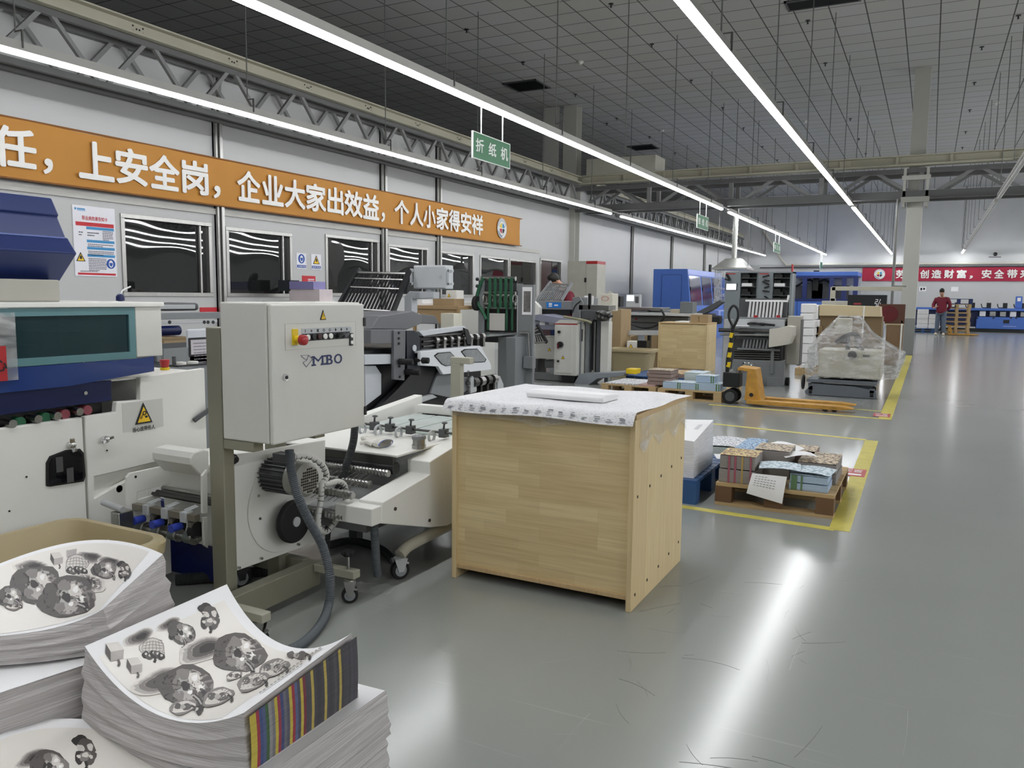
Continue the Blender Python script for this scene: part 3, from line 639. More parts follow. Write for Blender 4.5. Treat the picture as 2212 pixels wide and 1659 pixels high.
# folded roll of paper on top
b = B(); pr = [(0, 0), (.16, 0), (.166, .012), (.16, .026), (.08, .03), (.01, .034), (-.008, .02)]
b2 = B(rot=-3, about=(-1.42, 3.3)); b2.prism([(3.23+u, CH+.009+v) for u, v in pr], 'x', -1.60, -1.22); solo('paper_roll', 'flat folded roll of white paper lying on the near crate', 'paper roll', b2, PAPER, bevel=.004, smooth=True)
FILM = None
def film_mat():
    m = bpy.data.materials.new('clear_film'); m.use_nodes = True; nt = m.node_tree; nt.nodes.clear(); L = nt.links.new
    o = nt.nodes.new('ShaderNodeOutputMaterial'); mx = nt.nodes.new('ShaderNodeMixShader'); tr = nt.nodes.new('ShaderNodeBsdfTransparent'); gl = nt.nodes.new('ShaderNodeBsdfPrincipled')
    tr.inputs[0].default_value = (.93, .94, .94, 1); gl.inputs['Roughness'].default_value = .16; gl.inputs['Base Color'].default_value = (.8, .8, .8, 1)
    tc = nt.nodes.new('ShaderNodeTexCoord'); mp = nt.nodes.new('ShaderNodeMapping'); mp.inputs['Scale'].default_value = (5, 5, 14); L(tc.outputs['Object'], mp.inputs[0])
    n = nt.nodes.new('ShaderNodeTexNoise'); n.inputs['Scale'].default_value = 1.1; n.inputs['Detail'].default_value = 6; n.inputs['Distortion'].default_value = .8; L(mp.outputs[0], n.inputs['Vector'])
    r = nt.nodes.new('ShaderNodeValToRGB'); r.color_ramp.elements[0].position = .4; r.color_ramp.elements[0].color = (.1, .1, .1, 1); r.color_ramp.elements[1].position = .72; r.color_ramp.elements[1].color = (.5, .5, .5, 1); L(n.outputs[0], r.inputs[0])
    bp = nt.nodes.new('ShaderNodeBump'); bp.inputs['Strength'].default_value = .5; bp.inputs['Distance'].default_value = .012; L(n.outputs[0], bp.inputs['Height']); L(bp.outputs[0], gl.inputs['Normal'])
    L(r.outputs[0], mx.inputs[0]); L(tr.outputs[0], mx.inputs[1]); L(gl.outputs[0], mx.inputs[2]); L(mx.outputs[0], o.inputs[0]); MATS['clear_film'] = m; return m
FILM = film_mat()
b = B(); b.grid(lambda u, v: (CX0-.006+(CX1-CX0+.006)*u, CY0-.006-.006*math.sin(v*5), CH-.015-(.018+.055*(1-abs(2*u-1)**.7 if u > .3 else .25))*v*(1 if u > .3 else 1.6)), 20, 3); b.grid(lambda u, v: (CX1+.006, CY0+.05+(CY1-CY0-.05)*u, CH-.02-(.12+.03*math.sin(u*20))*v), 16, 3)
solo('stretch_film', 'clear stretch film wrapped under the lid of the near crate', 'stretch film', b, FILM, smooth=True, fix=False)
# ------------------------------------------------------------------ paper stacks, front left
def edge_mat(name, c0, c1, scale=260):
    m, nt, b = node_mat(name); L = nt.links.new; tc = nt.nodes.new('ShaderNodeTexCoord'); mp = nt.nodes.new('ShaderNodeMapping'); mp.inputs['Scale'].default_value = (5, 5, scale); L(tc.outputs['Object'], mp.inputs[0])
    n = nt.nodes.new('ShaderNodeTexNoise'); n.inputs['Scale'].default_value = 1.3; n.inputs['Detail'].default_value = 4; L(mp.outputs[0], n.inputs['Vector'])
    r = nt.nodes.new('ShaderNodeValToRGB'); r.color_ramp.elements[0].position = .35; r.color_ramp.elements[0].color = lin(c0); r.color_ramp.elements[1].position = .6; r.color_ramp.elements[1].color = lin(c1); L(n.outputs[0], r.inputs[0]); L(r.outputs[0], b.inputs['Base Color']); b.inputs['Roughness'].default_value = .8
    bp = nt.nodes.new('ShaderNodeBump'); bp.inputs['Strength'].default_value = .5; bp.inputs['Distance'].default_value = .003; L(n.outputs[0], bp.inputs['Height']); L(bp.outputs[0], b.inputs['Normal']); return m
EDGE = edge_mat('paper_edge', '#aca7a5', '#c9c5c3', 420)
EDGE2 = edge_mat('white_paper_edge', '#c9c9cb', '#e6e6e8')
PAGE = mat('page_cream', '#e4e0d8', .32, var=.02)
def q3(a, m, b, t, tm=.5):
    return a*((t-tm)*(t-1)/tm)+m*(t*(t-1)/(tm*(tm-1)))+b*(t*(t-tm)/(1-tm))
def project(p):
    c = RW.transposed() @ (Vector(p)-EYE); return CX+F*c.x/c.z, CY+F*c.y/c.z
class Sheet:
    """bent sheet: near curve A-M-B, far curve C-N-D; u along the bend, v near to far"""
    def __init__(s, A, M, Bq, C, N, D): s.k = (A, M, Bq, C, N, D); s.tab = None
    def __call__(s, u, v, dz=0):
        A, M, Bq, C, N, D = s.k; p = q3(A, M, Bq, u).lerp(q3(C, N, D, u), v); return p+Vector((0, 0, dz))
    def find(s, px, py):
        if s.tab is None: s.tab = [(i/40, j/40, *project(s(i/40, j/40))) for i in range(-4, 45) for j in range(-4, 45)]
        u, v, _, _ = min(s.tab, key=lambda q: (q[2]-px)**2+(q[3]-py)**2)
        for _ in range(3):
            a, c = project(s(u, v)); au, cu = project(s(u+.01, v)); av, cv = project(s(u, v+.01))
            J = ((au-a)/.01, (av-a)/.01, (cu-c)/.01, (cv-c)/.01); det_ = J[0]*J[3]-J[1]*J[2]; ex, ey = px-a, py-c
            u += (ex*J[3]-J[1]*ey)/det_; v += (J[0]*ey-J[2]*ex)/det_
        return u, v
def bundle(lab, sh, thick, grp, flat=None, spread=.012, seed=0, side=None, printed=None):
    """thick stack of sheets under a bent top sheet"""
    r = random.Random(seed)
    c = (sh(0, 0)+sh(1, 1)+sh(0, 1)+sh(1, 0))/4; zb = flat if flat is not None else c.z-thick
    t = thing('paper_stack', lab, 'paper stack', (c.x, c.y, zb), grp)
    ring = [(i/12, 0) for i in range(13)]+[(1, j/8) for j in range(1, 9)]+[(1-i/12, 1) for i in range(1, 13)]+[(0, 1-j/8) for j in range(1, 8)]
    b = B(); n = len(ring); rows = 9
    for k in range(rows+1):
        f = k/rows
        for (u, v) in ring:
            p = sh(u, v); zz = (p.z-.0006)*(1-f)+zb*f
            o = (Vector((p.x, p.y, 0))-Vector((c.x, c.y, 0))).normalized()*spread*(f**.8+ (.25*math.sin(k*2.3+seed)+.12*r.uniform(-1, 1) if 0 < k < rows else 0))
            b.v.append(Vector((p.x+o.x, p.y+o.y, zz)))
    for k in range(rows):
        for i in range(n): b.f.append([k*n+i, k*n+(i+1) % n, (k+1)*n+(i+1) % n, (k+1)*n+i]); b.mi.append(0)
    b.f.append([rows*n+i for i in range(n)]); b.mi.append(0)
    part(t, 'sheets', b, EDGE)
    b = B(); b.grid(lambda u, v: sh(u, v), 24, 12); part(t, 'top_sheet', b, PAPER, smooth=True, fix=False)
    if printed:
        pg = B(); (u0, u1, v0, v1) = printed; pg.grid(lambda u, v: sh(u0+(u1-u0)*u, v0+(v1-v0)*v, .0006), 24, 12); part(t, 'page', pg, PAGE, smooth=True, fix=False)
    return t
SK = [mat('sketch_ink_%d_' % i, c, .45, var=.12, scale=25) for i, c in enumerate(('#2e2a28', '#55504d', '#7f7a76', '#aaa5a0', '#d2cdc6', '#f0ece6'))]
def sketches(t, sh, items):
    """printed pencil studies: tapered blobs of ink laid on the page"""
    layers = {}
    lift = [.0010]
    def blob(cx, cy, rx, ry, a, tone, k=18, wob=.08, seed=0):
        r = random.Random(seed); b = layers.setdefault(tone, B()); a = math.radians(a); P = []
        lift[0] += .000012
        ph = r.uniform(0, 6)
        for i in range(k):
            w = 2*math.pi*i/k; q = 1+wob*math.sin(3*w+ph)+wob*.6*math.sin(5*w+ph*2); x = rx*q*math.cos(w); y = ry*q*math.sin(w)
            P.append((cx+x*math.cos(a)-y*math.sin(a), cy+x*math.sin(a)+y*math.cos(a)))
        UV = [sh.find(x, y) for x, y in P]; c = sh.find(cx, cy)
        if not all(.02 < q < .985 for uv in UV for q in uv): return
        vs = [sh(*c, dz=lift[0])]; n = 4 if max(rx, ry) > 14 else 2
        for j in range(1, n+1): vs += [sh(c[0]+(u-c[0])*j/n, c[1]+(v-c[1])*j/n, dz=lift[0]) for u, v in UV]
        b.add(vs, [(0, 1+i, 1+(i+1) % k) for i in range(k)]+[(1+(j-1)*k+i, 1+j*k+i, 1+j*k+(i+1) % k, 1+(j-1)*k+(i+1) % k) for j in range(1, n) for i in range(k)])
    def stroke(pts, w, tone):
        for (xa, ya), (xb, yb_) in zip(pts, pts[1:]):
            dx, dy = xb-xa, yb_-ya; l = math.hypot(dx, dy) or 1; nx, ny = -dy/l*w, dx/l*w; lift[0] += .000006
            Q = [(xa+nx, ya+ny), (xb+nx, yb_+ny), (xb-nx, yb_-ny), (xa-nx, ya-ny)]
            if any(not (.02 < c < .985) for q in Q for c in sh.find(*q)): continue
            layers.setdefault(tone, B()).face(*[sh(*sh.find(*q), dz=lift[0]) for q in Q])
    for it in items:
        kind, x, y, s = it[:4]; a = it[4] if len(it) > 4 else 0
        if kind == 'shadow':
            for q, tn in ((1.0, 4), (.9, 3), (.76, 2), (.58, 1), (.36, 0)): blob(x+s*.25*(1-q), y-s*.1*(1-q), s*q, s*.42*q, a, tn, seed=int(x))
        if kind == 'pepper':
            blob(x, y, s, s*.72, a, 1, seed=int(x)); blob(x+s*.22, y+s*.03, s*.72, s*.6, a, 2, seed=int(x)+4); blob(x-s*.45, y+s*.02, s*.42, s*.5, a, 0, seed=int(x)+1); blob(x-s*.55, y-s*.1, s*.26, s*.4, a, 1, seed=int(x)+7)
            for q, (dx, dy, f, tn) in enumerate(((.2, -.2, .42, 3), (.45, .1, .36, 2), (.05, .3, .34, 3), (.28, -.22, .26, 4), (.5, .08, .22, 4), (.12, .28, .2, 3), (.3, -.26, .12, 5), (.52, .05, .1, 5), (.14, .24, .09, 5), (-.25, .35, .2, 2), (-.1, -.4, .24, 2), (.62, .3, .15, 0), (-.02, .02, .18, 0))): blob(x+dx*s, y+dy*s, s*f, s*f*.8, a+q*20, tn, 12, .12, int(x)+q)
            ca, sa = math.cos(math.radians(a)), math.sin(math.radians(a))
            S_ = [(x+s*(px*ca-py*sa), y+s*(px*sa+py*ca)) for px, py in ((.3, .32), (.48, .45), (.6, .62), (.58, .85), (.46, .95))]
            stroke(S_, s*.085, 0); stroke(S_, s*.03, 3)
        if kind == 'mesh':
            blob(x, y, s, s*.8, a, 2, seed=int(x)); blob(x, y, s*.95, s*.75, a, 4, seed=int(x))
            for k in range(-3, 4): stroke([(x-s*.75, y+k*s*.2), (x, y+k*s*.26-s*.05), (x+s*.75, y+k*s*.2)], s*.02, 2); stroke([(x+k*s*.22, y-s*.6), (x+k*s*.28, y), (x+k*s*.22, y+s*.6)], s*.02, 2)
            for q in range(5): blob(x+s*(-.55+.3*q), y+s*(.5+.12*math.sin(q*2)), s*.28, s*.3, q*30, (0, 1, 0, 1, 0)[q], 12, .1, q); blob(x+s*(-.52+.3*q), y+s*(.42+.12*math.sin(q*2)), s*.1, s*.11, q*30, 4, 10, .1, q)
            stroke([(x+s*.1, y+s*.55), (x+s*.22, y+s*.85), (x+s*.12, y+s*1.1)], s*.1, 0)
        if kind == 'cube':
            for k, (tn, Q) in enumerate(((4, ((-.7, -.7), (.35, -.85), (.8, -.2), (-.3, 0))), (1, ((-.7, -.7), (-.3, 0), (-.3, .8), (-.75, .1))), (3, ((-.3, 0), (.8, -.2), (.75, .55), (-.3, .8))))):
                P = [(x+s*u, y+s*v) for u, v in Q]; lift[0] += .00001
                if all(.02 < c < .985 for q in P for c in sh.find(*q)): layers.setdefault(tn, B()).face(*[sh(*sh.find(*q), dz=lift[0]) for q in P])
            stroke([(x+s*.3, y+s*.6), (x+s*.45, y+s*1.0), (x+s*.3, y+s*1.2)], s*.09, 1)
        if kind == 'slice':
            blob(x, y, s, s*.5, a, 2, seed=int(x)); blob(x+s*.05, y, s*.85, s*.38, a, 4, seed=int(x)+1); blob(x+s*.3, y, s*.35, s*.25, a, 1, seed=int(x)+2); blob(x-s*.35, y-s*.04, s*.25, s*.22, a, 1, seed=int(x)+3); blob(x, y, s*.2, s*.16, a, 3, seed=int(x)+4)
            stroke([(x+s*.6, y-s*.1), (x+s*.9, y+s*.05), (x+s*.8, y+s*.3)], s*.07, 0)
        if kind == 'layers':
            for k, (dx, dy, f, tn) in enumerate(((-.3, -.7, .5, 0), (.1, -.35, .62, 1), (-.25, -.2, .3, 4), (.35, -.3, .25, 4), (-.3, .35, .45, 0), (.35, .4, .48, 1), (0, .3, .4, 2), (.05, .2, .22, 4), (-.38, .3, .14, 4), (.4, .32, .15, 4))): blob(x+dx*s, y+dy*s, f*s, f*s*.75, k*25, tn, 14, .1, k)
            stroke([(x+s*.05, y+s*.6), (x+s*.15, y+s*.95), (x+s*.05, y+s*1.1)], s*.09, 0)
        if kind == 'text':
            for k in range(int(a)): stroke([(x+k*s*1.6, y-k*s*1.1), (x+k*s*1.6+s, y-k*s*1.1-s*.7)], s*.18, 2)
    for tone, b in sorted(layers.items()): part(t, 'pencil_sketch', b, SK[tone], fix=False)
G1 = 'stacks of printed sheets at the front left'
sh1 = Sheet(hz(183, 1396, .60), hz(338, 1543, .52), hz(527, 1540, .555), hz(490, 1262, .60), hz(606, 1390, .515), hz(760, 1368, .585))
t1 = bundle('curled stack of printed pepper drawings with coloured stripes on its edge', sh1, .1, G1, flat=.445, seed=1, printed=(.07, .86, .03, .92))
sketches(t1, sh1, [('shadow', 300, 1378, 36, -25), ('mesh', 330, 1402, 28, 10), ('shadow', 365, 1350, 28, -25), ('pepper', 392, 1368, 32, 25), ('layers', 452, 1336, 30), ('cube', 247, 1410, 26), ('cube', 290, 1440, 22), ('shadow', 440, 1405, 60, -18), ('pepper', 515, 1412, 58, 5), ('shadow', 345, 1475, 62, -18), ('pepper', 402, 1483, 62, 5), ('slice', 505, 1462, 18, -20), ('slice', 640, 1418, 34, -22), ('slice', 590, 1446, 36, -22), ('slice', 545, 1475, 36, -22), ('slice', 470, 1508, 36, -22), ('slice', 395, 1530, 30, -15), ('text', 600, 1465, 5, 12), ('text', 560, 1500, 5, 12)])
# coloured register marks down the right edge
b = B(); cols = ['#d0b62a', '#d0b62a', '#b02a3c', '#3c4f8c', '#4b5a8a', '#3f6a3c', '#8f8b8c', '#77757c', '#d0b62a', '#a83046', '#3f4a80', '#6a6a76', '#56566a', '#d0b62a', '#b02a3c', '#53618f', '#4a4c60', '#d0b62a', '#8a3040', '#4c4a55', '#504d56', '#c4a83a', '#4b4850', '#444148', '#44424a', '#4a474c', '#c2a63c', '#4d4a50', '#454248', '#4a474c', '#55525a', '#4a474c', '#c2a63c', '#46434a', '#4b484e', '#4d4a50', '#47444a', '#504d56', '#4b484e', '#4d4a50']
mm = []; n = len(cols)
cols = ['#%02x%02x%02x' % tuple(int(.7*v+.3*sum(int(c[k:k+2], 16) for k in (1, 3, 5))/3) for v in (int(c[1:3], 16), int(c[3:5], 16), int(c[5:7], 16))) for c in cols]
for c in cols:
    nm = 'edge_ink_'+c[1:]
    m = mat(nm, c, .75, var=.2, scale=2, stretch=(3, 3, 200))
    if m not in mm: mm.append(m)
for i in range(n):
    b.m = mm.index(MATS['edge_ink_'+cols[i][1:]])
    for k in range(3):
        def pt(v, f): p = sh1(1, v); o = Vector((.0125+.003*math.sin(f*3), 0, 0)); return Vector((p.x, p.y, (p.z-.004)*(1-f)+.449*f))+o
        sk = .012
        b.face(pt(min(1, i/n), k/3), pt(min(1, (i+1)/n), k/3), pt(min(1, (i+1)/n), (k+1)/3), pt(min(1, i/n), (k+1)/3))
part(t1, 'register_marks', b, mm, fix=False, label='yellow, red and blue printed edge stripes')
def flat_sheet(x0, x1, y0, y1, z, sag=.008, rot=0):
    c = Vector(((x0+x1)/2, (y0+y1)/2, 0)); R_ = Matrix.Rotation(math.radians(rot), 3, 'Z')
    f = lambda x, y, zz: (R_ @ (Vector((x, y, 0))-c))+c+Vector((0, 0, zz))
    xm = (x0+x1)/2; return Sheet(f(x0, y0, z), f(xm, y0, z-sag), f(x1, y0, z), f(x0, y1, z), f(xm, y1, z-sag), f(x1, y1, z))
p1, p2, p3_, p4 = sh1(0, 0), sh1(1, 0), sh1(1, 1), sh1(0, 1)
ax0, ax1, ay0, ay1 = min(p1.x, p4.x)-.005, max(p2.x, p3_.x)+.025, min(p1.y, p2.y)-.01, max(p3_.y, p4.y)+.01
for k, (z1, z0, dx, dy) in enumerate(((.444, .345, .012, 0), (.344, .235, .02, -.01), (.234, .13, .026, 0))):
    bundle(('plain bundle of sheets directly under the striped curled stack', 'second plain bundle below the striped curled stack', 'lowest plain bundle of the striped stack, on the front pallet')[k], flat_sheet(ax0+dx, ax1+dx, ay0+dy, ay1+dy, z1, .004), .1, G1, flat=z0, seed=5+k)
# rear left stack
sh2 = Sheet(hz(-190, 1440, .645), hz(20, 1372, .618), hz(216, 1318, .635), hz(-60, 1262, .66), hz(150, 1173, .665), hz(352, 1197, .69))
sh2 = Sheet(hz(-30, 1376, .60), hz(120, 1356, .605), hz(222, 1316, .635), hz(-160, 1290, .65), hz(150, 1172, .665), hz(352, 1197, .70))
t2 = bundle('tall stack of printed drawings behind and left of the striped stack', sh2, .1, G1, flat=.545, seed=11, printed=(.05, .94, .03, .95), spread=.02)
sketches(t2, sh2, [('cube', 150, 1190, 20), ('cube', 122, 1208, 18), ('shadow', 195, 1205, 30, 8), ('mesh', 165, 1220, 26, -20), ('shadow', 70, 1228, 40, 5), ('pepper', 75, 1262, 55, -12), ('shadow', 235, 1215, 26, 5), ('pepper', 225, 1232, 28, -15), ('layers', 268, 1235, 20), ('shadow', 185, 1262, 46, 5), ('pepper', 145, 1292, 62, -14), ('slice', 30, 1310, 20, -5), ('pepper', 20, 1290, 30, -10)])
q1 = hz(222, 1316, .635); bx0, bx1, by0, by1 = -1.87, -1.44, .80, 1.20
for k, (z1, z0, dx, dy, ro) in enumerate(((.544, .44, .0, .0, -12), (.438, .335, -.01, -.0, -9), (.334, .23, .0, 0, -10), (.228, .13, 0, 0, -8))):
    bundle(('first plain bundle under the rear left printed stack', 'second plain bundle under the rear left printed stack', 'third plain bundle under the rear left printed stack', 'lowest bundle of the rear left stack, on the front pallet')[k], flat_sheet(bx0+dx, bx1+dx, by0+dy, by1+dy, z1, .01, ro), .1, G1, flat=z0, seed=15+k)
# front left stack
sh3 = Sheet(hz(-210, 1800, .47), hz(120, 1860, .40), hz(480, 1780, .40), hz(-60, 1632, .47), hz(176, 1553, .455), hz(560, 1668, .40))
t3 = bundle('low stack of printed drawings at the bottom left corner of the photo', sh3, .1, G1, flat=.30, seed=21, printed=(.02, .86, .03, .92))
sketches(t3, sh3, [('layers', 183, 1625, 34), ('shadow', 70, 1640, 40, -25), ('pepper', 108, 1655, 44, 25), ('shadow', 20, 1680, 34, -20), ('mesh', 20, 1700, 34, 10)])
cc = (sh3(0, 0)+sh3(1, 1)+sh3(0, 1)+sh3(1, 0))/4
bundle('plain bundle under the low stack at the bottom left corner', flat_sheet(cc.x-.2, cc.x+.2, cc.y-.17, cc.y+.17, .298, .004, -8), .1, G1, flat=.13, seed=24)
WOODP = mat('pallet_wood', '#b79d72', .7, var=.1, scale=4, stretch=(2, 14, 14))
WOODD = mat('pallet_wood_dark', '#6e5238', .7, var=.12, scale=5)
def pallet(name, lab, x0, x1, y0, y1, z=.13, ms=None, rot=0, group=None, blocks=3, slats=6, dark=None):
    ms = ms or WOODP; dark = dark or ms
    t = thing(name, lab, 'pallet', ((x0+x1)/2, (y0+y1)/2, 0), group); ab = ((x0+x1)/2, (y0+y1)/2)
    for k in range(slats): w = (y1-y0)/slats; b = B(rot, ab); b.box(x0, x1, y0+k*w+.006, y0+(k+1)*w-.006, z-.02, z); part(t, 'deck_board', b, ms)
    for i in range(3):
        for j in range(3): x = x0+(x1-x0-.1)*i/2; y = y0+(y1-y0-.1)*j/2; b = B(rot, ab); b.box(x, x+.1, y, y+.1, .02, z-.02); part(t, 'block', b, dark)
    for j in range(3): y = y0+(y1-y0-.1)*j/2; b = B(rot, ab); b.box(x0, x1, y, y+.1, 0, .02); part(t, 'bottom_board', b, ms)
    return t
pallet('wooden_pallet', 'wooden pallet under the printed paper stacks at the front left', -2.0, -.9, .45, 1.42, .128)
# ------------------------------------------------------------------ tan plastic bins
def tub(lab, x0, x1, y0, y1, z0, z1, taper=.06, rim=.03, group=None, rot=0):
    t = thing('plastic_bin', lab, 'bin', ((x0+x1)/2, (y0+y1)/2, z0), group); ab = ((x0+x1)/2, (y0+y1)/2)
    def loop(d, z, r=.08):
        P = []; a0, a1, c0, c1 = x0+d, x1-d, y0+d, y1-d
        for cx, cy, s in ((a1-r, c1-r, 0), (a0+r, c1-r, 90), (a0+r, c0+r, 180), (a1-r, c0+r, 270)):
            for k in range(6): w = math.radians(s+18*k); P.append((cx+r*math.cos(w), cy+r*math.sin(w), z))
        return P
    Ls = [loop(taper+rim, z0), loop(rim, z1-.05), loop(0.0, z1-.05), loop(-.004, z1-.01), loop(.002, z1), loop(rim-.004, z1), loop(rim+.004, z1-.03), loop(taper+rim+.006, z0+.006)]
    b = B(rot, ab); n = 24; vs = [p for l in Ls for p in l]; fs = [(k*n+i, k*n+(i+1) % n, (k+1)*n+(i+1) % n, (k+1)*n+i) for k in range(len(Ls)-1) for i in range(n)]
    fs += [tuple(range(n)), tuple((len(Ls)-1)*n+i for i in range(n))]; b.add(vs, fs); part(t, 'tub', b, TAN_P, smooth=True); return t
tub('tan plastic bin in front of the blue hooded machine, partly behind paper stacks', -2.93, -2.36, 1.28, 1.93, 0, .405)
b = B()
r = random.Random(3); P = [(-2.52+.05*math.cos(i)+r.uniform(-.02, .02), 1.78+.045*math.sin(i)+r.uniform(-.02, .02), .3+r.uniform(-.03, .05)) for i in range(9)]
b.add([(-2.53, 1.79, .41)]+P, [(0, i+1, (i+1) % 9+1) for i in range(9)]); b.add(P+[(p[0], p[1], .02) for p in P], [(i, (i+1) % 9, (i+1) % 9+9, i+9) for i in range(9)]); solo('crumpled_paper', 'crumpled white waste paper poking out of the near tan bin', 'waste paper', b, PAPER)
# ================================================================== blue hooded machine at the left edge
PLAST = mat('clear_panel_plate', '#d4d4d0', .3)
t = thing('folding_machine', 'large white machine with stepped navy blue hood at the left edge of the photo', 'machine', (-3.6, 1.6, 0))
def plate(par, nm, X, pts, d, m, bev=.004, **k): part(par, nm, B().prism(polyx(X, *pts), 'x', X, X-d), m, bev, **k)
XM = -3.05
yS = YZ(XM, 186, 1000)[0]
part(t, 'cabinet_body', B().box(XM-1.05, XM-.03, .3, 2.68, .06, .70), WHITE_P, .004)
# front doors
zt = YZ(XM, 100, 912)[1]
part(t, 'front_door', B().box(XM-.03, XM, .3, yS-.006, .1, zt), WHITE_P, .006)
pts = [(190, 1128), (190, 899), (250, 890), (252, 868), (303, 864), (303, 815), (446, 795), (446, 996)]
pp = polyx(XM, *pts); opening = polyx(XM, (204, 1076), (204, 1030), (446, 972), (446, 996))
yA = yS+.004; prof = [(yA, .1), (yA, pp[1][1]), pp[2], pp[3], pp[4], pp[5], (2.70, pp[6][1]), (2.70, opening[2][1]), (opening[1][0], opening[1][1]), (opening[0][0], opening[0][1]), (2.36, .49), (2.36, .1)]
part(t, 'front_door', B().prism(prof, 'x', XM-.03, XM), WHITE_P, .004)
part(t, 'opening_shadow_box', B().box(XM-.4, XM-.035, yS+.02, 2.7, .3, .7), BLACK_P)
part(t, 'body_end', B().box(XM-.99, XM-.035, 2.36, 2.69, .7, pp[5][1]-.012), WHITE_P, .004)
part(t, 'body_top_shelf', B().box(XM-1.0, XM-.03, 2.2, 2.70, pp[5][1]-.01, pp[5][1]), WHITE_P, .003)
# oval inspection window
wv = polyx(XM, (98, 1050), (98, 1000), (106, 985), (140, 972), (172, 969), (180, 978), (184, 1028), (180, 1040), (108, 1051))
rs = part(t, 'rubber_seal', B().prism(wv, 'x', XM, XM+.006), RUBBER, .003)
cy_, cz_ = sum(a for a, c in wv)/9, sum(c for a, c in wv)/9
part(rs, 'inspection_pane', B().prism([(cy_+(a-cy_)*.86, cz_+(c-cz_)*.86) for a, c in wv], 'x', XM+.006, XM+.009), mat('smoked_glass', '#0b0c10', .05))
for k, (px, py) in enumerate(((125, 1003), (148, 1026))): y, z = YZ(XM, px, py); part(rs, 'inner_bracket', B().box(XM+.0085, XM+.012, y-.014, y+.014, z-.03, z+.03), mat('dim_grey', '#4a4a4a', .5))
def wing_knob(px, py, ang):
    y, z = YZ(XM, px, py); b = B(); b.cyl((XM, y, z), (XM+.025, y, z), .012, 12, .016); a = math.radians(ang)
    for s in (-1, 1): b.bar((XM+.022, y, z), (XM+.03, y+s*.028*math.cos(a), z+s*.028*math.sin(a)), .018, .01)
    b.sphere((XM+.026, y, z), .013, 10, 6); part(t, 'wing_knob', b, CHROME, smooth=True)
wing_knob(149, 960, 100); wing_knob(222, 948, 15)
for px, py in ((57, 1030), (20, 1104), (231, 973)): y, z = YZ(XM, px, py); part(t, 'screw', B().cyl((XM, y, z), (XM+.002, y, z), .004, 8), BLACK_P)
# belt danger sticker
sy0, sz0 = YZ(XM, 266, 942); sy1, sz1 = YZ(XM, 351, 866)
ws = part(t, 'warning_sticker', B().box(XM, XM+.001, sy0, sy1, sz0+.015, sz1+.012), mat('sticker_grey', '#cbcbc6', .35, var=.01))
c_ = YZ(XM, 309, 894); tri_sign(ws, (XM+.0015, c_[0], c_[1]), Y_, Z_, .088, hs=1.15)
b = B(); b.ring((XM+.0065, c_[0]+.003, c_[1]+.004), X_, .008, .0022, 14, 5); b.ring((XM+.0065, c_[0]-.014, c_[1]-.014), X_, .004, .0015, 10, 5); b.bar((XM+.0065, c_[0]-.012, c_[1]-.011), (XM+.0065, c_[0]-.004, c_[1]+.004), .002); b.sphere((XM+.006, c_[0]+.012, c_[1]-.013), .007, 8, 6, (.3, 1.1, .7)); part(ws, 'belt_pictogram', b, INK)
b = B(); y, z = YZ(XM, 286, 934); text(b, '当心皮带伤人', (XM+.0015, y, z), Y_, Z_, h=.021, w=YZ(XM, 334, 930)[0]-y, bold=.02); part(ws, 'lettering', b, INK, fix=False)
SLR = mat('muted_red_sleeve', '#84404a', .5)
# transport rollers under the blue apron
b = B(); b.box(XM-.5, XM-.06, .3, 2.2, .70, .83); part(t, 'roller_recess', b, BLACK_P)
for k, (px, py, cl) in enumerate(((25, 915, GREEN_F), (80, 905, GREEN_F), (122, 898, SLR), (170, 889, SLR))):
    y, z = YZ(XM+.0, px, py); b = B(); b.cyl((XM-.05, y, z), (XM+.01, y, z), .016, 14); part(t, 'roller_shaft', b, STEEL, smooth=True)
    y2, z2 = YZ(XM-.02, px+20, py-3); part(t, 'roller_sleeve', B().cyl((XM-.16, y2, z2), (XM-.02, y2, z2), .02, 14), cl, smooth=True)
y, z = YZ(XM-.05, 262, 1052); part(t, 'roller_sleeve', B().cyl((XM-.15, y, z), (XM-.01, y, z), .022, 14), SLR, smooth=True)
y, z = YZ(XM-.03, 248, 1054); part(t, 'roller_shaft', B().cyl((XM-.1, y, z), (XM+.0, y, z), .016, 12), STEEL, smooth=True)
# glazed cover
XW = XM+.02
part(t, 'cover_cap', B().box(XM-.9, XW+.01, .3, YZ(XW, 352, 660)[0], 1.215, 1.235), WHITE_P, .004)
y0_, zb_ = YZ(XW, 296, 772); y1_, _ = YZ(XW, 352, 772)
part(t, 'cover_end', B().box(XM-.9, XW, y0_, y1_, zb_, 1.215), CAB_P, .004)
TEAL = mat('teal_frame', '#5b8388', .3, var=.08)
za_ = YZ(XW, 150, 779)[1]; b = B(); frame_rect(b, XW-.02, XW, .3, y0_-.002, za_-.01, 1.213, .03); cf = part(t, 'cover_frame', b, TEAL)
mg, ntg, bg = node_mat('smoky_teal_pane'); bg.inputs['Base Color'].default_value = lin('#203a40'); bg.inputs['Roughness'].default_value = .12; bg.inputs['Alpha'].default_value = .72
part(cf, 'cover_pane', B().box(XW-.012, XW-.008, .3, y0_-.03, za_+.02, 1.185), mg)
b = B(); r = random.Random(9)
for k in range(9): y = .6+k*.19; b.box(XM-.5, XM-.2, y, y+.1, .95, 1.05+r.random()*.1)
b.box(XM-.55, XM-.5, .3, y0_, .86, 1.2); part(t, 'machinery_inside', b, DGREY_P)
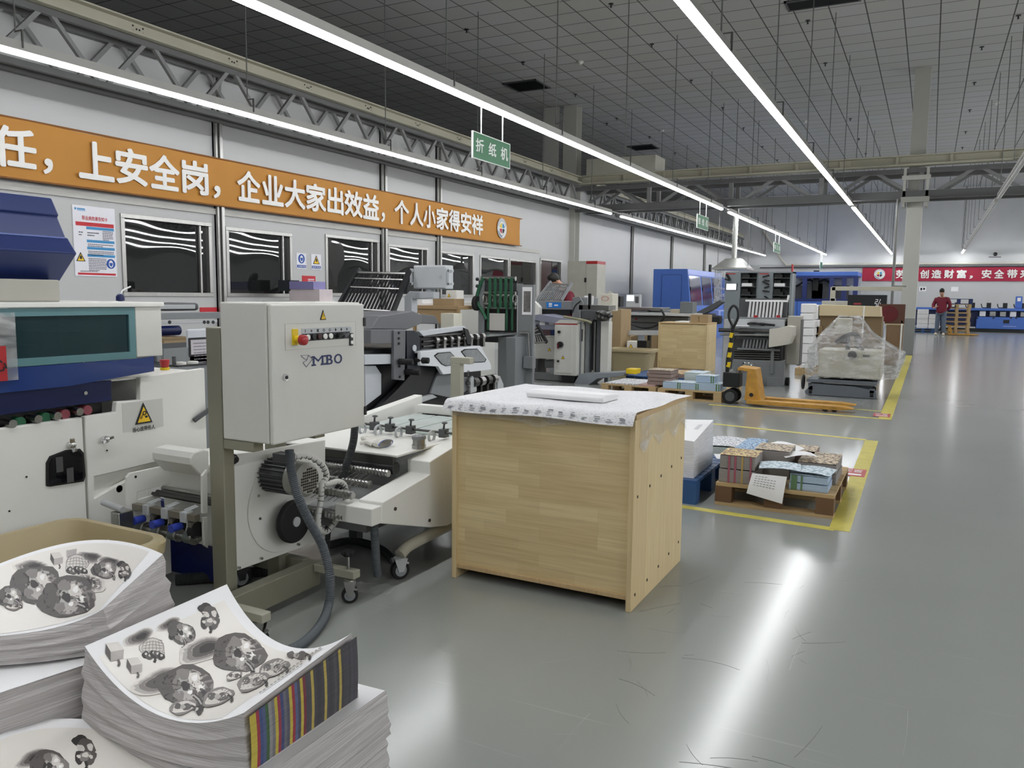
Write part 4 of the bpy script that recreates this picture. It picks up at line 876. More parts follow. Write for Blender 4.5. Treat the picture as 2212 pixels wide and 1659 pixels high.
# translucent blue skirt and blue apron
mb_, ntb, bb_ = node_mat('blue_tinted_skirt'); bb_.inputs['Base Color'].default_value = lin('#27407e'); bb_.inputs['Roughness'].default_value = .12; bb_.inputs['Alpha'].default_value = .86
part(t, 'tinted_skirt', B().prism([(.3, za_-.012), (y0_, za_-.012), (YZ(XW, 333, 775)[0], zb_), (YZ(XW, 333, 800)[0], YZ(XW, 333, 802)[1]), (YZ(XW, 150, 832)[0], YZ(XW, 150, 834)[1]), (.3, YZ(XW, -100, 862)[1])], 'x', XW, XW-.012), mb_)
part(t, 'blue_apron', B().prism([(.3, YZ(XM, 0, 850)[1]+.02), (YZ(XM, 248, 820)[0], YZ(XM, 248, 822)[1]), (YZ(XM, 248, 864)[0], YZ(XM, 248, 866)[1]), (.3, YZ(XM, 0, 906)[1])], 'x', XM-.02, XM-.05), BLUE_D, .003)
part(t, 'blue_apron_bolt', B().cyl((XM-.02, *YZ(XM-.02, 183, 849)), (XM-.012, *YZ(XM-.02, 183, 849)), .008, 10), CHROME)
# stepped hood
ye = 2.15; prof = [XZ(ye, *p) for p in ((112, 428), (128, 465), (125, 470), (142, 512), (148, 515), (167, 548), (130, 607))]
for i, (a, c) in enumerate(zip(prof, prof[1:])):
    pass
hp = [(-4.2, 1.69), (prof[0][0]-.02, prof[0][1])]+prof+[(-4.2, 1.32)]
part(t, 'hood', B().prism([(p[0], p[1]) for p in hp], 'y', .2, ye), BLUE_P, .006)
b = B(); x, z = prof[4]; b.box(x-.006, x+.004, .2, ye-.02, z-.002, z+.004); part(t, 'hood_edge_trim', b, mat('hood_light_edge', '#5f6fae', .3))
BEIGE = mat('beige_grey_panel', '#a5a398', .5, var=.03)
x, z = XZ(2.1, 130, 630); part(t, 'hood_base', B().box(-4.1, x, .3, 2.1, 1.235, 1.325), BEIGE, .006)
# buttons on the low end
p = hx(356, 795, XM-.2); zt_ = pp[5][1]
b = B(); b.cyl((p.x, p.y, zt_), (p.x, p.y, zt_+.012), .022, 14); part(t, 'button_collar', b, YEL_P)
b = B(); b.cyl((p.x, p.y, zt_+.012), (p.x, p.y, zt_+.05), .018, 14, .024); part(t, 'emergency_button', b, RED_P, .003, smooth=True)
p = hx(407, 793, XM-.3); b = B(); b.box(p.x-.04, p.x+.04, p.y-.1, p.y+.1, zt_, zt_+.008); part(t, 'switch_plate', b, BLACK_P)
b = B(); [b.cyl((p.x, p.y+dy, zt_+.008), (p.x, p.y+dy, zt_+.02), .026, 12) for dy in (-.045, .03)]; part(t, 'round_button', b, WHITE_P, smooth=True)
b = B(); b.cyl((p.x-.02, p.y-.07, zt_), (p.x-.02, p.y-.07, zt_+.05), .01, 8); part(t, 'small_lever', b, DGREY_P)
# blue oil can on top
b = B(); b.tube([(XM+.01, 2.62, .68), (XM+.03, 2.72, .74), (XM+.0, 2.8, .79)], .012, 8); part(t, 'grey_cable', b, DGREY_P, smooth=True)
p = hx(260, 652, XM-.45); t2 = thing('oil_bottle', 'small dark blue oil bottle with white spout on the glazed cover', 'bottle', (p.x, p.y, 1.235)); b = B(); b.cyl((p.x, p.y, 1.235), (p.x, p.y, 1.25), .02, 14); b.sphere((p.x, p.y, 1.25), .02, 14, 8); part(t2, 'body', b, BLUE_D, smooth=True)
b = B(); b.tube([(p.x, p.y, 1.262), (p.x, p.y+.015, 1.285), (p.x, p.y+.06, 1.305)], .004, 6); part(t2, 'spout', b, PAPER)
# red plate hanging in clear sleeve at the very left edge
b = B(); y0q, z0q = YZ(XW+.012, -70, 830); y1q, z1q = YZ(XW+.012, 33, 675); b.box(XW+.006, XW+.009, y0q, y1q, z0q, z1q); solo('clear_sleeve', 'clear plastic sleeve taped over the glazed cover at the left edge', 'sleeve', b, FILM)
t2 = thing('red_card', 'red card in the clear sleeve at the left edge of the photo', 'card', (XW, y0q, z0q)); y1r, z1r = YZ(XW+.012, 13, 747); part(t2, 'card', B().box(XW+.0095, XW+.011, y0q, y1r, z0q, z1r), RED_P)
yy, zz = YZ(XW+.012, -14, 803); b = B(); text(b, '心', (XW+.012, yy, zz), Y_, Z_, h=.045, bold=.02); part(t2, 'lettering', b, INK, fix=False)
# ------------------------------------------------------------------ grey feeder bench behind it
t = thing('feeder_bench', 'grey feeder bench with long rail behind the blue hooded machine', 'machine', (-4.6, 3.4, 0))
XB = -4.3
def bbox(px0, py0, px1, py1, X): a = YZ(X, px0, py1); c = YZ(X, px1, py0); return a[0], c[0], a[1], c[1]
def slab(par, nm, X, px0, py0, px1, py1, d, m, bev=.003, **k):
    y0, y1, z0, z1 = bbox(px0, py0, px1, py1, X); part(par, nm, B().box(X-d, X, y0, y1, z0, z1), m, bev, **k); return y0, y1, z0, z1
slab(t, 'top_rail', XB, 340, 674, 478, 691, .08, GREY_P); slab(t, 'lower_rail', XB+.02, 340, 692, 470, 701, .05, LGREY_P)
y0, y1, z0, z1 = slab(t, 'cover_lid', XB-.15, 355, 654, 431, 672, .3, DGREY_P, .02); slab(t, 'lid_glass', XB-.14, 345, 658, 422, 668, .01, LGREY_P)
slab(t, 'bench_body', XB-.02, 340, 752, 412, 782, .7, GREY_P); part(t, 'bench_leg', B().box(XB-.7, XB-.05, 2.9, 4.2, 0, .95), DGREY_P)
for px in (366, 441, 449, 460): y, z = YZ(XB+.02, px, 696); part(t, 'bolt', B().cyl((XB+.02, y, z), (XB+.024, y, z), .012, 8), BLACK_P)
y0, y1, z0, z1 = bbox(355, 727, 412, 752, XB-.1); solo('cardboard_tray', 'brown cardboard tray on the grey bench behind the machine', 'tray', B().box(XB-.5, XB-.1, y0, y1, z0, z1), CARD, bevel=.004)
y0, y1, z0, z1 = bbox(345, 703, 396, 727, XB-.2); b = B(); b.cyl((XB-.25, y0, (z0+z1)/2), (XB-.25, y1, (z0+z1)/2), (z1-z0)/2, 18); solo('blue_drum', 'dark blue roll lying on the cardboard tray', 'roll', b, BLUE_D, smooth=True)
XH = -3.7
t = thing('document_holder', 'pale grey panel with a black framed document behind the cabinet post', 'document holder', (XH, 3.1, .8))
slab(t, 'panel', XH, 408, 709, 470, 796, .02, mat('pale_blue_grey', '#c3c6cc', .4), .01); y0, y1, z0, z1 = slab(t, 'document_frame', XH+.004, 409, 727, 468, 771, .006, INK)
part(t, 'document', B().box(XH+.004, XH+.006, y0+.012, y1-.01, z0+.012, z1-.012), mat('document_paper', '#bdb8bd', .5)); b = B(); lines(b, XH+.0062, y0+.03, y1-.03, z1-.03, 8, .018, .005, 3); part(t, 'print', b, mat('doc_grey', '#7f7a82', .6))
part(t, 'stand_foot', B().box(XH-.02, XH, 3.0, 3.3, 0, .97), GREY_P)
# ------------------------------------------------------------------ roller delivery unit beside the post
t = thing('roller_unit', 'white side plates with steel rollers and three blue knobs left of the post', 'roller unit', (-2.7, 2.3, 0))
XL = -2.9
pl = polyx(XL, (275, 1170), (274, 1031), (281, 1022), (413, 994), (413, 1032), (296, 1063), (296, 1080), (346, 1066), (352, 1130), (352, 1170))
part(t, 'side_plate', B().prism(pl, 'x', XL, XL-.012), WHITE_P, .002); y, z = YZ(XL, 293, 1030); part(t, 'plate_hole', B().cyl((XL, y, z), (XL+.001, y, z), .006, 8), BLACK_P)
b = B(); b.box(XL-.012, XL, 2.15, 2.35, .05, pl[0][1]); part(t, 'side_plate_foot', b, WHITE_P)
XR2 = -2.53
pl = polyx(XR2, (437, 1028), (448, 1014), (449, 1108), (438, 1110)); part(t, 'right_plate', B().prism(pl, 'x', XR2, XR2-.012), WHITE_P, .002)
pl = polyx(XR2, (439, 1118), (449, 1117), (450, 1184), (441, 1178)); part(t, 'right_plate', B().prism(pl, 'x', XR2, XR2-.012), WHITE_P, .002)
part(t, 'right_support', B().box(XR2-.012, XR2, 2.28, 2.33, .03, .56), WHITE_P)
pl = polyx(-2.62, (411, 990), (418, 978), (440, 971), (452, 973), (452, 1022), (436, 1030), (412, 1004)); part(t, 'white_cover', B().prism(pl, 'x', -2.62, -2.85), WHITE_P, .006)
def xbar(nm, px, py, qx, qy, x0, x1, w, m, rnd=True, **k):
    a = hx(px, py, x0); c = hx(qx, qy, x1); c.y = a.y; c.z = a.z
    part(t, nm, B().cyl(a, c, w, 14) if rnd else B().bar(a, c, w, w), m, smooth=rnd, **k); return a
xbar('flat_bar', 392, 1034, 436, 1042, XL, XR2, .026, STEEL, False); xbar('roller', 352, 1054, 432, 1074, XL, XR2, .011, STEEL); xbar('roller', 340, 1064, 430, 1080, XL, XR2, .013, DSTEEL); xbar('roller', 330, 1066, 430, 1090, XL, XR2, .008, DSTEEL)
KB = mat('khaki_steel', '#8b8779', .4, .6)
a = xbar('clamp_bar', 291, 1093, 437, 1122, XL, XR2, .026, KB, False)
for k in range(3):
    x = XL+.09+.11*k; b = B(); b.box(x-.016, x+.016, a.y-.022, a.y+.018, a.z-.022, a.z+.02); b.bar((x, a.y, a.z+.02), (x+.015, a.y+.045, a.z+.032), .016, .005); b.bar((x-.02, a.y+.005, a.z+.02), (x-.002, a.y+.05, a.z+.032), .014, .005); part(t, 'wing_clamp', b, LGREY_P, .002)
    b = B(); b.box(x+.015, x+.035, a.y-.01, a.y+.03, a.z-.075, a.z-.02); part(t, 'hanger_plate', b, KB)
    x -= .035; b = B(); b.cyl((x, a.y-.05, a.z-.045), (x, a.y, a.z-.045), .017, 14, .015); part(t, 'blue_knob', b, mat('blue_knob_plastic', '#3546a8', .4), smooth=True)
    b = B(); b.cyl((x+.05, a.y+.02, a.z-.06), (x+.075, a.y+.02, a.z-.06), .036, 18); part(t, 'rubber_wheel', b, RUBBER, smooth=True)
a = xbar('lower_shaft', 297, 1137, 445, 1166, XL, XR2, .011, STEEL)
for k, dx in enumerate((.03, .13, .225, .315)):
    b = B(); x = XL+dx; b.cyl((x-.02, a.y, a.z), (x+.02, a.y, a.z), .025, 18); part(t, 'collar', b, mat('green_grey_collar', '#5d6662', .5), smooth=True); b = B(); b.cyl((x+.02, a.y, a.z), (x+.03, a.y, a.z), .027, 18); part(t, 'steel_ring', b, STEEL, smooth=True)
b = B(); b.cyl((-2.96, 2.08, .42), (-2.84, 2.08, .405), .013, 12); part(t, 'side_handle', b, LGREY_P, smooth=True); b = B(); b.box(-2.89, -2.84, 2.06, 2.13, .3, .395); part(t, 'handle_bracket', b, STEEL, .004)
b = B(); b.box(-3.35, -2.6, 2.42, 2.45, .02, .34); part(t, 'blue_back_panel', b, mat('deep_navy_panel', '#0d1a60', .4))
# ------------------------------------------------------------------ control cabinet on its stand
FX = -2.1
t = thing('control_cabinet', 'tall grey white control cabinet with red emergency button on a khaki post stand', 'control cabinet', (-2.3, 2.4, 0))
cy0, cy1, cz0, cz1 = 2.158, 2.70, .728, 1.246
part(t, 'cabinet_box', B().box(FX-.25, FX-.02, cy0, cy1, cz0, cz1), CAB_P, .006)
d_ = mesh_obj('door', B().box(FX-.018, FX, cy0+.004, cy1, cz0-.002, cz1-.006), CAB_P, WL[t.name], .006); d_.parent = t; WL[d_.name] = WL[t.name]
pa = YZ(FX, 616, 757); pc = YZ(FX, 768, 694); b = B(); frame_rect(b, FX, FX+.0012, pa[0], pc[0], pa[1], pc[1], .0015); part(d_, 'panel_outline', b, mat('panel_emboss', '#b4b4ad', .5)); part(d_, 'panel_plate', B().box(FX, FX+.0008, pa[0], pc[0], pa[1], pc[1]), mat('panel_plate', '#d2d2ca', .45, var=.01))
a = YZ(FX, 651, 719); c = YZ(FX, 754, 711); part(d_, 'symbol_strip', B().box(FX, FX+.003, a[0], c[0], a[1]-.004, a[1]+.016), LGREY_P); part(d_, 'button_panel', B().box(FX, FX+.004, a[0], c[0], a[1]-.032, a[1]-.004), BLACK_P)
sym = B(); n = 8
for k in range(n):
    y = a[0]+(c[0]-a[0])*(k+.5)/n; z = a[1]+.006; x = FX+.0036
    if k == 0: sym.bar((x, y, z-.005), (x, y, z+.006), .0015)
    elif k in (1, 7): sym.add([(x, y-.004, z-.006), (x, y+.006, z), (x, y-.004, z+.006)], [(0, 1, 2)])
    elif k == 2: sym.bar((x, y-.005, z-.005), (x, y+.005, z+.005), .0025); sym.bar((x, y-.005, z+.005), (x, y+.005, z-.005), .0025)
    elif k in (3, 4): sym.ring((x, y, z), X_, .005, .001, 12, 4)
    else: sym.bar((x, y, z-.006), (x, y, z+.006), .004, .001); sym.bar((x, y-.005, z), (x, y+.005, z), .001, .003)
part(d_, 'symbols', sym, INK, fix=False)
for k, cl in enumerate((WHITE_P, BLACK_P, mat('dark_maroon_button', '#3a1416', .4), WHITE_P, WHITE_P)):
    y = a[0]+(c[0]-a[0])*(.1+.117*k); part(d_, 'push_button', B().cyl((FX+.004, y, a[1]-.018), (FX+.011, y, a[1]-.018), .011, 16), cl, .002, smooth=True)
for k in (0, 1):
    y = a[0]+(c[0]-a[0])*(.74+.13*k); b = B(); b.cyl((FX+.004, y, a[1]-.018), (FX+.012, y, a[1]-.018), .011, 14); b.bar((FX+.016, y-.011, a[1]-.022), (FX+.018, y+.012, a[1]-.012), .008, .01); part(d_, 'selector_switch', b, BLACK_P if k == 0 else DGREY_P)
e = YZ(FX, 757, 732); part(d_, 'key_plate', B().box(FX, FX+.006, e[0]-.01, e[0]+.012, e[1]-.028, e[1]+.024), BLACK_P, .003)
for dz in (.013, -.014): part(d_, 'white_button', B().cyl((FX+.006, e[0]+.001, e[1]+dz), (FX+.009, e[0]+.001, e[1]+dz), .0075, 14), WHITE_P)
part(d_, 'symbol_tag', B().box(FX, FX+.002, e[0]-.018, e[0]+.004, e[1]+.028, e[1]+.048), LGREY_P)
e = YZ(FX, 636, 728); part(d_, 'emergency_plate', B().box(FX, FX+.006, e[0]-.015, e[0]+.015, e[1]-.03, e[1]+.03), YEL_P, .001)
part(d_, 'emergency_collar', B().cyl((FX+.006, e[0]+.004, e[1]-.01), (FX+.03, e[0]+.004, e[1]-.01), .015, 14, .011), YEL_P, smooth=True); b = B(); b.cyl((FX+.03, e[0]+.004, e[1]-.01), (FX+.045, e[0]+.004, e[1]-.01), .02, 18); b.sphere((FX+.045, e[0]+.004, e[1]-.01), .02, 16, 8, (.5, 1, 1)); part(d_, 'emergency_button', b, RED_P, smooth=True)
c_ = YZ(FX, 697, 681); tri_sign(d_, (FX, c_[0], c_[1]), Y_, Z_, .035, glyph=BOLT, hs=1.2)
NAVY = mat('logo_navy', '#1d2b5c', .5)
b = B(); l0 = YZ(FX, 673, 791); l1 = YZ(FX, 738, 783); w = (l1[0]-l0[0]); hL = .038; z0 = l0[1]
for ch_, f0, f1 in (('M', 0, .40), ('B', .45, .70), ('O', .74, 1)): text(b, ch_, (FX, l0[0]+w*f0+(.006 if ch_ != 'O' else 0), z0), Y_, Z_, h=hL, w=w*(f1-f0)-(.01 if ch_ != 'O' else 0), bold=0 if ch_ == 'M' else .012)
for f in (0, .29): b.box(FX, FX+.002, l0[0]+w*f, l0[0]+w*(f+.13), z0, z0+.006)
for f in (0, .32): b.box(FX, FX+.002, l0[0]+w*f, l0[0]+w*(f+.09), z0+hL-.006, z0+hL)
b.box(FX, FX+.002, l0[0]+w*.425, l0[0]+w*.52, z0, z0+.007); b.box(FX, FX+.002, l0[0]+w*.425, l0[0]+w*.52, z0+hL-.007, z0+hL); part(d_, 'logo_lettering', b, NAVY, fix=False)
b = B(); P = [(FX+.002, *YZ(FX, *p)) for p in ((649, 768), (666, 767), (674, 776), (661, 793), (654, 783), (662, 778), (657, 775))]
for i, j in ((0, 1), (1, 2), (2, 3), (3, 4), (4, 5), (5, 1), (5, 6), (6, 0)): b.bar(P[i], P[j], .0016, .001)
part(d_, 'logo_outline', b, NAVY)
y, z = YZ(FX, 615, 815); b = B(); b.cyl((FX, y, z), (FX+.01, y, z), .014, 18, .012); part(d_, 'lock', b, CHROME, smooth=True); part(d_, 'lock_core', B().cyl((FX+.01, y, z), (FX+.012, y, z), .007, 12), BLACK_P)
for z in (1.165, .79): part(d_, 'hinge', B().box(FX-.016, FX+.006, cy1-.008, cy1+.004, z-.018, z+.018), BLACK_P)
# stand
b = B(); b.box(-2.43, -2.355, 2.16, 2.215, .04, 1.15); part(t, 'post', b, KHAKI_P, .004)
b = B(); b.box(-2.50, -2.43, 2.52, 2.58, .03, .74); part(t, 'post', b, KHAKI_P, .004)
b = B(); b.box(-2.354, -2.2, 2.162, 2.213, .69, .727); b.box(-2.429, -2.2, 2.5, 2.56, .69, .727); part(t, 'cabinet_bracket', b, KHAKI_P, .002)
b = B(); b.box(-2.33, -2.27, 2.10, 2.6, .03, .135); part(t, 'base_rail', b, KHAKI_P, .004)
b = B(); b.box(-2.9, -2.33, 2.56, 2.6, .06, .14); part(t, 'cross_rail', b, KHAKI_P, .004)
for y in (2.04, 2.555): b = B(); b.box(-2.269, -2.055, y, y+.045, .10, .134); part(t, 'foot_bar', b, mat('pale_khaki', '#a9a797', .45, .2), .003)
def caster(par, x, y, r, rot=0, top=.1, m=LGREY_P):
    a = math.radians(rot); d = Vector((math.cos(a), math.sin(a), 0)); n = Vector((-d.y, d.x, 0)); c = Vector((x, y, r))
    f = B(); f.cyl((x, y, top-.006), (x, y, top), r*.7, 14)
    for s in (-1, 1): f.prism([(0, 0)], 'z', 0, 0) if 0 else f.add([c+n*s*r*.42+d*k*r+Z_*z for k, z in ((-.75, top-r-.004), (.75, top-r-.004), (.3, -r*.15), (-.3, -r*.15))]+[c+n*s*r*.52+d*k*r+Z_*z for k, z in ((-.75, top-r-.004), (.75, top-r-.004), (.3, -r*.15), (-.3, -r*.15))], [(0, 1, 2, 3), (7, 6, 5, 4), (0, 4, 5, 1), (1, 5, 6, 2), (2, 6, 7, 3), (3, 7, 4, 0)])
    f.bar(c+d*r*.9+Z_*(r*.7), c-d*r*.2+Z_*(r*.95), r*.9, .008)
    fk = part(par, 'caster_fork', f, m, .001)
    w = B(); w.cyl(c-n*r*.36, c+n*r*.36, r, 22); part(fk, 'caster_wheel', w, RUBBER, .003, smooth=True); h = B(); h.cyl(c-n*r*.39, c+n*r*.39, r*.66, 18); part(fk, 'caster_hub', h, mat('caster_hub_grey', '#8c9092', .4), smooth=True)
caster(t, -2.075, 2.555, .034, 40, .1, STEEL); caster(t, -2.09, 2.06, .034, 20, .1, STEEL)
b = B(); b.cyl((-2.1, 2.578, .135), (-2.1, 2.578, .19), .006, 8); part(t, 'jack_screw', b, STEEL); b = B(); b.cyl((-2.1, 2.578, .19), (-2.1, 2.578, .212), .02, 10, .024); [b.sphere((-2.1+.02*math.cos(k*1.047), 2.578+.02*math.sin(k*1.047), .203), .01, 8, 5) for k in range(6)]; part(t, 'star_knob', b, RUBBER, smooth=True)
# ------------------------------------------------------------------ motor plate unit
MX = -2.40
t = thing('slitter_unit', 'white upright plate unit with finned motor and black hand wheel under the cabinet', 'machine', (-2.6, 2.6, 0))
pl = polyx(MX, (493, 1240), (483, 985), (560, 975), (703, 950), (703, 1165)); part(t, 'front_plate', B().prism(pl, 'x', MX, MX-.02), WHITE_P, .003)
part(t, 'gear_housing', B().box(-2.95, -2.56, 2.36, 2.85, .2, .56), WHITE_P, .01); part(t, 'support_leg', B().cyl((-2.58, 2.68, 0), (-2.58, 2.68, .2), .022, 12), BLACK_P)
dc = YZ(MX, 612, 1088); b = B(); b.cyl((MX, dc[0], dc[1]), (MX+.006, dc[0], dc[1]), .205, 48); part(t, 'cover_disc', b, WHITE_P, .001)
for px, py in ((558, 1071), (561, 1120), (565, 1206), (517, 1226), (645, 1176), (688, 1160)): y, z = YZ(MX+.006, px, py); part(t, 'cap_screw', B().cyl((MX, y, z), (MX+.011, y, z), .0055, 10), STEEL)
y, z = YZ(MX, 503, 992); b = B(); b.ring((MX+.004, y, z), X_, .016, .006, 16, 6); b.cyl((MX, y, z), (MX+.02, y, z), .013, 12); part(t, 'cable_gland', b, BLACK_P, smooth=True)
my, mz = YZ(-2.30, 620, 1030)
b = B(); b.cyl((MX, my, mz), (-2.25, my, mz), .058, 24)
for k in range(22): a = 2*math.pi*k/22; b.bar((MX+.005, my+.064*math.cos(a), mz+.064*math.sin(a)), (-2.26, my+.064*math.cos(a), mz+.064*math.sin(a)), .004, .014, upv=(0, math.cos(a), math.sin(a)))
mb2 = part(t, 'motor_body', b, DGREY_P)
b = B(); b.cyl((-2.26, my, mz), (-2.195, my, mz), .07, 28); b.cyl((-2.195, my, mz), (-2.18, my, mz), .07, 28, .056); part(mb2, 'motor_cap', b, mat('motor_cap_grey', '#9b9b94', .4, .3), smooth=True)
b = B()
for i in range(-4, 5):
    for j in range(-4, 5):
        if math.hypot(i, j) < 4.4 and math.hypot(i, j) > .8: b.box(-2.181, -2.1785, my+i*.0115-.004, my+i*.0115+.004, mz+j*.0115-.004, mz+j*.0115+.004)
part(mb2, 'fan_grille', b, BLACK_P)
b = B(); b.box(-2.35, -2.27, my-.03, my+.02, mz+.05, mz+.1); part(mb2, 'terminal_box', b, DGREY_P, .004)
wy, wz = YZ(-2.32, 640, 1127); b = B(); b.cyl((MX, wy, wz), (-2.34, wy, wz), .03, 16); b.cyl((-2.35, wy, wz), (-2.32, wy, wz), .092, 40); hw = part(t, 'hand_wheel', b, RUBBER, .008, smooth=True); b = B(); b.cyl((-2.32, wy, wz), (-2.315, wy, wz), .021, 20); part(hw, 'hand_wheel_hub', b, LGREY_P)
caster(t, -2.60, 2.46, .045, 70, .13, BLACK_P); b = B(); b.bar((-2.60, 2.46, .13), (-2.60, 2.46, .2), .03, .02); part(t, 'caster_stem', b, BLACK_P)
# hoses
HOSE = mat('grey_corrugated_hose', '#50565a', .5, var=.05); HOSED = mat('dark_corrugated_hose', '#2f3234', .5)
def hose(lab, pts, r, m, ribs=140, rr=.0022, **k): solo('cable_hose', lab, 'hose', B().tube(pts, r, 12, ribs, rr), m, smooth=True)
hose('grey corrugated hose hanging from the control cabinet down to the floor', [tuple(hx(px, py, x)) for px, py, x in ((625, 972, -2.16), (629, 1015, -2.14), (643, 1070, -2.12), (668, 1125, -2.1), (697, 1180, -2.08), (712, 1240, -2.05))]+[tuple(hz(711, 1300, .06)), tuple(hz(692, 1350, .022)), tuple(hz(640, 1398, .018)), tuple(hz(560, 1420, .018))], .0185, HOSE)
hose('dark corrugated hose behind the white spiral wrapped cable loop', [tuple(hx(px, py, x)) for px, py, x in ((767, 920, -2.3), (762, 960, -2.3), (745, 1015, -2.32), (722, 1080, -2.36), (708, 1140, -2.4), (702, 1200, -2.42))], .0185, HOSED)
hose('dark hose curving over the floor behind the stand', [tuple(hz(700, 1180, .02)), tuple(hz(760, 1168, .02)), tuple(hz(820, 1185, .02)), tuple(hz(850, 1210, .02))], .02, HOSED)
hose('thick black hose lying on the floor under the white motor plate', [tuple(hz(380, 1252, .025)), tuple(hz(470, 1245, .025)), tuple(hz(590, 1230, .025))], .026, HOSED)
hose('short grey hose hanging beside the caster of the delivery table', [(-2.09, 2.74, .3), (-2.09, 2.75, .2), (-2.1, 2.77, .1), (-2.1, 2.78, .04)], .019, HOSE)
t = thing('spiral_cable', 'white spiral wrapped cable loop beside the motor', 'cable', (-2.25, 2.6, .2))
P = [tuple(hx(px, py, x)) for px, py, x in ((632, 988, -2.3), (665, 984, -2.28), (695, 1003, -2.27), (706, 1028, -2.26), (695, 1048, -2.26), (694, 1075, -2.26), (688, 1115, -2.26), (690, 1140, -2.26), (706, 1148, -2.26), (730, 1118, -2.25), (746, 1080, -2.25), (745, 1050, -2.25), (730, 1040, -2.25), (706, 1046, -2.255), (690, 1042, -2.28))]
part(t, 'wrapped_cable', B().tube(P, .0125, 10), mat('spiral_wrap_white', '#d5d5d0', .5), smooth=True)
b = B(); P_ = [Vector(p) for p in P]
for i in range(len(P)-1):
    for k in range(3):
        f = (k+.5)/3; c = P_[i].lerp(P_[i+1], f); b.ring(c, (P_[i+1]-P_[i])+Vector((0, .004, .004)), .0118, .0016, 12, 5)
part(t, 'spiral_gap', b, BLACK_P)
# ------------------------------------------------------------------ delivery table with rollers
t = thing('delivery_table', 'white delivery table with spiral rollers and slanted side cover left of the near crate', 'delivery table', (-2.4, 3.3, 0))
XC = -2.0
pl = polyx(XC, (824, 1131), (826, 1086), (929, 1025), (928, 998), (976, 968)); y9 = 4.05
prof = [(pl[0][0], pl[0][1]), (pl[1][0], pl[1][1]), pl[2], pl[3], (pl[4][0], pl[4][1]), (y9, pl[4][1]+.08), (y9, .22), (3.2, .175), (3.05, .205)]
part(t, 'side_cover', B().prism(prof, 'x', XC, XC-.125), WHITE_P, .004)
part(t, 'side_cover', B().prism([(p[0]+.1, p[1]+(.03 if 0 < i < 6 else 0)) for i, p in enumerate(prof)], 'x', -2.78, -2.84), WHITE_P, .004)
part(t, 'nose_block', B().box(-2.2, XC-.004, pl[0][0]-.06, pl[0][0]+.05, pl[0][1], pl[0][1]+.075), WHITE_P, .004)
for px, py in ((853, 1099), (927, 1124)): y, z = YZ(XC, px, py); part(t, 'bolt', B().cyl((XC, y, z), (XC+.005, y, z), .008, 10), DSTEEL)
part(t, 'deck_plate', B().box(-2.78, XC-.10, 2.93, 3.45, .545, .556), WHITE_P, .003)
part(t, 'deck_lip', B().box(-2.78, XC-.12, 2.925, 2.94, .51, .545), DSTEEL)
for k in range(4): x = -2.72+k*.16; part(t, 'guide_plate', B().box(x, x+.15, 3.45, 3.98, .556, .568), mat('pale_glass_green', '#b9c4c0', .2), .002)
part(t, 'end_bar', B().box(-2.72, -2.1, 4.0, 4.06, .57, .62), WHITE_P, .004)
for y, z, x0, x1 in ((2.90, .475, -2.74, -2.125), (2.82, .435, -2.74, -2.17), (2.66, .425, -2.55, -2.135), (2.63, .335, -2.55, -2.16)):
    b = B(); b.tube([(x0, y, z), ((x0+x1)/2, y, z), (x1, y, z)], .019, 14, 55, .004); part(t, 'spiral_roller', b, STEEL, smooth=True)
part(t, 'black_roller', B().cyl((-2.76, 2.95, .49), (-2.12, 2.95, .49), .03, 16), BLACK_P, smooth=True)
for k in range(12): x = -2.55+k*.031; part(t, 'guide_wire', B().cyl((x, 2.62, .40), (x, 2.9, .47), .0018, 5), STEEL)
part(t, 'bed_plate', B().add([(-2.55, 2.66, .35), (-2.13, 2.66, .35), (-2.13, 2.95, .40), (-2.55, 2.95, .40), (-2.55, 2.66, .34), (-2.13, 2.66, .34), (-2.13, 2.95, .39), (-2.55, 2.95, .39)], [(0, 1, 2, 3), (7, 6, 5, 4), (0, 4, 5, 1), (1, 5, 6, 2), (2, 6, 7, 3), (3, 7, 4, 0)]), LGREY_P)
part(t, 'under_frame', B().box(-2.72, XC-.13, 2.80, 4.0, .24, .34), DGREY_P, .004); part(t, 'beam', B().box(-2.7, XC-.13, 2.74, 2.80, .24, .31), GREY_P, .003)
KH2 = mat('cast_arm_beige', '#b8b4a4', .45, var=.04)
b = B(); b.tube([(-2.03, 3.3, .16), (-2.04, 3.1, .15), (-2.055, 2.95, .135), (-2.06, 2.89, .11)], .028, 10); part(t, 'caster_arm', b, KH2, smooth=True)
caster(t, -2.06, 2.89, .042, 60, .1, LGREY_P)
b = B(); b.box(-2.6, -2.55, 3.2, 3.25, 0, .3); b.box(-2.6, -2.55, 3.9, 3.95, 0, .3); b.box(-2.12, -2.08, 3.9, 3.95, 0, .3); part(t, 'leg', b, DGREY_P)
part(t, 'clamp_shaft', B().cyl((-2.72, 3.38, .595), (-2.06, 3.36, .595), .007, 10), DSTEEL, smooth=True)
for x in (-2.56, -2.46, -2.33, -2.13):
    b = B(); b.box(x-.018, x+.018, 3.35, 3.39, .57, .612); b.cyl((x, 3.37, .612), (x+.01, 3.36, .64), .005, 8); b.sphere((x+.012, 3.36, .645), .016, 10, 6, (1, 1, .4)); part(t, 'clamp', b, DGREY_P, smooth=True)
    b = B(); b.ring((x-.04, 3.32, .578), X_, .026, .007, 18, 6); part(t, 'rubber_ring', b, LGREY_P, smooth=True)
g = hz(905, 962, .57); b = B(); b.cyl((g.x, g.y, .556), (g.x, g.y, .575), .034, 24); b.cyl((g.x, g.y, .575), (g.x, g.y, .6), .030, 24); rk = part(t, 'register_knob', b, STEEL, smooth=True); b = B(); b.cyl((g.x, g.y, .6), (g.x, g.y, .618), .034, 24); part(rk, 'register_knob_cap', b, GREY_P, .003, smooth=True)
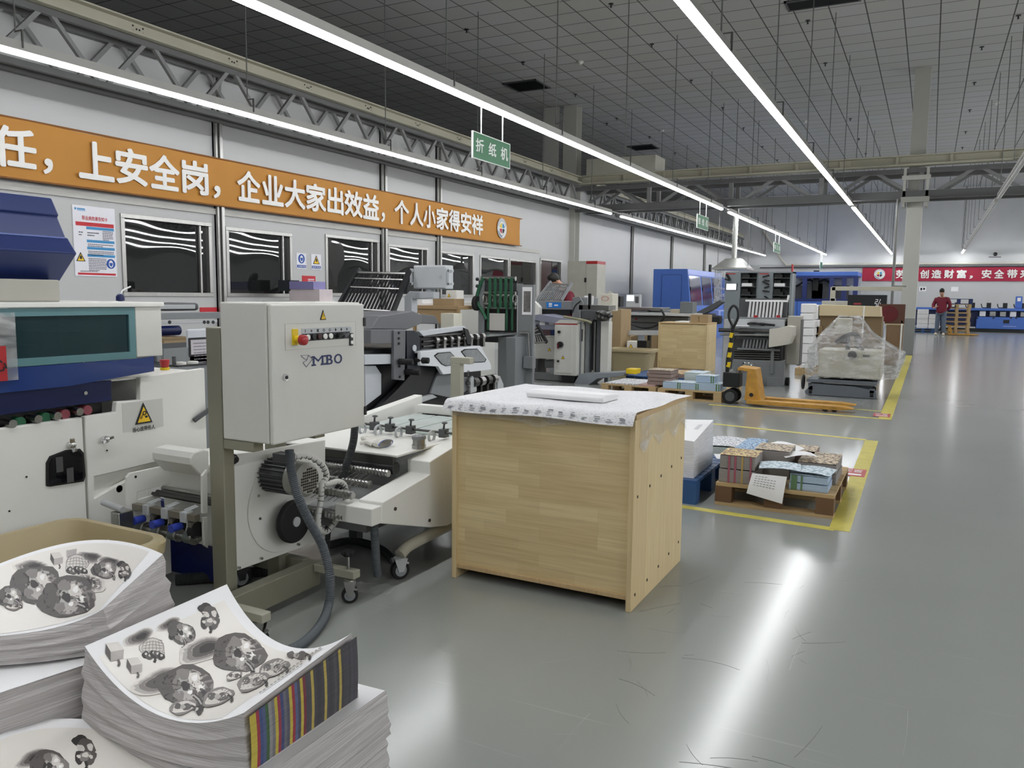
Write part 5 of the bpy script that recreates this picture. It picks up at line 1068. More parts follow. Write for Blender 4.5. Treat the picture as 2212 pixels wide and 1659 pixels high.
for k in range(6): a = k*1.047; part(rk, 'cap_hole', B().cyl((g.x+.02*math.cos(a), g.y+.02*math.sin(a), .618), (g.x+.02*math.cos(a), g.y+.02*math.sin(a), .6185), .004, 8), BLACK_P)
# work glove
t = thing('work_glove', 'white cotton work glove with blue cuff edge lying on the delivery table', 'glove', (-2.33, 3.1, .556))
c0 = Vector((-2.26, 3.06, .572)); GL = mat('white_cotton', '#dedcd4', .85, bump=.4, bscale=200)
b = B(); b.grid(lambda u, v: (c0.x-.11*u+.006*math.sin(v*18), c0.y+.055*(1-.25*u)*math.cos(v*2*math.pi)+.02*u, c0.z+.004+(.016+.008*math.sin(u*7))*math.sin(v*2*math.pi)), 12, 20)
for k, (dx, dy, l) in enumerate(((-.09, .05, .075), (-.105, .035, .085), (-.11, .015, .08), (-.105, -.005, .065), (-.05, -.05, .06))):
    p = c0+Vector((dx, dy+.01, 0)); q = p+Vector((-l*.9, (.03 if k < 4 else -.02), .004)); b.tube([p, (p+q)/2+Z_*.008, q], .0095, 8)
part(t, 'fabric', b, GL, smooth=True)
b = B(); b.grid(lambda u, v: (c0.x+.004*u, c0.y+.056*math.cos(v*2*math.pi), c0.z+.004+.018*math.sin(v*2*math.pi)), 1, 20); part(t, 'cuff_edge', b, mat('blue_cuff', '#2f5fc0', .8), fix=False)
# bracket post just behind the crate
t = thing('bracket_post', 'beige post with short arm and chain rising behind the near crate', 'post', (-2.55, 4.3, 0))
a = hy(987, 785, 4.3); part(t, 'post', B().box(a.x-.035, a.x+.035, 4.28, 4.33, 0, a.z), mat('beige_post', '#aaa898', .45, .2), .004)
c = hy(1018, 778, 4.3); part(t, 'arm', B().box(a.x-.036, c.x, 4.279, 4.331, a.z, a.z+.04), MATS['beige_post'], .003)
b = B()
for k in range(22): b.ring((c.x-.02, 4.30, a.z-.05-k*.016), (1, 0, 0) if k % 2 else (0, 1, 0), .007, .0025, 8, 5)
part(t, 'chain', b, DSTEEL); 

p = hz(800, 1272); b = B(rot=15, about=(p.x, p.y)); b.grid(lambda u, v: (p.x-.09+.2*u, p.y-.06+.12*v, .004+.004*math.sin(u*21+v*9)*math.sin(v*17)), 20, 14); solo('plastic_scrap', 'scrap of clear plastic film lying on the floor by the stand caster', 'plastic scrap', b, FILM, smooth=True, fix=False)
# ================================================================== middle ground
def ybox(par, nm, Y, x0, y0, x1, y1, d, m, bev=.004, **k):
    """box whose camera-side face lies at depth Y and spans the given image rectangle"""
    a = XZ(Y, x0, y1); c = XZ(Y, x1, y0); b = XZ(Y, x0, y0); e = XZ(Y, x1, y1)
    xa, xc = (a[0]+b[0])/2, (c[0]+e[0])/2; za, zc = max(.0, (a[1]+e[1])/2), (b[1]+c[1])/2
    o = part(par, nm, B().box(xa, xc, Y, Y+d, za, zc), m, bev, **k) if par else None
    return xa, xc, za, zc
def yprism(par, nm, Y, pts, d, m, bev=.003, **k): return part(par, nm, B().prism([XZ(Y, *p) for p in pts], 'y', Y, Y+d), m, bev, **k)
def ycyl(par, nm, p, q, Y, r, m, **k):
    a = hy(*p, Y); c = hy(*q, Y); return part(par, nm, B().cyl(a, c, r, 14), m, smooth=True, **k)
def ysolo(nm, lab, cat, Y, x0, y0, x1, y1, d, m, bev=.004, group=None, z0=None):
    xa, xc, za, zc = ybox(None, '', Y, x0, y0, x1, y1, d, m); za = za if z0 is None else z0
    return solo(nm, lab, cat, B().box(xa, xc, Y, Y+d, za, zc), m, group, bev)
GUN = mat('gunmetal_paint', '#6a6b6e', .42, var=.04)
SILV = mat('silver_cover_paint', '#c3c7cb', .35, var=.02)
# ------------------------------------------------------------------ black buckle folder
t = thing('folding_machine', 'black and grey folding machine with open slatted buckle plate beyond the control cabinet', 'machine', (-4.7, 6.3, 0)); X0 = -4.2
part(t, 'black_body', B().box(-5.5, X0-.12, 5.2, 7.6, .12, .80), BLACK_P, .01)
part(t, 'machine_foot', B().box(-5.3, X0-.4, 5.3, 7.4, 0, .12), BLACK_P)
plate(t, 'diagonal_frame', X0-.02, [(795, 905), (860, 840), (905, 790), (975, 760), (975, 800), (915, 860), (885, 905)], .06, BLACK_P)
plate(t, 'front_housing', X0, [(801, 742), (801, 712), (877, 712), (877, 742)], .5, GUN); plate(t, 'grey_side_strip', X0+.02, [(851, 713), (877, 713), (874, 822), (851, 820)], .03, GUN)
plate(t, 'grey_top_cover', X0-.06, [(801, 711), (818, 683), (893, 672), (911, 680), (911, 699), (880, 712)], .6, GUN, .008); plate(t, 'arm_cover', X0-.3, [(890, 676), (940, 682), (950, 700), (912, 699)], .2, GUN, .006)
plate(t, 'navy_end_plate', X0+.03, [(878, 714), (897, 714), (908, 730), (908, 800), (880, 800)], .03, mat('navy_black', '#191d27', .4))
part(t, 'white_tray', B().prism(polyx(X0-.02, (788, 766), (852, 765), (852, 786), (788, 788)), 'x', X0-.02, -5.0), SILV, .004); plate(t, 'tray_skirt', X0-.1, [(788, 790), (812, 790), (824, 808), (824, 852), (790, 878)], .3, SILV, .006)
for px, py in ((894, 752),): y, z = YZ(X0+.03, px, py); part(t, 'white_disc', B().cyl((X0+.03, y, z), (X0+.04, y, z), .03, 18), SILV)
for px, py in ((861, 719), (861, 731), (861, 742), (862, 791), (863, 814)): y, z = YZ(X0+.02, px, py); part(t, 'bolt', B().cyl((X0+.02, y, z), (X0+.03, y, z), .012, 8), BLACK_P)
for px, py in ((897, 778), (877, 803), (862, 781)): y, z = YZ(X0+.03, px, py); part(t, 'black_knob', B().cyl((X0+.03, y, z), (X0+.16, y+.03, z), .028, 14), RUBBER, .004, smooth=True)
# slatted buckle plate, leaning open
def lean(par, nm, A, Bp, C, D, n, mdark, mrail):
    A, Bp, C, D = map(Vector, (A, Bp, C, D))
    for i in range(n): f = (i+.5)/n; part(par, 'slat', B().bar(A.lerp(Bp, f), D.lerp(C, f), .018, .012, upv=(0, -1, .4)), mdark)
    up = (A-D).normalized()
    for f, r in ((0, .016), (.16, .012), (.4, .012), (.97, .014)): part(par, 'cross_rod', B().cyl(A.lerp(D, f), Bp.lerp(C, f), r, 10), mrail, smooth=True)
    for p, q in ((A, D), (Bp, C)): part(par, 'side_rail', B().bar(p+up*.05, q, .03, .05), BLACK_P if mdark == BLACK_P else GREY_P)
lean(t, 'buckle', hx(772, 589, -5.0), hx(880, 592, -4.5), hx(848, 676, -4.5), hx(728, 668, -5.0), 16, BLACK_P, STEEL)
# roller bank
plate(t, 'guard_cover', X0+.0, [(905, 716), (1003, 704), (1010, 712), (915, 726)], .06, SILV, .004); plate(t, 'roller_recess', X0-.03, [(908, 726), (1010, 712), (1018, 740), (910, 756)], .2, BLACK_P)
yA_, yB_ = YZ(X0, 910, 740)[0], YZ(X0, 1010, 730)[0]
for k, dz in enumerate((.05, .0, -.045)): part(t, 'roller_shaft', B().cyl((X0-.02, yA_+.05, .84+dz), (X0-.02, yB_, .84+dz), .013, 10), DSTEEL, smooth=True)
for k in range(8): y = yA_+.25+k*.13; part(t, 'steel_roller', B().cyl((X0-.02, y, .845), (X0-.02, y+.05, .845), .035, 14), STEEL, smooth=True); part(t, 'roller_carrier', B().box(X0-.04, X0+.01, y, y+.04, .74, .82), STEEL if k % 2 else DSTEEL)
plate(t, 'end_bracket', X0+.02, [(1003, 708), (1012, 712), (1019, 735), (1018, 744), (1010, 744)], .02, BLACK_P)
# white cover with two windows
cv = polyx(X0+.1, (909, 790), (909, 759), (1038, 747), (1062, 789), (1061, 799), (958, 809), (947, 792))
part(t, 'window_cover', B().prism([cv[0], cv[1], cv[2], cv[3], cv[4], cv[5], cv[6]], 'x', X0+.06, X0+.1), mat('white_cover_gloss', '#dfe2e6', .25, var=.01), .006); part(t, 'cover_top', B().prism([cv[1], cv[2], (cv[2][0], cv[2][1]-.02), (cv[1][0], cv[1][1]-.02)], 'x', X0-.1, X0+.08), SILV, .004)
for w in (((937, 768), (945, 762), (972, 760), (992, 781), (987, 788), (962, 791), (953, 787)), ((995, 759), (1003, 754), (1030, 753), (1050, 776), (1047, 782), (1018, 784), (1010, 779))):
    P = polyx(X0+.1, *w); c = (sum(a for a, q in P)/7, sum(q for a, q in P)/7); part(t, 'window_seal', B().prism(P, 'x', X0+.1, X0+.105), RUBBER); part(t, 'cover_window', B().prism([(c[0]+(a-c[0])*.92, c[1]+(q-c[1])*.9) for a, q in P], 'x', X0+.105, X0+.108), mat('frosted_window', '#8f9294', .2, var=.15, scale=18))
# lower gear plates and small outfeed roller unit
plate(t, 'gear_plate', X0+.0, [(945, 808), (952, 795), (985, 812), (1010, 815), (1010, 842), (985, 862), (930, 850)], .03, GREY_P); plate(t, 'lower_rail', X0+.02, [(870, 868), (935, 852), (945, 858), (880, 880)], .05, LGREY_P)
for px in (1022, 1080): plate(t, 'outfeed_end_plate', X0+.05, [(px-5, 816), (px, 812), (px+8, 830), (px+8, 846), (px-5, 850)], .02, LGREY_P)
for k in range(4): y = 7.15+k*.14; part(t, 'outfeed_roller', B().cyl((X0+.03, y, .38), (X0+.03, y+.08, .38), .05, 14), STEEL if k % 2 else DSTEEL, smooth=True); part(t, 'outfeed_carrier', B().box(X0-.02, X0+.04, y+.02, y+.06, .22, .34), DSTEEL)
part(t, 'outfeed_shaft', B().cyl((X0+.03, 7.05, .38), (X0+.03, 7.75, .38), .018, 10), DSTEEL, smooth=True)
part(t, 'outfeed_leg', B().box(X0-.1, X0-.02, 7.1, 7.7, 0, .3), GUN)
# swing arm with operator box
t = thing('operator_panel', 'light grey operator box on a swing arm above the black folding machine', 'control panel', (-4.5, 6.6, .95)); Y0 = 6.6
ybox(t, 'panel_box', Y0, 893, 573, 963, 624, .14, mat('panel_blue_grey', '#c2c6c9', .4), .008); pd = t; ybox(t, 'panel_door', Y0-.012, 896, 576, 962, 622, .012, mat('panel_blue_grey', '#c2c6c9', .4), .004)
for x0, x1 in ((885, 893), (966, 977)): ybox(t, 'side_handle', Y0, x0, 580, x0+4, 616, .03, SILV); ybox(t, 'side_handle_arm', Y0, x0, 582, x1, 588, .03, SILV); ybox(t, 'side_handle_arm', Y0, x0, 610, x1, 616, .03, SILV)
for py in (585, 608): ybox(t, 'hinge', Y0-.015, 893, py-3, 896, py+3, .01, LGREY_P)
p = hy(953, 598, Y0); part(t, 'lock', B().cyl((p.x, Y0-.02, p.z), (p.x, Y0-.01, p.z), .012, 12), CHROME)
ycyl(t, 'neck', (930, 624), (930, 632), Y0+.07, .05, SILV); yprism(t, 'arm', Y0, [(873, 676), (873, 640), (884, 629), (938, 630), (938, 645), (890, 646), (890, 676)], .1, SILV, .008); ybox(t, 'arm_foot', Y0-.02, 864, 677, 890, 694, .14, SILV, .006)
# ------------------------------------------------------------------ belt driven unit
t = thing('belt_unit', 'tall unit of green belts running over steel rollers on a grey frame', 'belt unit', (-5.1, 9.3, 0)); Y0 = 9.3
for py, r in ((601, .03), (632, .022), (656, .025), (664, .018), (720, .02)): ycyl(t, 'steel_roller', (1040, py), (1114, py+1), Y0+.06, r, STEEL)
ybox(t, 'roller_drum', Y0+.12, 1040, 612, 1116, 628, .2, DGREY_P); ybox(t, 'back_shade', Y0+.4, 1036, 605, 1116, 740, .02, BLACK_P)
for k in range(6): p = hy(1048+k*12.5, 646, Y0+.1); part(t, 'curved_guide', B().ring((p.x, Y0+.1, p.z), X_, .06, .018, 16, 6), STEEL, smooth=True)
for k in range(5):
    x = 1055+k*11.5; ybox(t, 'green_belt', Y0, x, 600, x+5.5, 665, .012, GREEN_F, 0)
for k, (x, y0_, y1_) in enumerate(((1052, 662, 712), (1074, 662, 690), (1092, 662, 714), (1104, 662, 714))): ybox(t, 'green_belt', Y0+.02, x, y0_, x+3.5, y1_, .012, GREEN_F, 0)
part(t, 'side_belt', B().tube([tuple(hy(1044, 600, Y0)), tuple(hy(1034, 625, Y0)), tuple(hy(1030, 650, Y0)), tuple(hy(1044, 676, Y0)), tuple(hy(1050, 690, Y0))], .022, 6), GREEN_F)
for py in (603, 618): p = hy(1031, py, Y0); part(t, 'end_knob', B().sphere((p.x, Y0, p.z), .025, 10, 6), BLACK_P, smooth=True)
ybox(t, 'left_frame', Y0+.03, 1033, 605, 1043, 745, .05, GREY_P)
p = hy(1030, 655, Y0); part(t, 'hand_wheel', B().cyl((p.x-.03, Y0, p.z), (p.x+.02, Y0, p.z), .1, 20), RUBBER, .01, smooth=True)
ybox(t, 'frame_plate', Y0-.02, 1117, 615, 1151, 850, .06, GREY_P, .006); ybox(t, 'print_sheet', Y0-.026, 1128, 620, 1149, 680, .004, PAPER, 0); ybox(t, 'printed_photo', Y0-.029, 1131, 629, 1146, 674, .003, mat('photo_grey_print', '#6b6967', .5, var=.45, scale=14), 0)
ybox(t, 'front_cabinet', Y0-.3, 1075, 728, 1113, 850, .5, GREY_P, .008); ybox(t, 'black_recess', Y0-.04, 1115, 738, 1128, 778, .02, BLACK_P); ybox(t, 'small_box', Y0-.1, 1130, 770, 1150, 796, .1, GREY_P); ybox(t, 'plinth', Y0-.05, 1075, 835, 1151, 862, .6, GREY_P)
part(t, 'infeed_table', B().box(-5.5, -4.75, 8.5, 9.3, .78, .80), mat('polished_table', '#aab0b0', .15, .6), .003); part(t, 'table_support', B().box(-5.3, -5.2, 8.8, 9.0, 0, .78), BLACK_P)
ybox(t, 'clear_stop', Y0-.2, 1057, 677, 1090, 714, .01, mat('hazy_plastic', '#b9b6b0', .3)); ycyl(t, 'crank', (1124, 719), (1142, 719), Y0-.06, .022, STEEL); ycyl(t, 'crank_rod', (1141, 720), (1143, 770), Y0-.07, .008, STEEL)
# ------------------------------------------------------------------ wooden desk and boxes behind
t = thing('wooden_desk', 'wooden desk with boxes on it between the folding machine and the wall', 'desk', (-6.6, 9.2, 0)); Y0 = 9.0
OAK = mat('oak_brown', '#a78c66', .5, var=.1, scale=3, stretch=(2, 20, 20))
ybox(t, 'desk_top', Y0, 890, 660, 991, 668, .7, OAK); ybox(t, 'desk_front', Y0+.02, 892, 668, 990, 700, .03, OAK)
for x in (892, 986): a, c, _, zc = ybox(None, '', Y0, x, 668, x+4, 700, 0, OAK); part(t, 'leg', B().box(a, c, Y0, Y0+.05, 0, zc), OAK)
ztop = XZ(Y0, 940, 660)[1]
ysolo('cardboard_box', 'brown cardboard box on the wooden desk behind the folding machine', 'box', Y0+.1, 935, 645, 982, 662, .25, CARD, z0=ztop)
t = thing('label_printer', 'white boxy device with yellow warning triangle on the wooden desk', 'device', (-6.3, Y0+.5, ztop)); a, c, _, zc = ybox(None, '', Y0+.45, 963, 627, 986, 650, 0, WHITE_P); part(t, 'body', B().box(a, c, Y0+.45, Y0+.65, ztop, zc), WHITE_P, .01); p = hy(970, 638, Y0+.45); tri_sign(t, (p.x, Y0+.448, p.z), X_, Z_, .05)
b = B(); a, c, _, _ = ybox(None, '', Y0+.1, 885, 640, 915, 660, 0, PAPER); b.box(a, c, Y0+.1, Y0+.4, ztop, ztop+.03); b.box(a+.05, c-.03, Y0+.12, Y0+.42, ztop+.03, ztop+.07); solo('paper_pile', 'loose pile of white paper at the left end of the wooden desk', 'papers', b, PAPER)
ysolo('cream_box', 'cream box with metal rods leaning beside the wooden desk', 'box', 8.3, 952, 677, 980, 696, .2, mat('cream_plastic', '#cfcdbd', .5), z0=.0)
ysolo('white_cabinet', 'white cabinet with round logo behind the green belt unit', 'cabinet', 10.6, 985, 652, 1036, 760, .5, WHITE_P, .01, z0=0)
t = thing('book_pile', 'pile of books with purple covers on the window sill behind the control cabinet', 'books', (-8.7, 9.6, 0)); Y0 = 9.4
a, c, _, z3 = ybox(None, '', Y0, 625, 626, 690, 645, 0, PAPER); part(t, 'shelf', B().box(XP, c+.1, Y0-.2, Y0+.5, 1.13, 1.17), WHITE_P); part(t, 'shelf_leg', B().box(c, c+.06, Y0+.3, Y0+.4, 0, 1.13), WHITE_P)
part(t, 'lower_stack', B().box(a, c, Y0, Y0+.3, 1.17, z3+.01), mat('pink_grey_paper', '#cfc4c6', .7)); xa_, xc_, za_2, zc_2 = ybox(None, '', Y0, 627, 608, 679, 625, 0, PAPER); part(t, 'upper_stack', B().box(xa_, xc_, Y0-.02, Y0+.25, z3+.01, zc_2), mat('purple_book_edge', '#8b86b8', .6)); part(t, 'grey_block', B().box(xa_-.25, xa_, Y0, Y0+.2, z3-.02, zc_2+.02), mat('dark_slate_box', '#2c3135', .6))
# ------------------------------------------------------------------ second folding line with blue label
t = thing('folding_machine', 'grey folding machine with small blue label and open buckle plate at mid distance', 'machine', (-5.2, 11.6, 0)); Y0 = 11.4
xa, xc, za, zc = ybox(t, 'main_body', Y0, 1163, 650, 1237, 669, .6, GREY_P, .01); part(t, 'body_right', B().box(xc, xc+.22, Y0-.02, Y0+.5, za-.35, zc+.06), GREY_P, .01); p0_ = ybox(t, 'blue_label', Y0-.006, 1180, 653, 1212, 665, .006, mat('label_blue', '#1f78c8', .4), 0)
b = B(); w = p0_[1]-p0_[0]; h_ = p0_[3]-p0_[2]; b.box(p0_[0]+w*.18, p0_[0]+w*.4, Y0-.009, Y0-.007, p0_[2]+h_*.5, p0_[2]+h_*.85); b.box(p0_[0]+w*.18, p0_[0]+w*.4, Y0-.009, Y0-.007, p0_[2]+h_*.2, p0_[2]+h_*.4); b.box(p0_[0]+w*.55, p0_[0]+w*.8, Y0-.009, Y0-.007, p0_[2]+h_*.35, p0_[2]+h_*.6); part(t, 'label_print', b, PAPER)
ybox(t, 'roller_gap', Y0+.03, 1165, 669, 1232, 680, .3, BLACK_P)
yprism(t, 'feed_table', Y0-.5, [(1150, 682), (1165, 679), (1232, 690), (1250, 697), (1200, 700), (1150, 690)], .6, mat('lavender_grey', '#8d8fa0', .4)); ybox(t, 'feed_front', Y0-.45, 1150, 690, 1200, 712, .4, mat('lavender_grey', '#8d8fa0', .4), .006)
for x in (1166, 1186): ybox(t, 'white_plate', Y0-.456, x, 692, x+11, 702, .005, PAPER, 0)
ybox(t, 'lower_cabinet', Y0-.3, 1156, 728, 1200, 775, .5, CAB_P, .006); p = hy(1187, 755, Y0-.3); tri_sign(t, (p.x, Y0-.301, p.z), X_, Z_, .06)
ybox(t, 'rear_leg', Y0-.2, 1155, 775, 1162, 815, .3, DGREY_P); ybox(t, 'motor', Y0-.2, 1176, 778, 1192, 795, .2, GREY_P, .02); ybox(t, 'floor_beam', Y0-.35, 1150, 808, 1250, 822, .2, GREY_P)
yy = Y0+.25; lean(t, 'buckle', hy(1187, 613, yy+.3), hy(1232, 616, yy+.3), hy(1212, 650, yy), hy(1158, 652, yy), 12, GREY_P, STEEL)
yprism(t, 'white_side_cover', Y0-.1, [(1151, 650), (1158, 655), (1165, 664), (1165, 680), (1151, 679)], .1, WHITE_P)
lean(t, 'lower_buckle', hy(1152, 712, Y0-.6), hy(1160, 708, Y0-.6), hy(1181, 740, Y0-.7), hy(1152, 742, Y0-.7), 5, BLACK_P, STEEL)
# white switch cabinet
t = thing('switch_cabinet', 'white floor cabinet with red edged top, black rotary switch and warning triangle', 'switch cabinet', (-4.7, 10.9, 0)); Y0 = 10.85
xa, xc, za, zc = ybox(t, 'box', Y0, 1197, 699, 1246, 811, .32, CAB_P, .008); yprism(t, 'sloped_top', Y0, [(1197, 699), (1209, 691), (1250, 691), (1246, 699)], .3, CAB_P); part(t, 'red_edge', B().box(xa, xc, Y0-.003, Y0, zc-.015, zc), RED_P)
d2 = ybox(t, 'door', Y0-.012, 1201, 704, 1235, 806, .012, CAB_P, .003); part(t, 'keypad', B().box(xa+.05, xc-.1, Y0+.05, Y0+.2, zc+.02, zc+.045), LGREY_P)
for px, py, r in ((1208, 717, .022), (1206, 780, .016)): p = hy(px, py, Y0-.02); part(t, 'latch', B().cyl((p.x, Y0-.04, p.z), (p.x, Y0-.01, p.z), r, 10), BLACK_P)
p = hy(1211, 744, Y0-.02); part(t, 'rotary_switch', B().cyl((p.x, Y0-.06, p.z), (p.x, Y0-.01, p.z), .045, 16), BLACK_P, .004, smooth=True); part(t, 'switch_lever', B().box(p.x-.035, p.x-.01, Y0-.07, Y0-.05, p.z-.06, p.z+.02), mat('dark_red_lever', '#5a1c1e', .4)); p = hy(1216, 772, Y0-.014); tri_sign(t, (p.x, Y0-.013, p.z), X_, Z_, .06, glyph=BOLT)
part(t, 'pedestal', B().box(xa+.1, xc-.05, Y0+.05, Y0+.25, 0, za), BLACK_P, .01); part(t, 'side_meter', B().box(xc, xc+.006, Y0+.1, Y0+.2, .62, .8), BLACK_P)
# stacker column and long base
t = thing('sheet_stacker', 'grey stacker column with long low base plate beside the white switch cabinet', 'stacker', (-4.2, 11, 0)); Y0 = 10.95
b = B(); a, c, _, zc = ybox(None, '', Y0, 1250, 670, 1253, 820, 0, GREY_P); b.box(a, c, Y0, Y0+.05, 0, zc); part(t, 'column', b, GREY_P)
for x0, x1, py, m in ((1256, 1262, 704, CAB_P), (1264, 1272, 690, GREY_P), (1282, 1286, 695, STEEL), (1288, 1296, 690, DGREY_P), (1297, 1314, 695, CAB_P)): a, c, _, zc = ybox(None, '', Y0+.15, x0, py, x1, 800, 0, m); part(t, 'upright', B().box(a, c, Y0+.15, Y0+.3, .12, zc), m, .004)
ybox(t, 'dark_core', Y0+.3, 1264, 690, 1300, 800, .2, DGREY_P); yprism(t, 'base_plate', Y0-.1, [(1236, 835), (1252, 808), (1362, 803), (1345, 812), (1290, 818), (1270, 832)], .35, mat('blue_grey_base', '#8a9096', .4), .004)
ybox(t, 'cross_table', Y0+.1, 1250, 659, 1315, 670, .3, STEEL, .004); ybox(t, 'clamp_block', Y0, 1256, 670, 1285, 690, .2, DGREY_P, .01); part(t, 'cluster_block', B().sphere(hy(1303, 682, Y0), .12, 10, 7, (1, .8, .7)), DSTEEL)
for k in range(7): p = hy(1292+k*4, 676+((k*7) % 11), Y0-.05); part(t, 'fitting', B().cyl((p.x, Y0-.1, p.z), (p.x+.03, Y0-.02, p.z+.02), .022, 8), STEEL if k % 2 else BLACK_P)
part(t, 'grey_shield', B().prism([XZ(Y0, *p) for p in ((1237, 642), (1246, 641), (1254, 655), (1250, 690), (1240, 690))], 'y', Y0+.1, Y0+.14), GREY_P); ybox(t, 'tilted_panel', Y0+.5, 1262, 639, 1281, 658, .03, PAPER); ybox(t, 'black_yellow_arm', Y0+.1, 1270, 634, 1276, 668, .03, BLACK_P)
part(t, 'cable', B().tube([tuple(hy(*p, Y0)) for p in ((1236, 676), (1243, 660), (1255, 650))], .012, 6), BLACK_P); part(t, 'air_hose', B().tube([tuple(hy(*p, Y0-.1)) for p in ((1218, 684), (1240, 688), (1262, 692), (1278, 697))], .018, 8), mat('olive_hose', '#8e8c70', .5), smooth=True)
xa, xc, za, zc = ybox(t, 'yellow_block', Y0-.15, 1352, 797, 1374, 808, .2, YEL_P, .006)
# grey box head with red oval logo
t = thing('cream_head_unit', 'cream boxy head with red oval mark above the stacker', 'machine head', (-4.1, 11.2, 1)); Y0 = 11.2
ybox(t, 'head_box', Y0, 1298, 634, 1323, 672, .25, mat('cream_plastic2', '#cbc8ba', .45), .01); p = hy(1307, 645, Y0); b = B(); b.ring((p.x, Y0-.002, p.z), (0, 1, 0), .055, .004, 24, 5)
for i, v in enumerate(b.v): b.v[i] = Vector((p.x+(v.x-p.x)*1.0, v.y, p.z+(v.z-p.z)*.6))
part(t, 'red_oval', b, RED_P); part(t, 'paper_flap', B().add([tuple(hy(1305, 634, Y0)), tuple(hy(1318, 628, Y0)), tuple(hy(1318, 634, Y0)+Vector((0, .15, 0))), tuple(hy(1305, 636, Y0)+Vector((0, .15, 0)))], [(0, 1, 2, 3)]), PAPER, fix=False)
part(t, 'support_leg', B().box(hy(1306, 672, Y0).x, hy(1314, 672, Y0).x, Y0+.05, Y0+.15, 0, hy(1306, 672, Y0).z), LGREY_P)
# ------------------------------------------------------------------ bench with screen, boxes, tan bin, second crate
t = thing('trimmer_bench', 'long grey bench with drawers in front of the bright partition', 'bench', (-5.2, 15, 0)); Y0 = 14.6
ybox(t, 'bench_top', Y0, 1325, 664, 1428, 670, .6, STEEL); ybox(t, 'lower_deck', Y0-.3, 1340, 676, 1500, 682, .6, LGREY_P); ybox(t, 'drawer_front', Y0, 1345, 684, 1487, 696, .05, GREY_P); ybox(t, 'cabinet_body', Y0+.1, 1345, 670, 1487, 715, .6, GREY_P)
for x in (1345, 1475): a, c, _, zc = ybox(None, '', Y0, x, 700, x+9, 720, 0, GREY_P); part(t, 'leg', B().box(a, c, Y0, Y0+.5, 0, zc), GREY_P)
b = B(); [b.cyl((hy(1374, 689, Y0).x, Y0-.01, hy(1374, 689, Y0).z), (hy(1374, 689, Y0).x, Y0, hy(1374, 689, Y0).z), .02, 10)]; part(t, 'red_button', b, RED_P)
b = B(); b.tube([tuple(hy(*p, Y0-.4)) for p in ((1322, 668), (1345, 690), (1385, 707), (1415, 704), (1434, 685), (1428, 668))], .02, 8); part(t, 'air_hose', b, BLACK_P, smooth=True)
ybox(t, 'grey_boxes', Y0-.1, 1345, 671, 1398, 677, .2, DGREY_P)
ztb = XZ(Y0, 1370, 664)[1]
t = thing('touch_screen', 'grey touch screen panel standing on the long bench', 'screen', (-5.3, 14.9, ztb)); a, c, za, zc = ybox(None, '', Y0+.2, 1352, 636, 1383, 655, 0, GREY_P); part(t, 'housing', B().box(a, c, Y0+.2, Y0+.3, ztb, zc), LGREY_P, .01); ybox(t, 'screen', Y0+.196, 1354, 638, 1369, 650, .004, emit('screen_glow', '#dfe6f5', 1.6), 0); part(t, 'key_strip', B().box(c-.1, c-.03, Y0+.196, Y0+.2, ztb+.08, zc-.04), DGREY_P)
ysolo('hole_punch', 'black desk device left of the touch screen on the long bench', 'device', Y0+.2, 1326, 640, 1340, 656, .2, BLACK_P, z0=ztb)
ysolo('grey_cabinet_box', 'dark grey steel box standing on the far end of the long bench', 'box', Y0-.2, 1469, 652, 1496, 678, .3, mat('slate_box', '#6d7273', .5), z0=XZ(Y0-.2, 1480, 676)[1])
ysolo('small_carton', 'small beige carton on the bench left of the grey steel box', 'box', Y0-.25, 1448, 668, 1467, 680, .2, mat('beige_carton', '#a8a08c', .7), z0=XZ(Y0-.25, 1456, 676.5)[1])
ysolo('cardboard_box', 'tall brown cardboard box standing behind the tan bin and the stacker', 'box', 12.6, 1313, 668, 1341, 760, .5, CARD, z0=0)
ysolo('cardboard_box', 'printed brown cardboard box on the floor under the long bench', 'box', 13.9, 1341, 726, 1362, 790, .4, CARD, z0=0)
ysolo('cardboard_box', 'brown cardboard box between the bench legs beside the second pine crate', 'box', 13.9, 1392, 720, 1420, 790, .4, CARD, z0=0)
t = thing('conveyor_arm', 'low grey conveyor with dark roller head running behind the tan bin', 'conveyor', (-4.2, 13.1, 0)); Y0 = 13.0
yprism(t, 'roller_head', Y0, [(1316, 712), (1343, 703), (1346, 714), (1318, 724)], .3, BLACK_P); yprism(t, 'side_rail', Y0-.02, [(1314, 723), (1352, 714), (1420, 714), (1420, 724), (1352, 724), (1314, 730)], .05, LGREY_P); a, c, _, zc = ybox(None, '', Y0+.1, 1402, 724, 1408, 760, 0, BLACK_P); part(t, 'leg', B().box(a, c, Y0, Y0+.08, 0, zc), BLACK_P); a, c, _, zc = ybox(None, '', Y0+.1, 1350, 724, 1356, 760, 0, BLACK_P); part(t, 'leg', B().box(a, c, Y0, Y0+.08, 0, zc), BLACK_P)
t = thing('drive_box', 'white drive box with black outlined warning triangle behind the tan bin', 'drive box', (-4.2, 12.8, 0)); a, c, _, zc = ybox(None, '', 12.75, 1354, 737, 1375, 760, 0, WHITE_P); part(t, 'box', B().box(a, c, 12.75, 12.95, 0, zc), WHITE_P, .006); p = hy(1363, 747, 12.75); tri_sign(t, (p.x, 12.748, p.z), X_, Z_, .07); part(t, 'black_motor', B().box(c, c+.16, 12.78, 12.95, zc-.2, zc+.01), BLACK_P)
tub('tan plastic bin on the floor between the stacker and the second pine crate', -4.58, -3.83, 12.1, 12.55, 0, .46, .04, .03)
crate('wooden_crate', 'second pine board crate farther off with small cardboard box on top', -4.22, -3.36, 13.72, 14.4, .85)
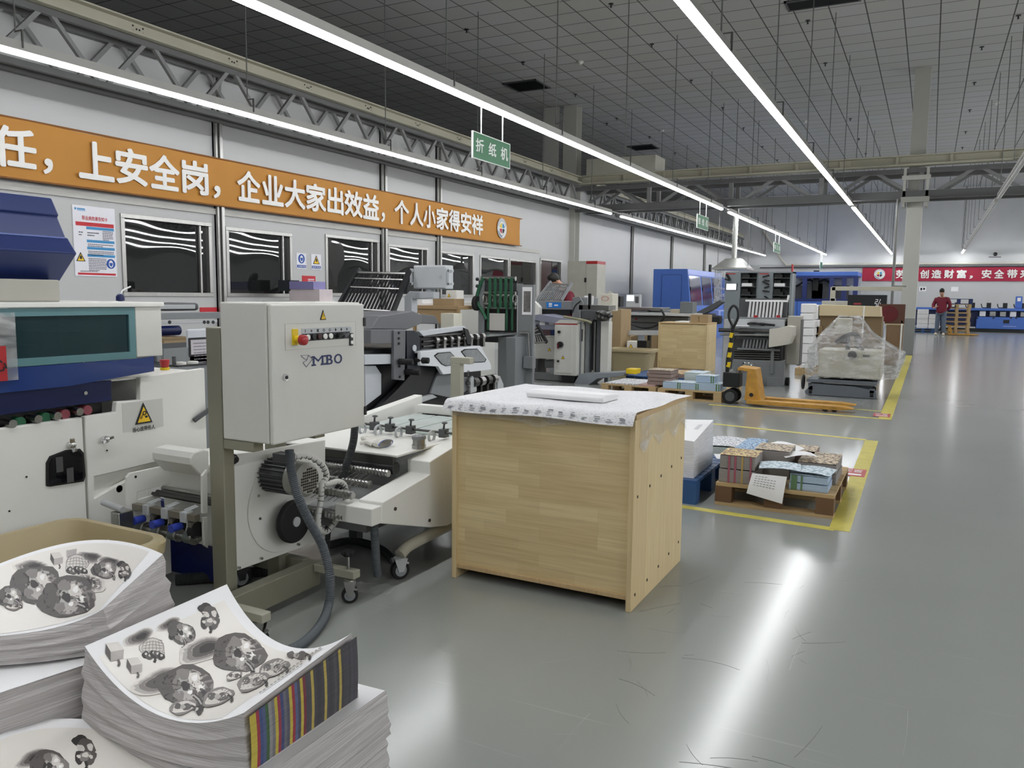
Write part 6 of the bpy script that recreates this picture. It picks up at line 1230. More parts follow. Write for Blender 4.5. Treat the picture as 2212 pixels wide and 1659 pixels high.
t = thing('cardboard_box', 'small brown cardboard box with a dark mark on the second pine crate', 'box', (-3.6, 13.9, .85)); a, c, za, zc = ybox(None, '', 13.85, 1491, 680, 1529, 699, 0, CARD); part(t, 'carton', B().box(a, c, 13.85, 14.15, .85, zc), CARD, .004); p = hy(1510, 690, 13.85); b = B(); b.bar((p.x, 13.848, p.z-.04), (p.x, 13.848, p.z+.04), .012, .002); b.bar((p.x-.03, 13.848, p.z+.035), (p.x, 13.848, p.z+.04), .012, .002); part(t, 'mark', b, INK)
b = B(); b.box(-3.95, -3.7, 13.8, 14.2, .851, .87); solo('paper_pile', 'thin pile of white sheets on the second pine crate', 'papers', b, PAPER)
# tall electrical cabinet by the partition
t = thing('electrical_cabinet', 'tall beige electrical cabinet with red top strip beside the left column', 'electrical cabinet', (-8.3, 20.1, 0)); Y0 = 20.0
a, m_, _, zc = ybox(None, '', Y0, 1226, 564, 1266, 640, 0, CAB_P); BG = mat('cabinet_beige', '#b7b5a9', .5); part(t, 'body', B().box(a, m_, Y0, Y0+.6, 0, zc), BG, .006)
c = hy(1290, 600, Y0).x; part(t, 'door', B().box(m_, c, Y0-.01, Y0+.6, 0, zc-.08), BG, .006); part(t, 'red_strip', B().box(m_, c, Y0-.012, Y0+.6, zc-.08, zc), RED_P); part(t, 'display', B().box(c-.36, c-.3, Y0-.014, Y0-.01, 1.66, 1.78), BLACK_P)
# ------------------------------------------------------------------ people
SKIN = mat('skin', '#b98d75', .55); HAIR = mat('black_hair', '#15130f', .6); MAROON = mat('maroon_jacket', '#6d1228', .75, bump=.3, bscale=12); JEANS = mat('grey_blue_jeans', '#566270', .8, bump=.25, bscale=14); SHOE = mat('pale_shoes', '#c9c4b4', .6)
def skin(par, nm, V, E, R, m, sub=2, T=None):
    me = bpy.data.meshes.new(nm); me.from_pydata([Vector(v) for v in V], E, []); o = bpy.data.objects.new(nm, me); COL.objects.link(o)
    md = o.modifiers.new('s', 'SKIN'); md.use_smooth_shade = True
    for i, r in enumerate(R): q = me.skin_vertices[0].data[i]; q.radius = (r, r) if not isinstance(r, tuple) else r; q.use_root = (i == 0)
    o.modifiers.new('d', 'SUBSURF').levels = sub
    dg = bpy.context.evaluated_depsgraph_get(); m2 = bpy.data.meshes.new_from_object(o.evaluated_get(dg)); bpy.data.objects.remove(o)
    b = B(); b.add([T(v.co) for v in m2.vertices], [tuple(p.vertices) for p in m2.polygons]); bpy.data.meshes.remove(m2)
    return part(par, nm, b, m, smooth=True)
def person(lab, loc, rz, h=1.7, bend=0, head_tilt=0, pose='back'):
    """facing -Y before rz; joints in metres for a 1.7 m figure"""
    t = thing('person', lab, 'person', loc); s = h/1.7; Rz = Matrix.Rotation(math.radians(rz), 3, 'Z'); Rb = Matrix.Rotation(math.radians(bend), 3, 'X')
    P = Vector((0, 0, .92))
    def T(v):
        v = Vector(v)
        if v.z > .92: v = P+Rb @ (v-P)
        return Rz @ (v*s)+Vector(loc)
    hd = Vector((0, -.05-.09*math.sin(math.radians(head_tilt)), 1.58)); Rh = Matrix.Rotation(math.radians(head_tilt), 3, 'X')
    def H(x, y, z): return tuple(hd+Rh @ Vector((x, y, z)))
    if pose == 'back': arms = [[(.2, .0, 1.36), (.29, .05, 1.12), (.17, .18, .96), (.08, .2, .93)], [(-.2, .0, 1.36), (-.29, -.02, 1.12), (-.22, -.2, 1.02), (-.12, -.27, 1.08)]]
    else: arms = [[(.2, 0, 1.36), (.3, -.1, 1.12), (.22, -.32, 1.0), (.2, -.42, .98)], [(-.2, 0, 1.36), (-.3, -.1, 1.12), (-.22, -.32, 1.0), (-.2, -.42, .98)]]
    V = [(0, .02, .95), (0, .02, 1.15), (0, .02, 1.36), (0, 0, 1.46), H(0, .0, 0), H(0, -.01, .1)]; E = [(0, 1), (1, 2), (2, 3), (3, 4), (4, 5)]; R = [(.13, .1), (.13, .1), (.14, .1), .055, (.075, .09), (.07, .085)]
    for sgn in (1, -1): k = len(V); V += [(.1*sgn, .01, .88), (.11*sgn, -.01, .5), (.12*sgn, .02, .09), (.13*sgn, -.12, .05)]; E += [(0, k), (k, k+1), (k+1, k+2), (k+2, k+3)]; R += [.085, .06, .042, .035]
    for A in arms:
        k = len(V); V += A; E += [(2, k), (k, k+1), (k+1, k+2), (k+2, k+3)]; R += [.058, .045, .036, .03]; d = (Vector(A[3])-Vector(A[2])).normalized(); n = d.cross(Vector((0, 0, 1))).normalized()
        for f in range(4): j = len(V); q = Vector(A[3])+n*(.016*(f-1.5)); V += [tuple(q+d*.045), tuple(q+d*(.075+.01*(f in (1, 2)))+Vector((0, 0, -.015)))]; E += [(k+3, j), (j, j+1)]; R += [.009, .008]
        j = len(V); V += [tuple(Vector(A[3])-n*.04+d*.02)]; E += [(k+3, j)]; R += [.01]
    skin(t, 'body', V, E, R, SKIN, 2, T)
    V = [(0, .02, .78), (0, .02, .95), (0, .02, 1.18), (0, .02, 1.37), (0, .0, 1.45)]; E = [(0, 1), (1, 2), (2, 3), (3, 4)]; R = [(.215, .175), (.2, .165), (.185, .14), (.175, .125), (.075, .075)]
    for A in arms: k = len(V); V += [A[0], A[1], tuple(Vector(A[1]).lerp(Vector(A[2]), .5)), tuple(Vector(A[1]).lerp(Vector(A[2]), .97))]; E += [(3, k), (k, k+1), (k+1, k+2), (k+2, k+3)]; R += [.088, .07, .062, .052]
    skin(t, 'jacket', V, E, R, MAROON, 2, T)
    V = [(0, .02, .94)]; E = []; R = [(.16, .13)]
    for sgn in (1, -1): k = len(V); V += [(.095*sgn, .01, .82), (.11*sgn, -.01, .48), (.12*sgn, .02, .05)]; E += [(0, k), (k, k+1), (k+1, k+2)]; R += [.108, .082, .075]
    skin(t, 'jeans', V, E, R, JEANS, 2, T)
    for sgn in (1, -1): b = B(); b.sphere((0, 0, 0), .06, 14, 8, (.85, 2.1, .85)); b.v = [T(Vector((v.x+.125*sgn, v.y-.05, max(0, v.z+.04)))) for v in b.v]; part(t, 'shoe', b, SHOE, smooth=True)
    b = B(); b.sphere((0, 0, 0), .1, 18, 12, (.87, 1.0, 1.0)); b.v = [T(H(v.x, v.y+.022, v.z+.1+(-.0 if v.y > -.02 else .03*min(1, (-v.y-.02)/.05)))) for v in b.v if True]; part(t, 'hair', b, HAIR, smooth=True)
    b = B(); b.sphere((0, 0, 0), .018, 10, 6, (.8, 1.2, 1.3)); b.v = [T(H(v.x, v.y-.105, v.z+.03)) for v in b.v]; part(t, 'nose', b, SKIN, smooth=True)
    for sx in (1, -1):
        b = B(); b.sphere((0, 0, 0), .011, 10, 6, (1.3, .5, .6)); b.v = [T(H(v.x+.03*sx, v.y-.095, v.z+.055)) for v in b.v]; part(t, 'eye', b, INK, smooth=True)
        b = B(); b.sphere((0, 0, 0), .025, 10, 6, (.4, .7, 1.2)); b.v = [T(H(v.x+.085*sx, v.y+.005, v.z+.035)) for v in b.v]; part(t, 'ear', b, SKIN, smooth=True)
    b = B(); b.sphere((0, 0, 0), .02, 10, 6, (1.3, .4, .35)); b.v = [T(H(v.x, v.y-.095, v.z-.01)) for v in b.v]; part(t, 'mouth', b, mat('lips', '#8a5a50', .5), smooth=True)
    return t
person('person in maroon jacket and grey jeans standing with head bowed before the far pallets', (.38, 33.8, 0), -12, 1.66, 0, 28, 'back')
person('person in red jacket bending behind the blue labelled folding machine', (-5.52, 12.75, 0), -40, 1.66, 14, 30, 'work')
# ================================================================== floor markings
TAPE = mat('yellow_floor_tape', '#c6bb58', .5, var=.12, scale=9)
def tape(lab, p, q, w, z=.0015): b = B(); b.bar((p[0], p[1], z/2), (q[0], q[1], z/2), w, z); return solo('floor_tape', lab, 'floor tape', b, TAPE)
tape('yellow floor tape in front of the near wooden pallet', (-1.75, 4.80), (-.40, 4.715), .07)
tape('wide yellow floor tape along the aisle right of the near wooden pallet', (-.375, 4.70), (-.40, 7.93), .11, .0017)
tape('yellow floor tape behind the near wooden pallet', (-1.9, 8.15), (-.45, 7.94), .07)
tape('nearer of two parallel yellow floor tapes by the yellow hand truck', (-2.3, 9.62), (-.38, 9.46), .07)
tape('farther of two parallel yellow floor tapes by the yellow hand truck', (-1.3, 10.25), (-.42, 10.1), .05)
tape('wide yellow floor tape along the aisle beside the film wrapped machine', (-.36, 9.43), (-.36, 20.8), .13, .0017)
REDL = mat('red_floor_label', '#b5474a', .5, var=.1)
for (px, py, lab) in ((1843, 1021, 'red floor label on the wide tape beside the near wooden pallet'), (1905, 897, 'red floor label on the tape corner beside the film wrapped machine')):
    p = hz(px, py); t = thing('floor_label', lab, 'floor label', (p.x, p.y, 0)); lb = part(t, 'label', B().box(p.x-.085, p.x+.085, p.y-.14, p.y+.14, .002, .0032), REDL)
    b = B(); text(b, '定置', (p.x-.07, p.y+.0, .0032), X_, Y_, h=.11, w=.13, lift=.0006); b.face((p.x-.06, p.y-.1, .0038), (p.x+.06, p.y-.1, .0038), (p.x+.06, p.y-.05, .0038), (p.x-.06, p.y-.05, .0038)); part(lb, 'print', b, PAPER, fix=False)
# ------------------------------------------------------------------ books and pallets
COVERS = [print_mat('cover_print_%d_' % i, .5, a, c, 60, 60) for i, (a, c) in enumerate((('#5a4a3c', '#c9b79a'), ('#27508c', '#a8c6d8'), ('#93a8b4', '#d3dfe6'), ('#6b3a38', '#cdb878'), ('#8a8f98', '#e3e4e6')))]
EDG = [mat('book_edge_%d_' % i, c, .8, var=.12, scale=3, stretch=(2, 2, 90)) for i, c in enumerate(('#8f8a86', '#a7bcd0', '#c8cbd2', '#8d7a72', '#b9c2bd'))]
STRIP = [mat('edge_strip_%d_' % i, c, .8) for i, c in enumerate(('#a05a68', '#5f7f5c', '#6d6f86', '#b59a5a'))]
def book(lab, x0, x1, y0, y1, z0, z1, cov=0, edge=0, strips=(), rot=0, group=None, layers=1, bow=.0):
    t = thing('book_stack', lab, 'books', ((x0+x1)/2, (y0+y1)/2, z0), group); ab = ((x0+x1)/2, (y0+y1)/2)
    for k in range(layers):
        za = z0+(z1-z0)*k/layers; zc = z0+(z1-z0)*(k+1)/layers-.003; part(t, 'sheet_block', B(rot, ab).box(x0+.004*k, x1-.003*k, y0+.003*k, y1, za, zc-.003), EDG[edge], .002)
    b = B(rot, ab); b.grid(lambda u, v: (x0+(x1-x0)*u, y0+(y1-y0)*v, z1-.0015+bow*math.sin(u*3.1)), 6, 4); part(t, 'cover', b, COVERS[cov], fix=False, smooth=True)
    for i, (f, w, m) in enumerate(strips): b = B(rot, ab); b.box(x0+(x1-x0)*f, x0+(x1-x0)*(f+w), y0-.0015, y0, z0, z1-.004); part(t, 'edge_strip', b, STRIP[m])
    return t
G2 = 'book stacks on the near wooden pallet'
pallet('wooden_pallet', 'near wooden pallet loaded with picture books inside the yellow tape', -1.12, -.43, 4.93, 5.85, .14, dark=WOODD)
STR = [(.25, .06, 0), (.42, .06, 0), (.62, .05, 3), (.85, .05, 0)]
book('two layered stack of picture books at the front left of the near pallet', -1.11, -.89, 4.965, 5.22, .141, .315, 3, 0, STR, layers=2, group=G2)
book('stack of picture books behind the front left one on the near pallet', -.95, -.73, 5.24, 5.5, .141, .32, 0, 0, (), group=G2, layers=2)
book('blue covered books at the back left of the near pallet', -1.1, -.96, 5.24, 5.8, .141, .29, 1, 1, (), group=G2, bow=.004)
book('books behind all the others on the near pallet', -.94, -.62, 5.52, 5.84, .141, .27, 0, 3, (), group=G2)
book('pale blue and green edged books at the front right of the near pallet', -.69, -.47, 4.97, 5.2, .141, .235, 2, 1, [(.05, .16, 1), (.3, .05, 1)], group=G2, layers=2)
book('dark covered picture books at the right of the near pallet', -.68, -.45, 5.22, 5.6, .141, .27, 0, 0, (), group=G2, layers=2)
for k, (x, y, z, r_, lab) in enumerate(((-.76, 5.06, .255, 8, 'open pale blue leaflet draped over the front books of the near pallet'), (-.57, 5.09, .242, -6, 'pale blue leaflet on the front right books of the near pallet'))):
    b = B(r_, (x, y)); b.grid(lambda u, v: (x-.12+.24*u, y-.11+.2*v, z+.01*math.sin(u*3)+.006*v), 6, 4); solo('leaflet', lab, 'leaflet', b, COVERS[2], fix=False, smooth=True)
P = [hy(1625, 1022, 4.925), hy(1700, 1030, 4.925), hy(1690, 1088, 4.9), hy(1613, 1065, 4.9)]; t = thing('job_sheet', 'white job sheet hanging from the front edge of the near wooden pallet', 'paper', tuple(P[3])); b = B(); b.grid(lambda u, v: P[0].lerp(P[1], u).lerp(P[3].lerp(P[2], u), v)+Vector((0, -.012*math.sin(v*2.5), 0)), 6, 8); part(t, 'sheet', b, PAPER, fix=False, smooth=True)
b = B(); r = random.Random(5)
for i in range(5):
    f = .1+.1*i
    for k in range(7 if i else 4): u = .12+.09*k; q = [P[0].lerp(P[1], a).lerp(P[3].lerp(P[2], a), c)+Vector((0, -.012*math.sin(c*2.5)-.002, 0)) for a, c in ((u, f), (u+.06, f), (u+.06, f+.03), (u, f+.03))]; b.face(*q)
part(t, 'print', b, mat('faint_print', '#a4a4a8', .7), fix=False)
for k, (px, py, z, r_, lab) in enumerate(((1725, 985, .285, 25, 'loose white sheet lying on the dark books of the near pallet'), (1700, 965, .28, -15, 'loose white sheet at the back of the near pallet'))):
    p = hz(px, py, z); b = B(r_, (p.x, p.y)); b.grid(lambda u, v: (p.x-.1+.2*u, p.y-.07+.14*v, z+.02*math.sin(u*2.6+k)), 6, 2); solo('loose_sheet', lab, 'paper', b, PAPER, fix=False, smooth=True)
PBLUE = mat('blue_plastic_pallet', '#2b5488', .45, var=.05)
pallet('plastic_pallet', 'blue plastic pallet with a white paper stack right of the near crate', -1.95, -1.22, 4.85, 5.75, .15, PBLUE, slats=9)
G3 = 'white paper stacks on the blue pallet'
shw = Sheet(Vector((-1.85, 4.90, .40)), Vector((-1.55, 4.90, .40)), Vector((-1.26, 4.92, .385)), Vector((-1.85, 5.50, .43)), Vector((-1.55, 5.5, .43)), Vector((-1.27, 5.46, .45))); EDGE_, EDGE = EDGE, EDGE2
tw = bundle('tall stack of white printed sheets on the blue plastic pallet', shw, .2, G3, flat=.151, seed=31, spread=.004); EDGE = EDGE_
b = B(); r = random.Random(8)
for i in range(7):
    u = .45+.07*i; v = .1+.1*i if i < 5 else .5; q = [shw(a, c, .001) for a, c in ((u, v), (u+.05, v), (u+.05, v+.25), (u, v+.25))]; b.face(*q) if i % 3 == 0 else None
part(tw, 'faint_print', b, mat('pale_print_grey', '#c6c6ca', .6), fix=False)
book('blue printed book block on the floor behind the white paper stack', -1.5, -1.22, 6.05, 6.5, 0, .16, 4, 4, (), rot=8, bow=.01)
t = thing('loose_sheet', 'white sheet with print on the blue pallet edge by the books', 'paper', (-1.2, 5.7, .15)); part(t, 'sheet', B(20, (-1.2, 5.7)).box(-1.3, -1.14, 5.62, 5.8, .151, .156), PAPER)
G4 = 'book stacks on the middle pallets'
pallet('wooden_pallet', 'middle wooden pallet with blue edged books left of the hand truck', -3.0, -2.18, 9.86, 10.8, .13, rot=-3)
pallet('wooden_pallet', 'middle wooden pallet with flat sheets, left of the blue edged books', -3.82, -3.05, 9.98, 10.85, .13, rot=-3)
for k in range(3): b = B(rot=-3, about=(-3.4, 10.4)); b.box(-3.78+.24*k, -3.56+.24*k, 10.02, 10.7, .131, .142+.004*k); solo('flat_sheets', ('flat sheets at the left end of the left middle pallet', 'flat sheets in the middle of the left middle pallet', 'reddish flat sheets at the right end of the left middle pallet')[k], 'sheets', b, (COVERS[4], COVERS[4], mat('pinkish_sheet', '#b99a97', .6))[k])
book('tall stack of brown edged books in the middle of the two middle pallets', -3.22, -2.9, 10.05, 10.4, .148, .345, 0, 3, (), group=G4, layers=4)
for k, (x0, x1, za, zc) in enumerate(((-2.97, -2.73, .131, .215), (-2.73, -2.5, .131, .215), (-2.5, -2.24, .131, .22), (-2.57, -2.33, .221, .31))):
    book(('leftmost pale blue edged books in the front row of the right middle pallet', 'second pale blue edged books in the front row of the right middle pallet', 'right pale blue edged books in the front row of the right middle pallet', 'pale blue books lying on top of the front row of the right middle pallet')[k], x0, x1, 9.92 if k < 3 else 10.0, 10.25, za, zc, 2, 1, [(.78, .07, 1), (.9, .06, 1)], group=G4)
book('cream edged books behind the pale blue ones on the right middle pallet', -2.8, -2.55, 10.3, 10.7, .131, .31, 2, 4, (), group=G4)
pallet('plastic_pallet', 'blue plastic pallet behind the middle wooden pallets', -3.9, -2.9, 11.15, 12.1, .14, PBLUE)
book('flat pile of books on the blue plastic pallet behind the middle pallets', -3.6, -2.95, 11.2, 11.9, .141, .2, 3, 3, (), layers=1)
# ------------------------------------------------------------------ yellow hand pallet truck
TRK = mat('worn_truck_yellow', '#b98a38', .55, var=.28, scale=11)
def pallet_truck(lab, ox, oy, oz=0, s=1):
    t = thing('pallet_truck', lab, 'pallet truck', (ox, oy, 0))
    def q(x, y, z): return (ox+x*s, oy+y*s, z*s)
    def bxx(b, x0, x1, y0, y1, z0, z1): a = q(x0, y0, z0); c = q(x1, y1, z1); return b.box(a[0], c[0], a[1], c[1], a[2], c[2])
    for y in (-.24, .12):
        b = B(); pr = [(.12, .075), (1.15, .07), (1.3, .055), (1.3, .045), (1.12, .025), (.12, .03)]; P = [q(x, 0, z) for x, z in pr]; b.prism([(p[0], p[2]) for p in P], 'y', oy+y*s, oy+(y+.15)*s); part(t, 'fork', b, TRK, .004)
        for x in (1.0, 1.1): b = B(); b.cyl(q(x, y+.03, .035), q(x, y+.12, .035), .035*s, 14); part(t, 'fork_roller', b, BLACK_P, smooth=True)
    b = B(); P = [q(x, 0, z) for x, z in ((.08, .06), (.28, .06), (.26, .12), (.2, .44), (.0, .46), (-.02, .42), (.1, .41))]; b.prism([(p[0], p[2]) for p in P], 'y', oy-.16*s, oy+.16*s); fh = part(t, 'frame_head', b, TRK, .006)
    p = q(.16, -.161, .13); part(fh, 'pivot_hole', B().cyl((p[0], p[1]-.003, p[2]), (p[0], p[1], p[2]), .025*s, 12), BLACK_P)
    b = B(); bxx(b, -.2, 0, -.1, .1, .2, .38); part(t, 'pump_body', b, BLACK_P, .01); part(t, 'pump_ram', B().cyl(q(-.06, 0, .3), q(-.02, 0, .43), .03*s, 12), STEEL, smooth=True)
    for y in (-.1, .1): b = B(); b.cyl(q(-.1, y-.03, .09), q(-.1, y+.03, .09), .09*s, 22); sw = part(t, 'steer_wheel', b, RUBBER, .006, smooth=True); b = B(); b.cyl(q(-.1, y-.033, .09), q(-.1, y+.033, .09), .058*s, 18); part(sw, 'wheel_hub', b, DGREY_P, smooth=True)
    A = [(-.16, 0, .24), (-.17, 0, .5), (-.13, 0, .8), (-.12, 0, .93)]
    hs = part(t, 'handle_shaft', B().tube([q(*a) for a in A], .024*s, 10), BLACK_P, smooth=True)
    for k in range(4): z = .44+k*.12; x = -.165+.04*max(0, (z-.5)/.43); b = B(); b.tube([q(x-.002, 0, z), q(x+.005, 0, z+.03), q(x+.01, 0, z+.06)], .027*s, 10); part(hs, 'yellow_stripe', b, YEL_P, smooth=True)
    part(hs, 'handle_loop', B().tube([q(*a) for a in ((-.12, 0, .93), (-.17, -.02, 1.04), (-.165, -.02, 1.14), (-.12, -.02, 1.19), (-.07, -.02, 1.14), (-.065, -.02, 1.04), (-.115, 0, .93))], .016*s, 8), BLACK_P, smooth=True)
    return t
pallet_truck('yellow hand pallet truck with striped black handle standing empty in the middle ground', -2.0, 9.95)
# ------------------------------------------------------------------ grey feeder with rollers
t = thing('stack_feeder', 'grey sheet feeder with fanned white bars behind the hand truck', 'machine', (-2.2, 12.4, 0)); Y0 = 12.1; CRM = mat('cream_cover', '#c9c6ba', .42, var=.03)
ybox(t, 'lower_body', Y0+.1, 1582, 778, 1693, 842, .55, GREY_P, .01); ybox(t, 'front_plate', Y0+.08, 1656, 815, 1691, 836, .02, GREY_P, .003); ybox(t, 'dark_middle', Y0+.2, 1578, 725, 1690, 780, .4, DGREY_P)
for k in range(5): ycyl(t, 'dark_roller', (1586, 758+k*5), (1684, 760+k*5), Y0+.12, .017, DSTEEL)
ybox(t, 'deck', Y0-.02, 1580, 706, 1700, 710, .5, GREY_P); ycyl(t, 'front_roller', (1553, 713), (1662, 716), Y0-.04, .03, DSTEEL); ycyl(t, 'front_roller', (1555, 722), (1660, 724), Y0-.04, .018, STEEL)
for k in range(8): xx = 1606+k*7.2; yprism(t, 'grey_blade', Y0+.05, [(xx, 733), (xx+4, 733), (xx+1, 753), (xx-4, 753)], .02, GREY_P)
ybox(t, 'blade_beam', Y0+.04, 1592, 753, 1684, 757, .04, GREY_P); ybox(t, 'blade_rail', Y0+.04, 1590, 729, 1660, 733, .04, DGREY_P)
yprism(t, 'end_cover', Y0-.1, [(1662, 711), (1680, 709), (1700, 704), (1713, 706), (1712, 726), (1704, 744), (1680, 748), (1660, 751)], .35, CRM, .006)
ybox(t, 'end_post', Y0+.08, 1664, 752, 1671, 808, .05, GREY_P); ybox(t, 'right_column', Y0+.25, 1699, 683, 1727, 788, .3, mat('column_beige_grey', '#a5a297', .45), .008); ybox(t, 'column_slot', Y0+.24, 1713, 707, 1718, 724, .01, BLACK_P); ybox(t, 'column_side', Y0+.3, 1722, 690, 1729, 790, .25, DGREY_P)
ybox(t, 'left_frame', Y0+.15, 1562, 690, 1575, 800, .3, LGREY_P); ybox(t, 'fan_top_bar', Y0+.45, 1610, 648, 1702, 652, .05, PAPER); ybox(t, 'fan_back', Y0+.6, 1596, 645, 1700, 690, .05, DGREY_P); ybox(t, 'fan_base', Y0+.3, 1590, 686, 1698, 694, .2, GREY_P); ybox(t, 'cross_bracket', Y0+.2, 1592, 690, 1694, 705, .15, LGREY_P, .006)
for k in range(10): xx = 1619+k*7.6; yprism(t, 'white_bar', Y0+.42, [(xx, 651), (xx+4, 651), (xx+.5, 686), (xx-4.5, 686)], .03, mat('white_bar_enamel', '#dcdcdc', .35))
for px in (1702,): p = hy(px, 642, Y0+.45); part(t, 'white_lever', B().cyl((p.x, Y0+.45, p.z-.04), (p.x+.01, Y0+.45, p.z+.03), .015, 8), PAPER)
for px in (1633, 1682): p = hy(px, 683, Y0+.2); part(t, 'red_clip', B().box(p.x-.025, p.x+.025, Y0+.15, Y0+.2, p.z-.02, p.z+.015), RED_P, .004)
p = hy(1616, 787, Y0-.15); b = B(); b.ring((p.x, Y0-.15, p.z), (0, .3, 1), .085, .01, 22, 6); b.cyl((p.x, Y0-.15, p.z), (p.x, Y0-.12, p.z-.12), .018, 8); b.bar((p.x-.08, Y0-.15, p.z), (p.x+.08, Y0-.15, p.z), .016, .01); part(t, 'hand_wheel', b, CHROME, smooth=True)
ybox(t, 'step_block', Y0-.1, 1596, 808, 1634, 845, .25, GREY_P, .006); p = hz(1701, 832); part(t, 'wheel', B().cyl((p.x-.02, 12.4, .06), (p.x+.03, 12.4, .06), .06, 16), RUBBER, .004, smooth=True)
zd = XZ(Y0, 1620, 706)[1]
b = B(); r = random.Random(12); c = hy(1628, 703, Y0+.2)
for k in range(5): b.tube([(c.x-.2+.05*k+r.uniform(0, .1), c.y+r.uniform(-.1, .15), zd+.03), (c.x+r.uniform(-.1, .1), c.y+r.uniform(-.1, .1), zd+.05), (c.x+.15+r.uniform(0, .2), c.y+r.uniform(-.1, .15), zd+.03)], .017, 8)
b.tube([(c.x-.15, c.y+.2, zd+.03), (c.x+.2, c.y+.22, zd+.045), (c.x+.55, c.y+.1, zd+.03)], .025, 8); solo('tangled_hoses', 'black and white hoses lying on the deck of the grey sheet feeder', 'hoses', b, BLACK_P, smooth=True)
b = B(); b.box(c.x-.3, c.x-.05, c.y-.12, c.y+.1, zd, zd+.012); solo('white_cloth', 'white cloth lying on the left of the grey feeder deck', 'cloth', b, PAPER)
# ------------------------------------------------------------------ film wrapped machine on a lift table
t = thing('lift_table', 'grey scissor lift table under the film wrapped cream machine', 'lift table', (-.95, 11.6, 0)); Y0 = 11.3; BGR = mat('lift_blue_grey', '#666c73', .45, var=.04)
yprism(t, 'base_plate', Y0, [(1738, 845), (1755, 828), (1845, 835), (1893, 845), (1895, 862), (1740, 852)], .06, BGR, .004); ybox(t, 'base_plate', Y0+.6, 1745, 830, 1890, 850, .05, BGR); yprism(t, 'scissor_arm', Y0+.06, [(1748, 828), (1756, 824), (1885, 846), (1890, 852)], .05, BGR); ybox(t, 'table_top', Y0-.02, 1742, 822, 1895, 829, .75, BGR, .004)
for px, py in ((1882, 866), (1750, 856)): p = hy(px, py, Y0); x = p.x; part(t, 'caster_wheel', B().cyl((x-.02, Y0+.04, .05), (x+.02, Y0+.04, .05), .05, 16), RUBBER, .004, smooth=True); part(t, 'caster_fork', B().box(x-.03, x+.03, Y0, Y0+.08, .07, .13), BGR, .004); part(t, 'caster_wheel', B().cyl((x-.02, Y0+.6, .05), (x+.02, Y0+.6, .05), .05, 16), RUBBER, .004, smooth=True)
p = hy(1733, 826, Y0); part(t, 'hand_wheel', B().ring((p.x, Y0+.1, p.z), X_, .09, .014, 20, 6), BLACK_P, smooth=True)
t = thing('wrapped_machine', 'cream boxy machine wrapped in clear film standing on the lift table', 'machine', (-.95, 11.6, .28)); CRM2 = mat('cream_machine', '#c4c0b0', .45, var=.03)
xa, xc, za, zc = ybox(t, 'body', Y0+.05, 1767, 757, 1903, 818, .6, CRM2, .01); ybox(t, 'front_door', Y0+.03, 1769, 763, 1899, 816, .02, CRM2, .004); p = hy(1841, 767, Y0+.02); rv = part(t, 'round_vent', B().cyl((p.x, Y0, p.z), (p.x, Y0+.03, p.z), .055, 20), DGREY_P, smooth=True)
b = B(); [b.box(p.x-.05, p.x+.05, Y0-.004, Y0, p.z-.03+.022*k, p.z-.02+.022*k) for k in range(3)]; part(rv, 'vent_slats', b, BLACK_P); p = hy(1871, 769, Y0+.02); part(t, 'name_tag', B().box(p.x-.04, p.x+.04, Y0+.024, Y0+.03, p.z-.012, p.z+.012), DGREY_P)
ybox(t, 'head_block', Y0+.3, 1804, 688, 1838, 722, .25, CRM2, .01); ybox(t, 'stem', Y0+.35, 1827, 720, 1836, 757, .1, GREY_P); b = B(); b.tube([tuple(hy(*q, Y0+.25)) for q in ((1805, 740), (1825, 727), (1845, 722), (1858, 735), (1850, 752))], .03, 8); b.tube([tuple(hy(*q, Y0+.25)) for q in ((1846, 730), (1856, 748), (1866, 756))], .02, 8); part(t, 'black_hose', b, BLACK_P, smooth=True); ybox(t, 'motor', Y0+.3, 1809, 728, 1832, 742, .15, DGREY_P, .02)
# film shell
def film(u, v):
    """u around, v down: tent over the head, then skirt round the body"""
    a = 2*math.pi*u; cx, cy = -.95, 11.66
    def rr(hx_, hy_): k = max(abs(math.cos(a))/hx_, abs(math.sin(a))/hy_); return 1/k
    L = [(0, 1.055, .125, .13, 0), (.06, 1.045, .14, .15, 0), (.5, .66, .43, .40, .05), (.62, .60, .46, .42, .06), (1, .26, .46, .43, .06)]
    for (v0, z0, h0, g0, s0), (v1, z1, h1, g1, s1) in zip(L, L[1:]):
        if v <= v1+1e-9: f = (v-v0)/(v1-v0); break
    z = z0+(z1-z0)*f; q = rr(h0+(h1-h0)*f, g0+(g1-g0)*f); w = .018*math.sin(a*13+v*9)+.014*math.sin(a*29+v*17)
    x = cx+math.cos(a)*(q+w*min(1, v*2)); y = cy+math.sin(a)*(q+w*min(1, v*2))
    if math.cos(a) > 0 and v > .3: x += .22*max(0, math.cos(a))**2*min(1, (v-.3)*3)*(1-.35*max(0, v-.7)/.3)
    return (x, y, z+.01*math.sin(a*17+v*20))
b = B(); b.grid(film, 96, 24); c = (-.95, 11.66, 1.057); k0 = len(b.v); b.v.append(Vector(c)); n = 96
for i in range(96): b.f.append([i*25, (i+1)*25, k0]); b.mi.append(0)
solo('stretch_film', 'clear crumpled plastic film draped over the cream machine', 'plastic film', b, FILM, smooth=True, fix=False)
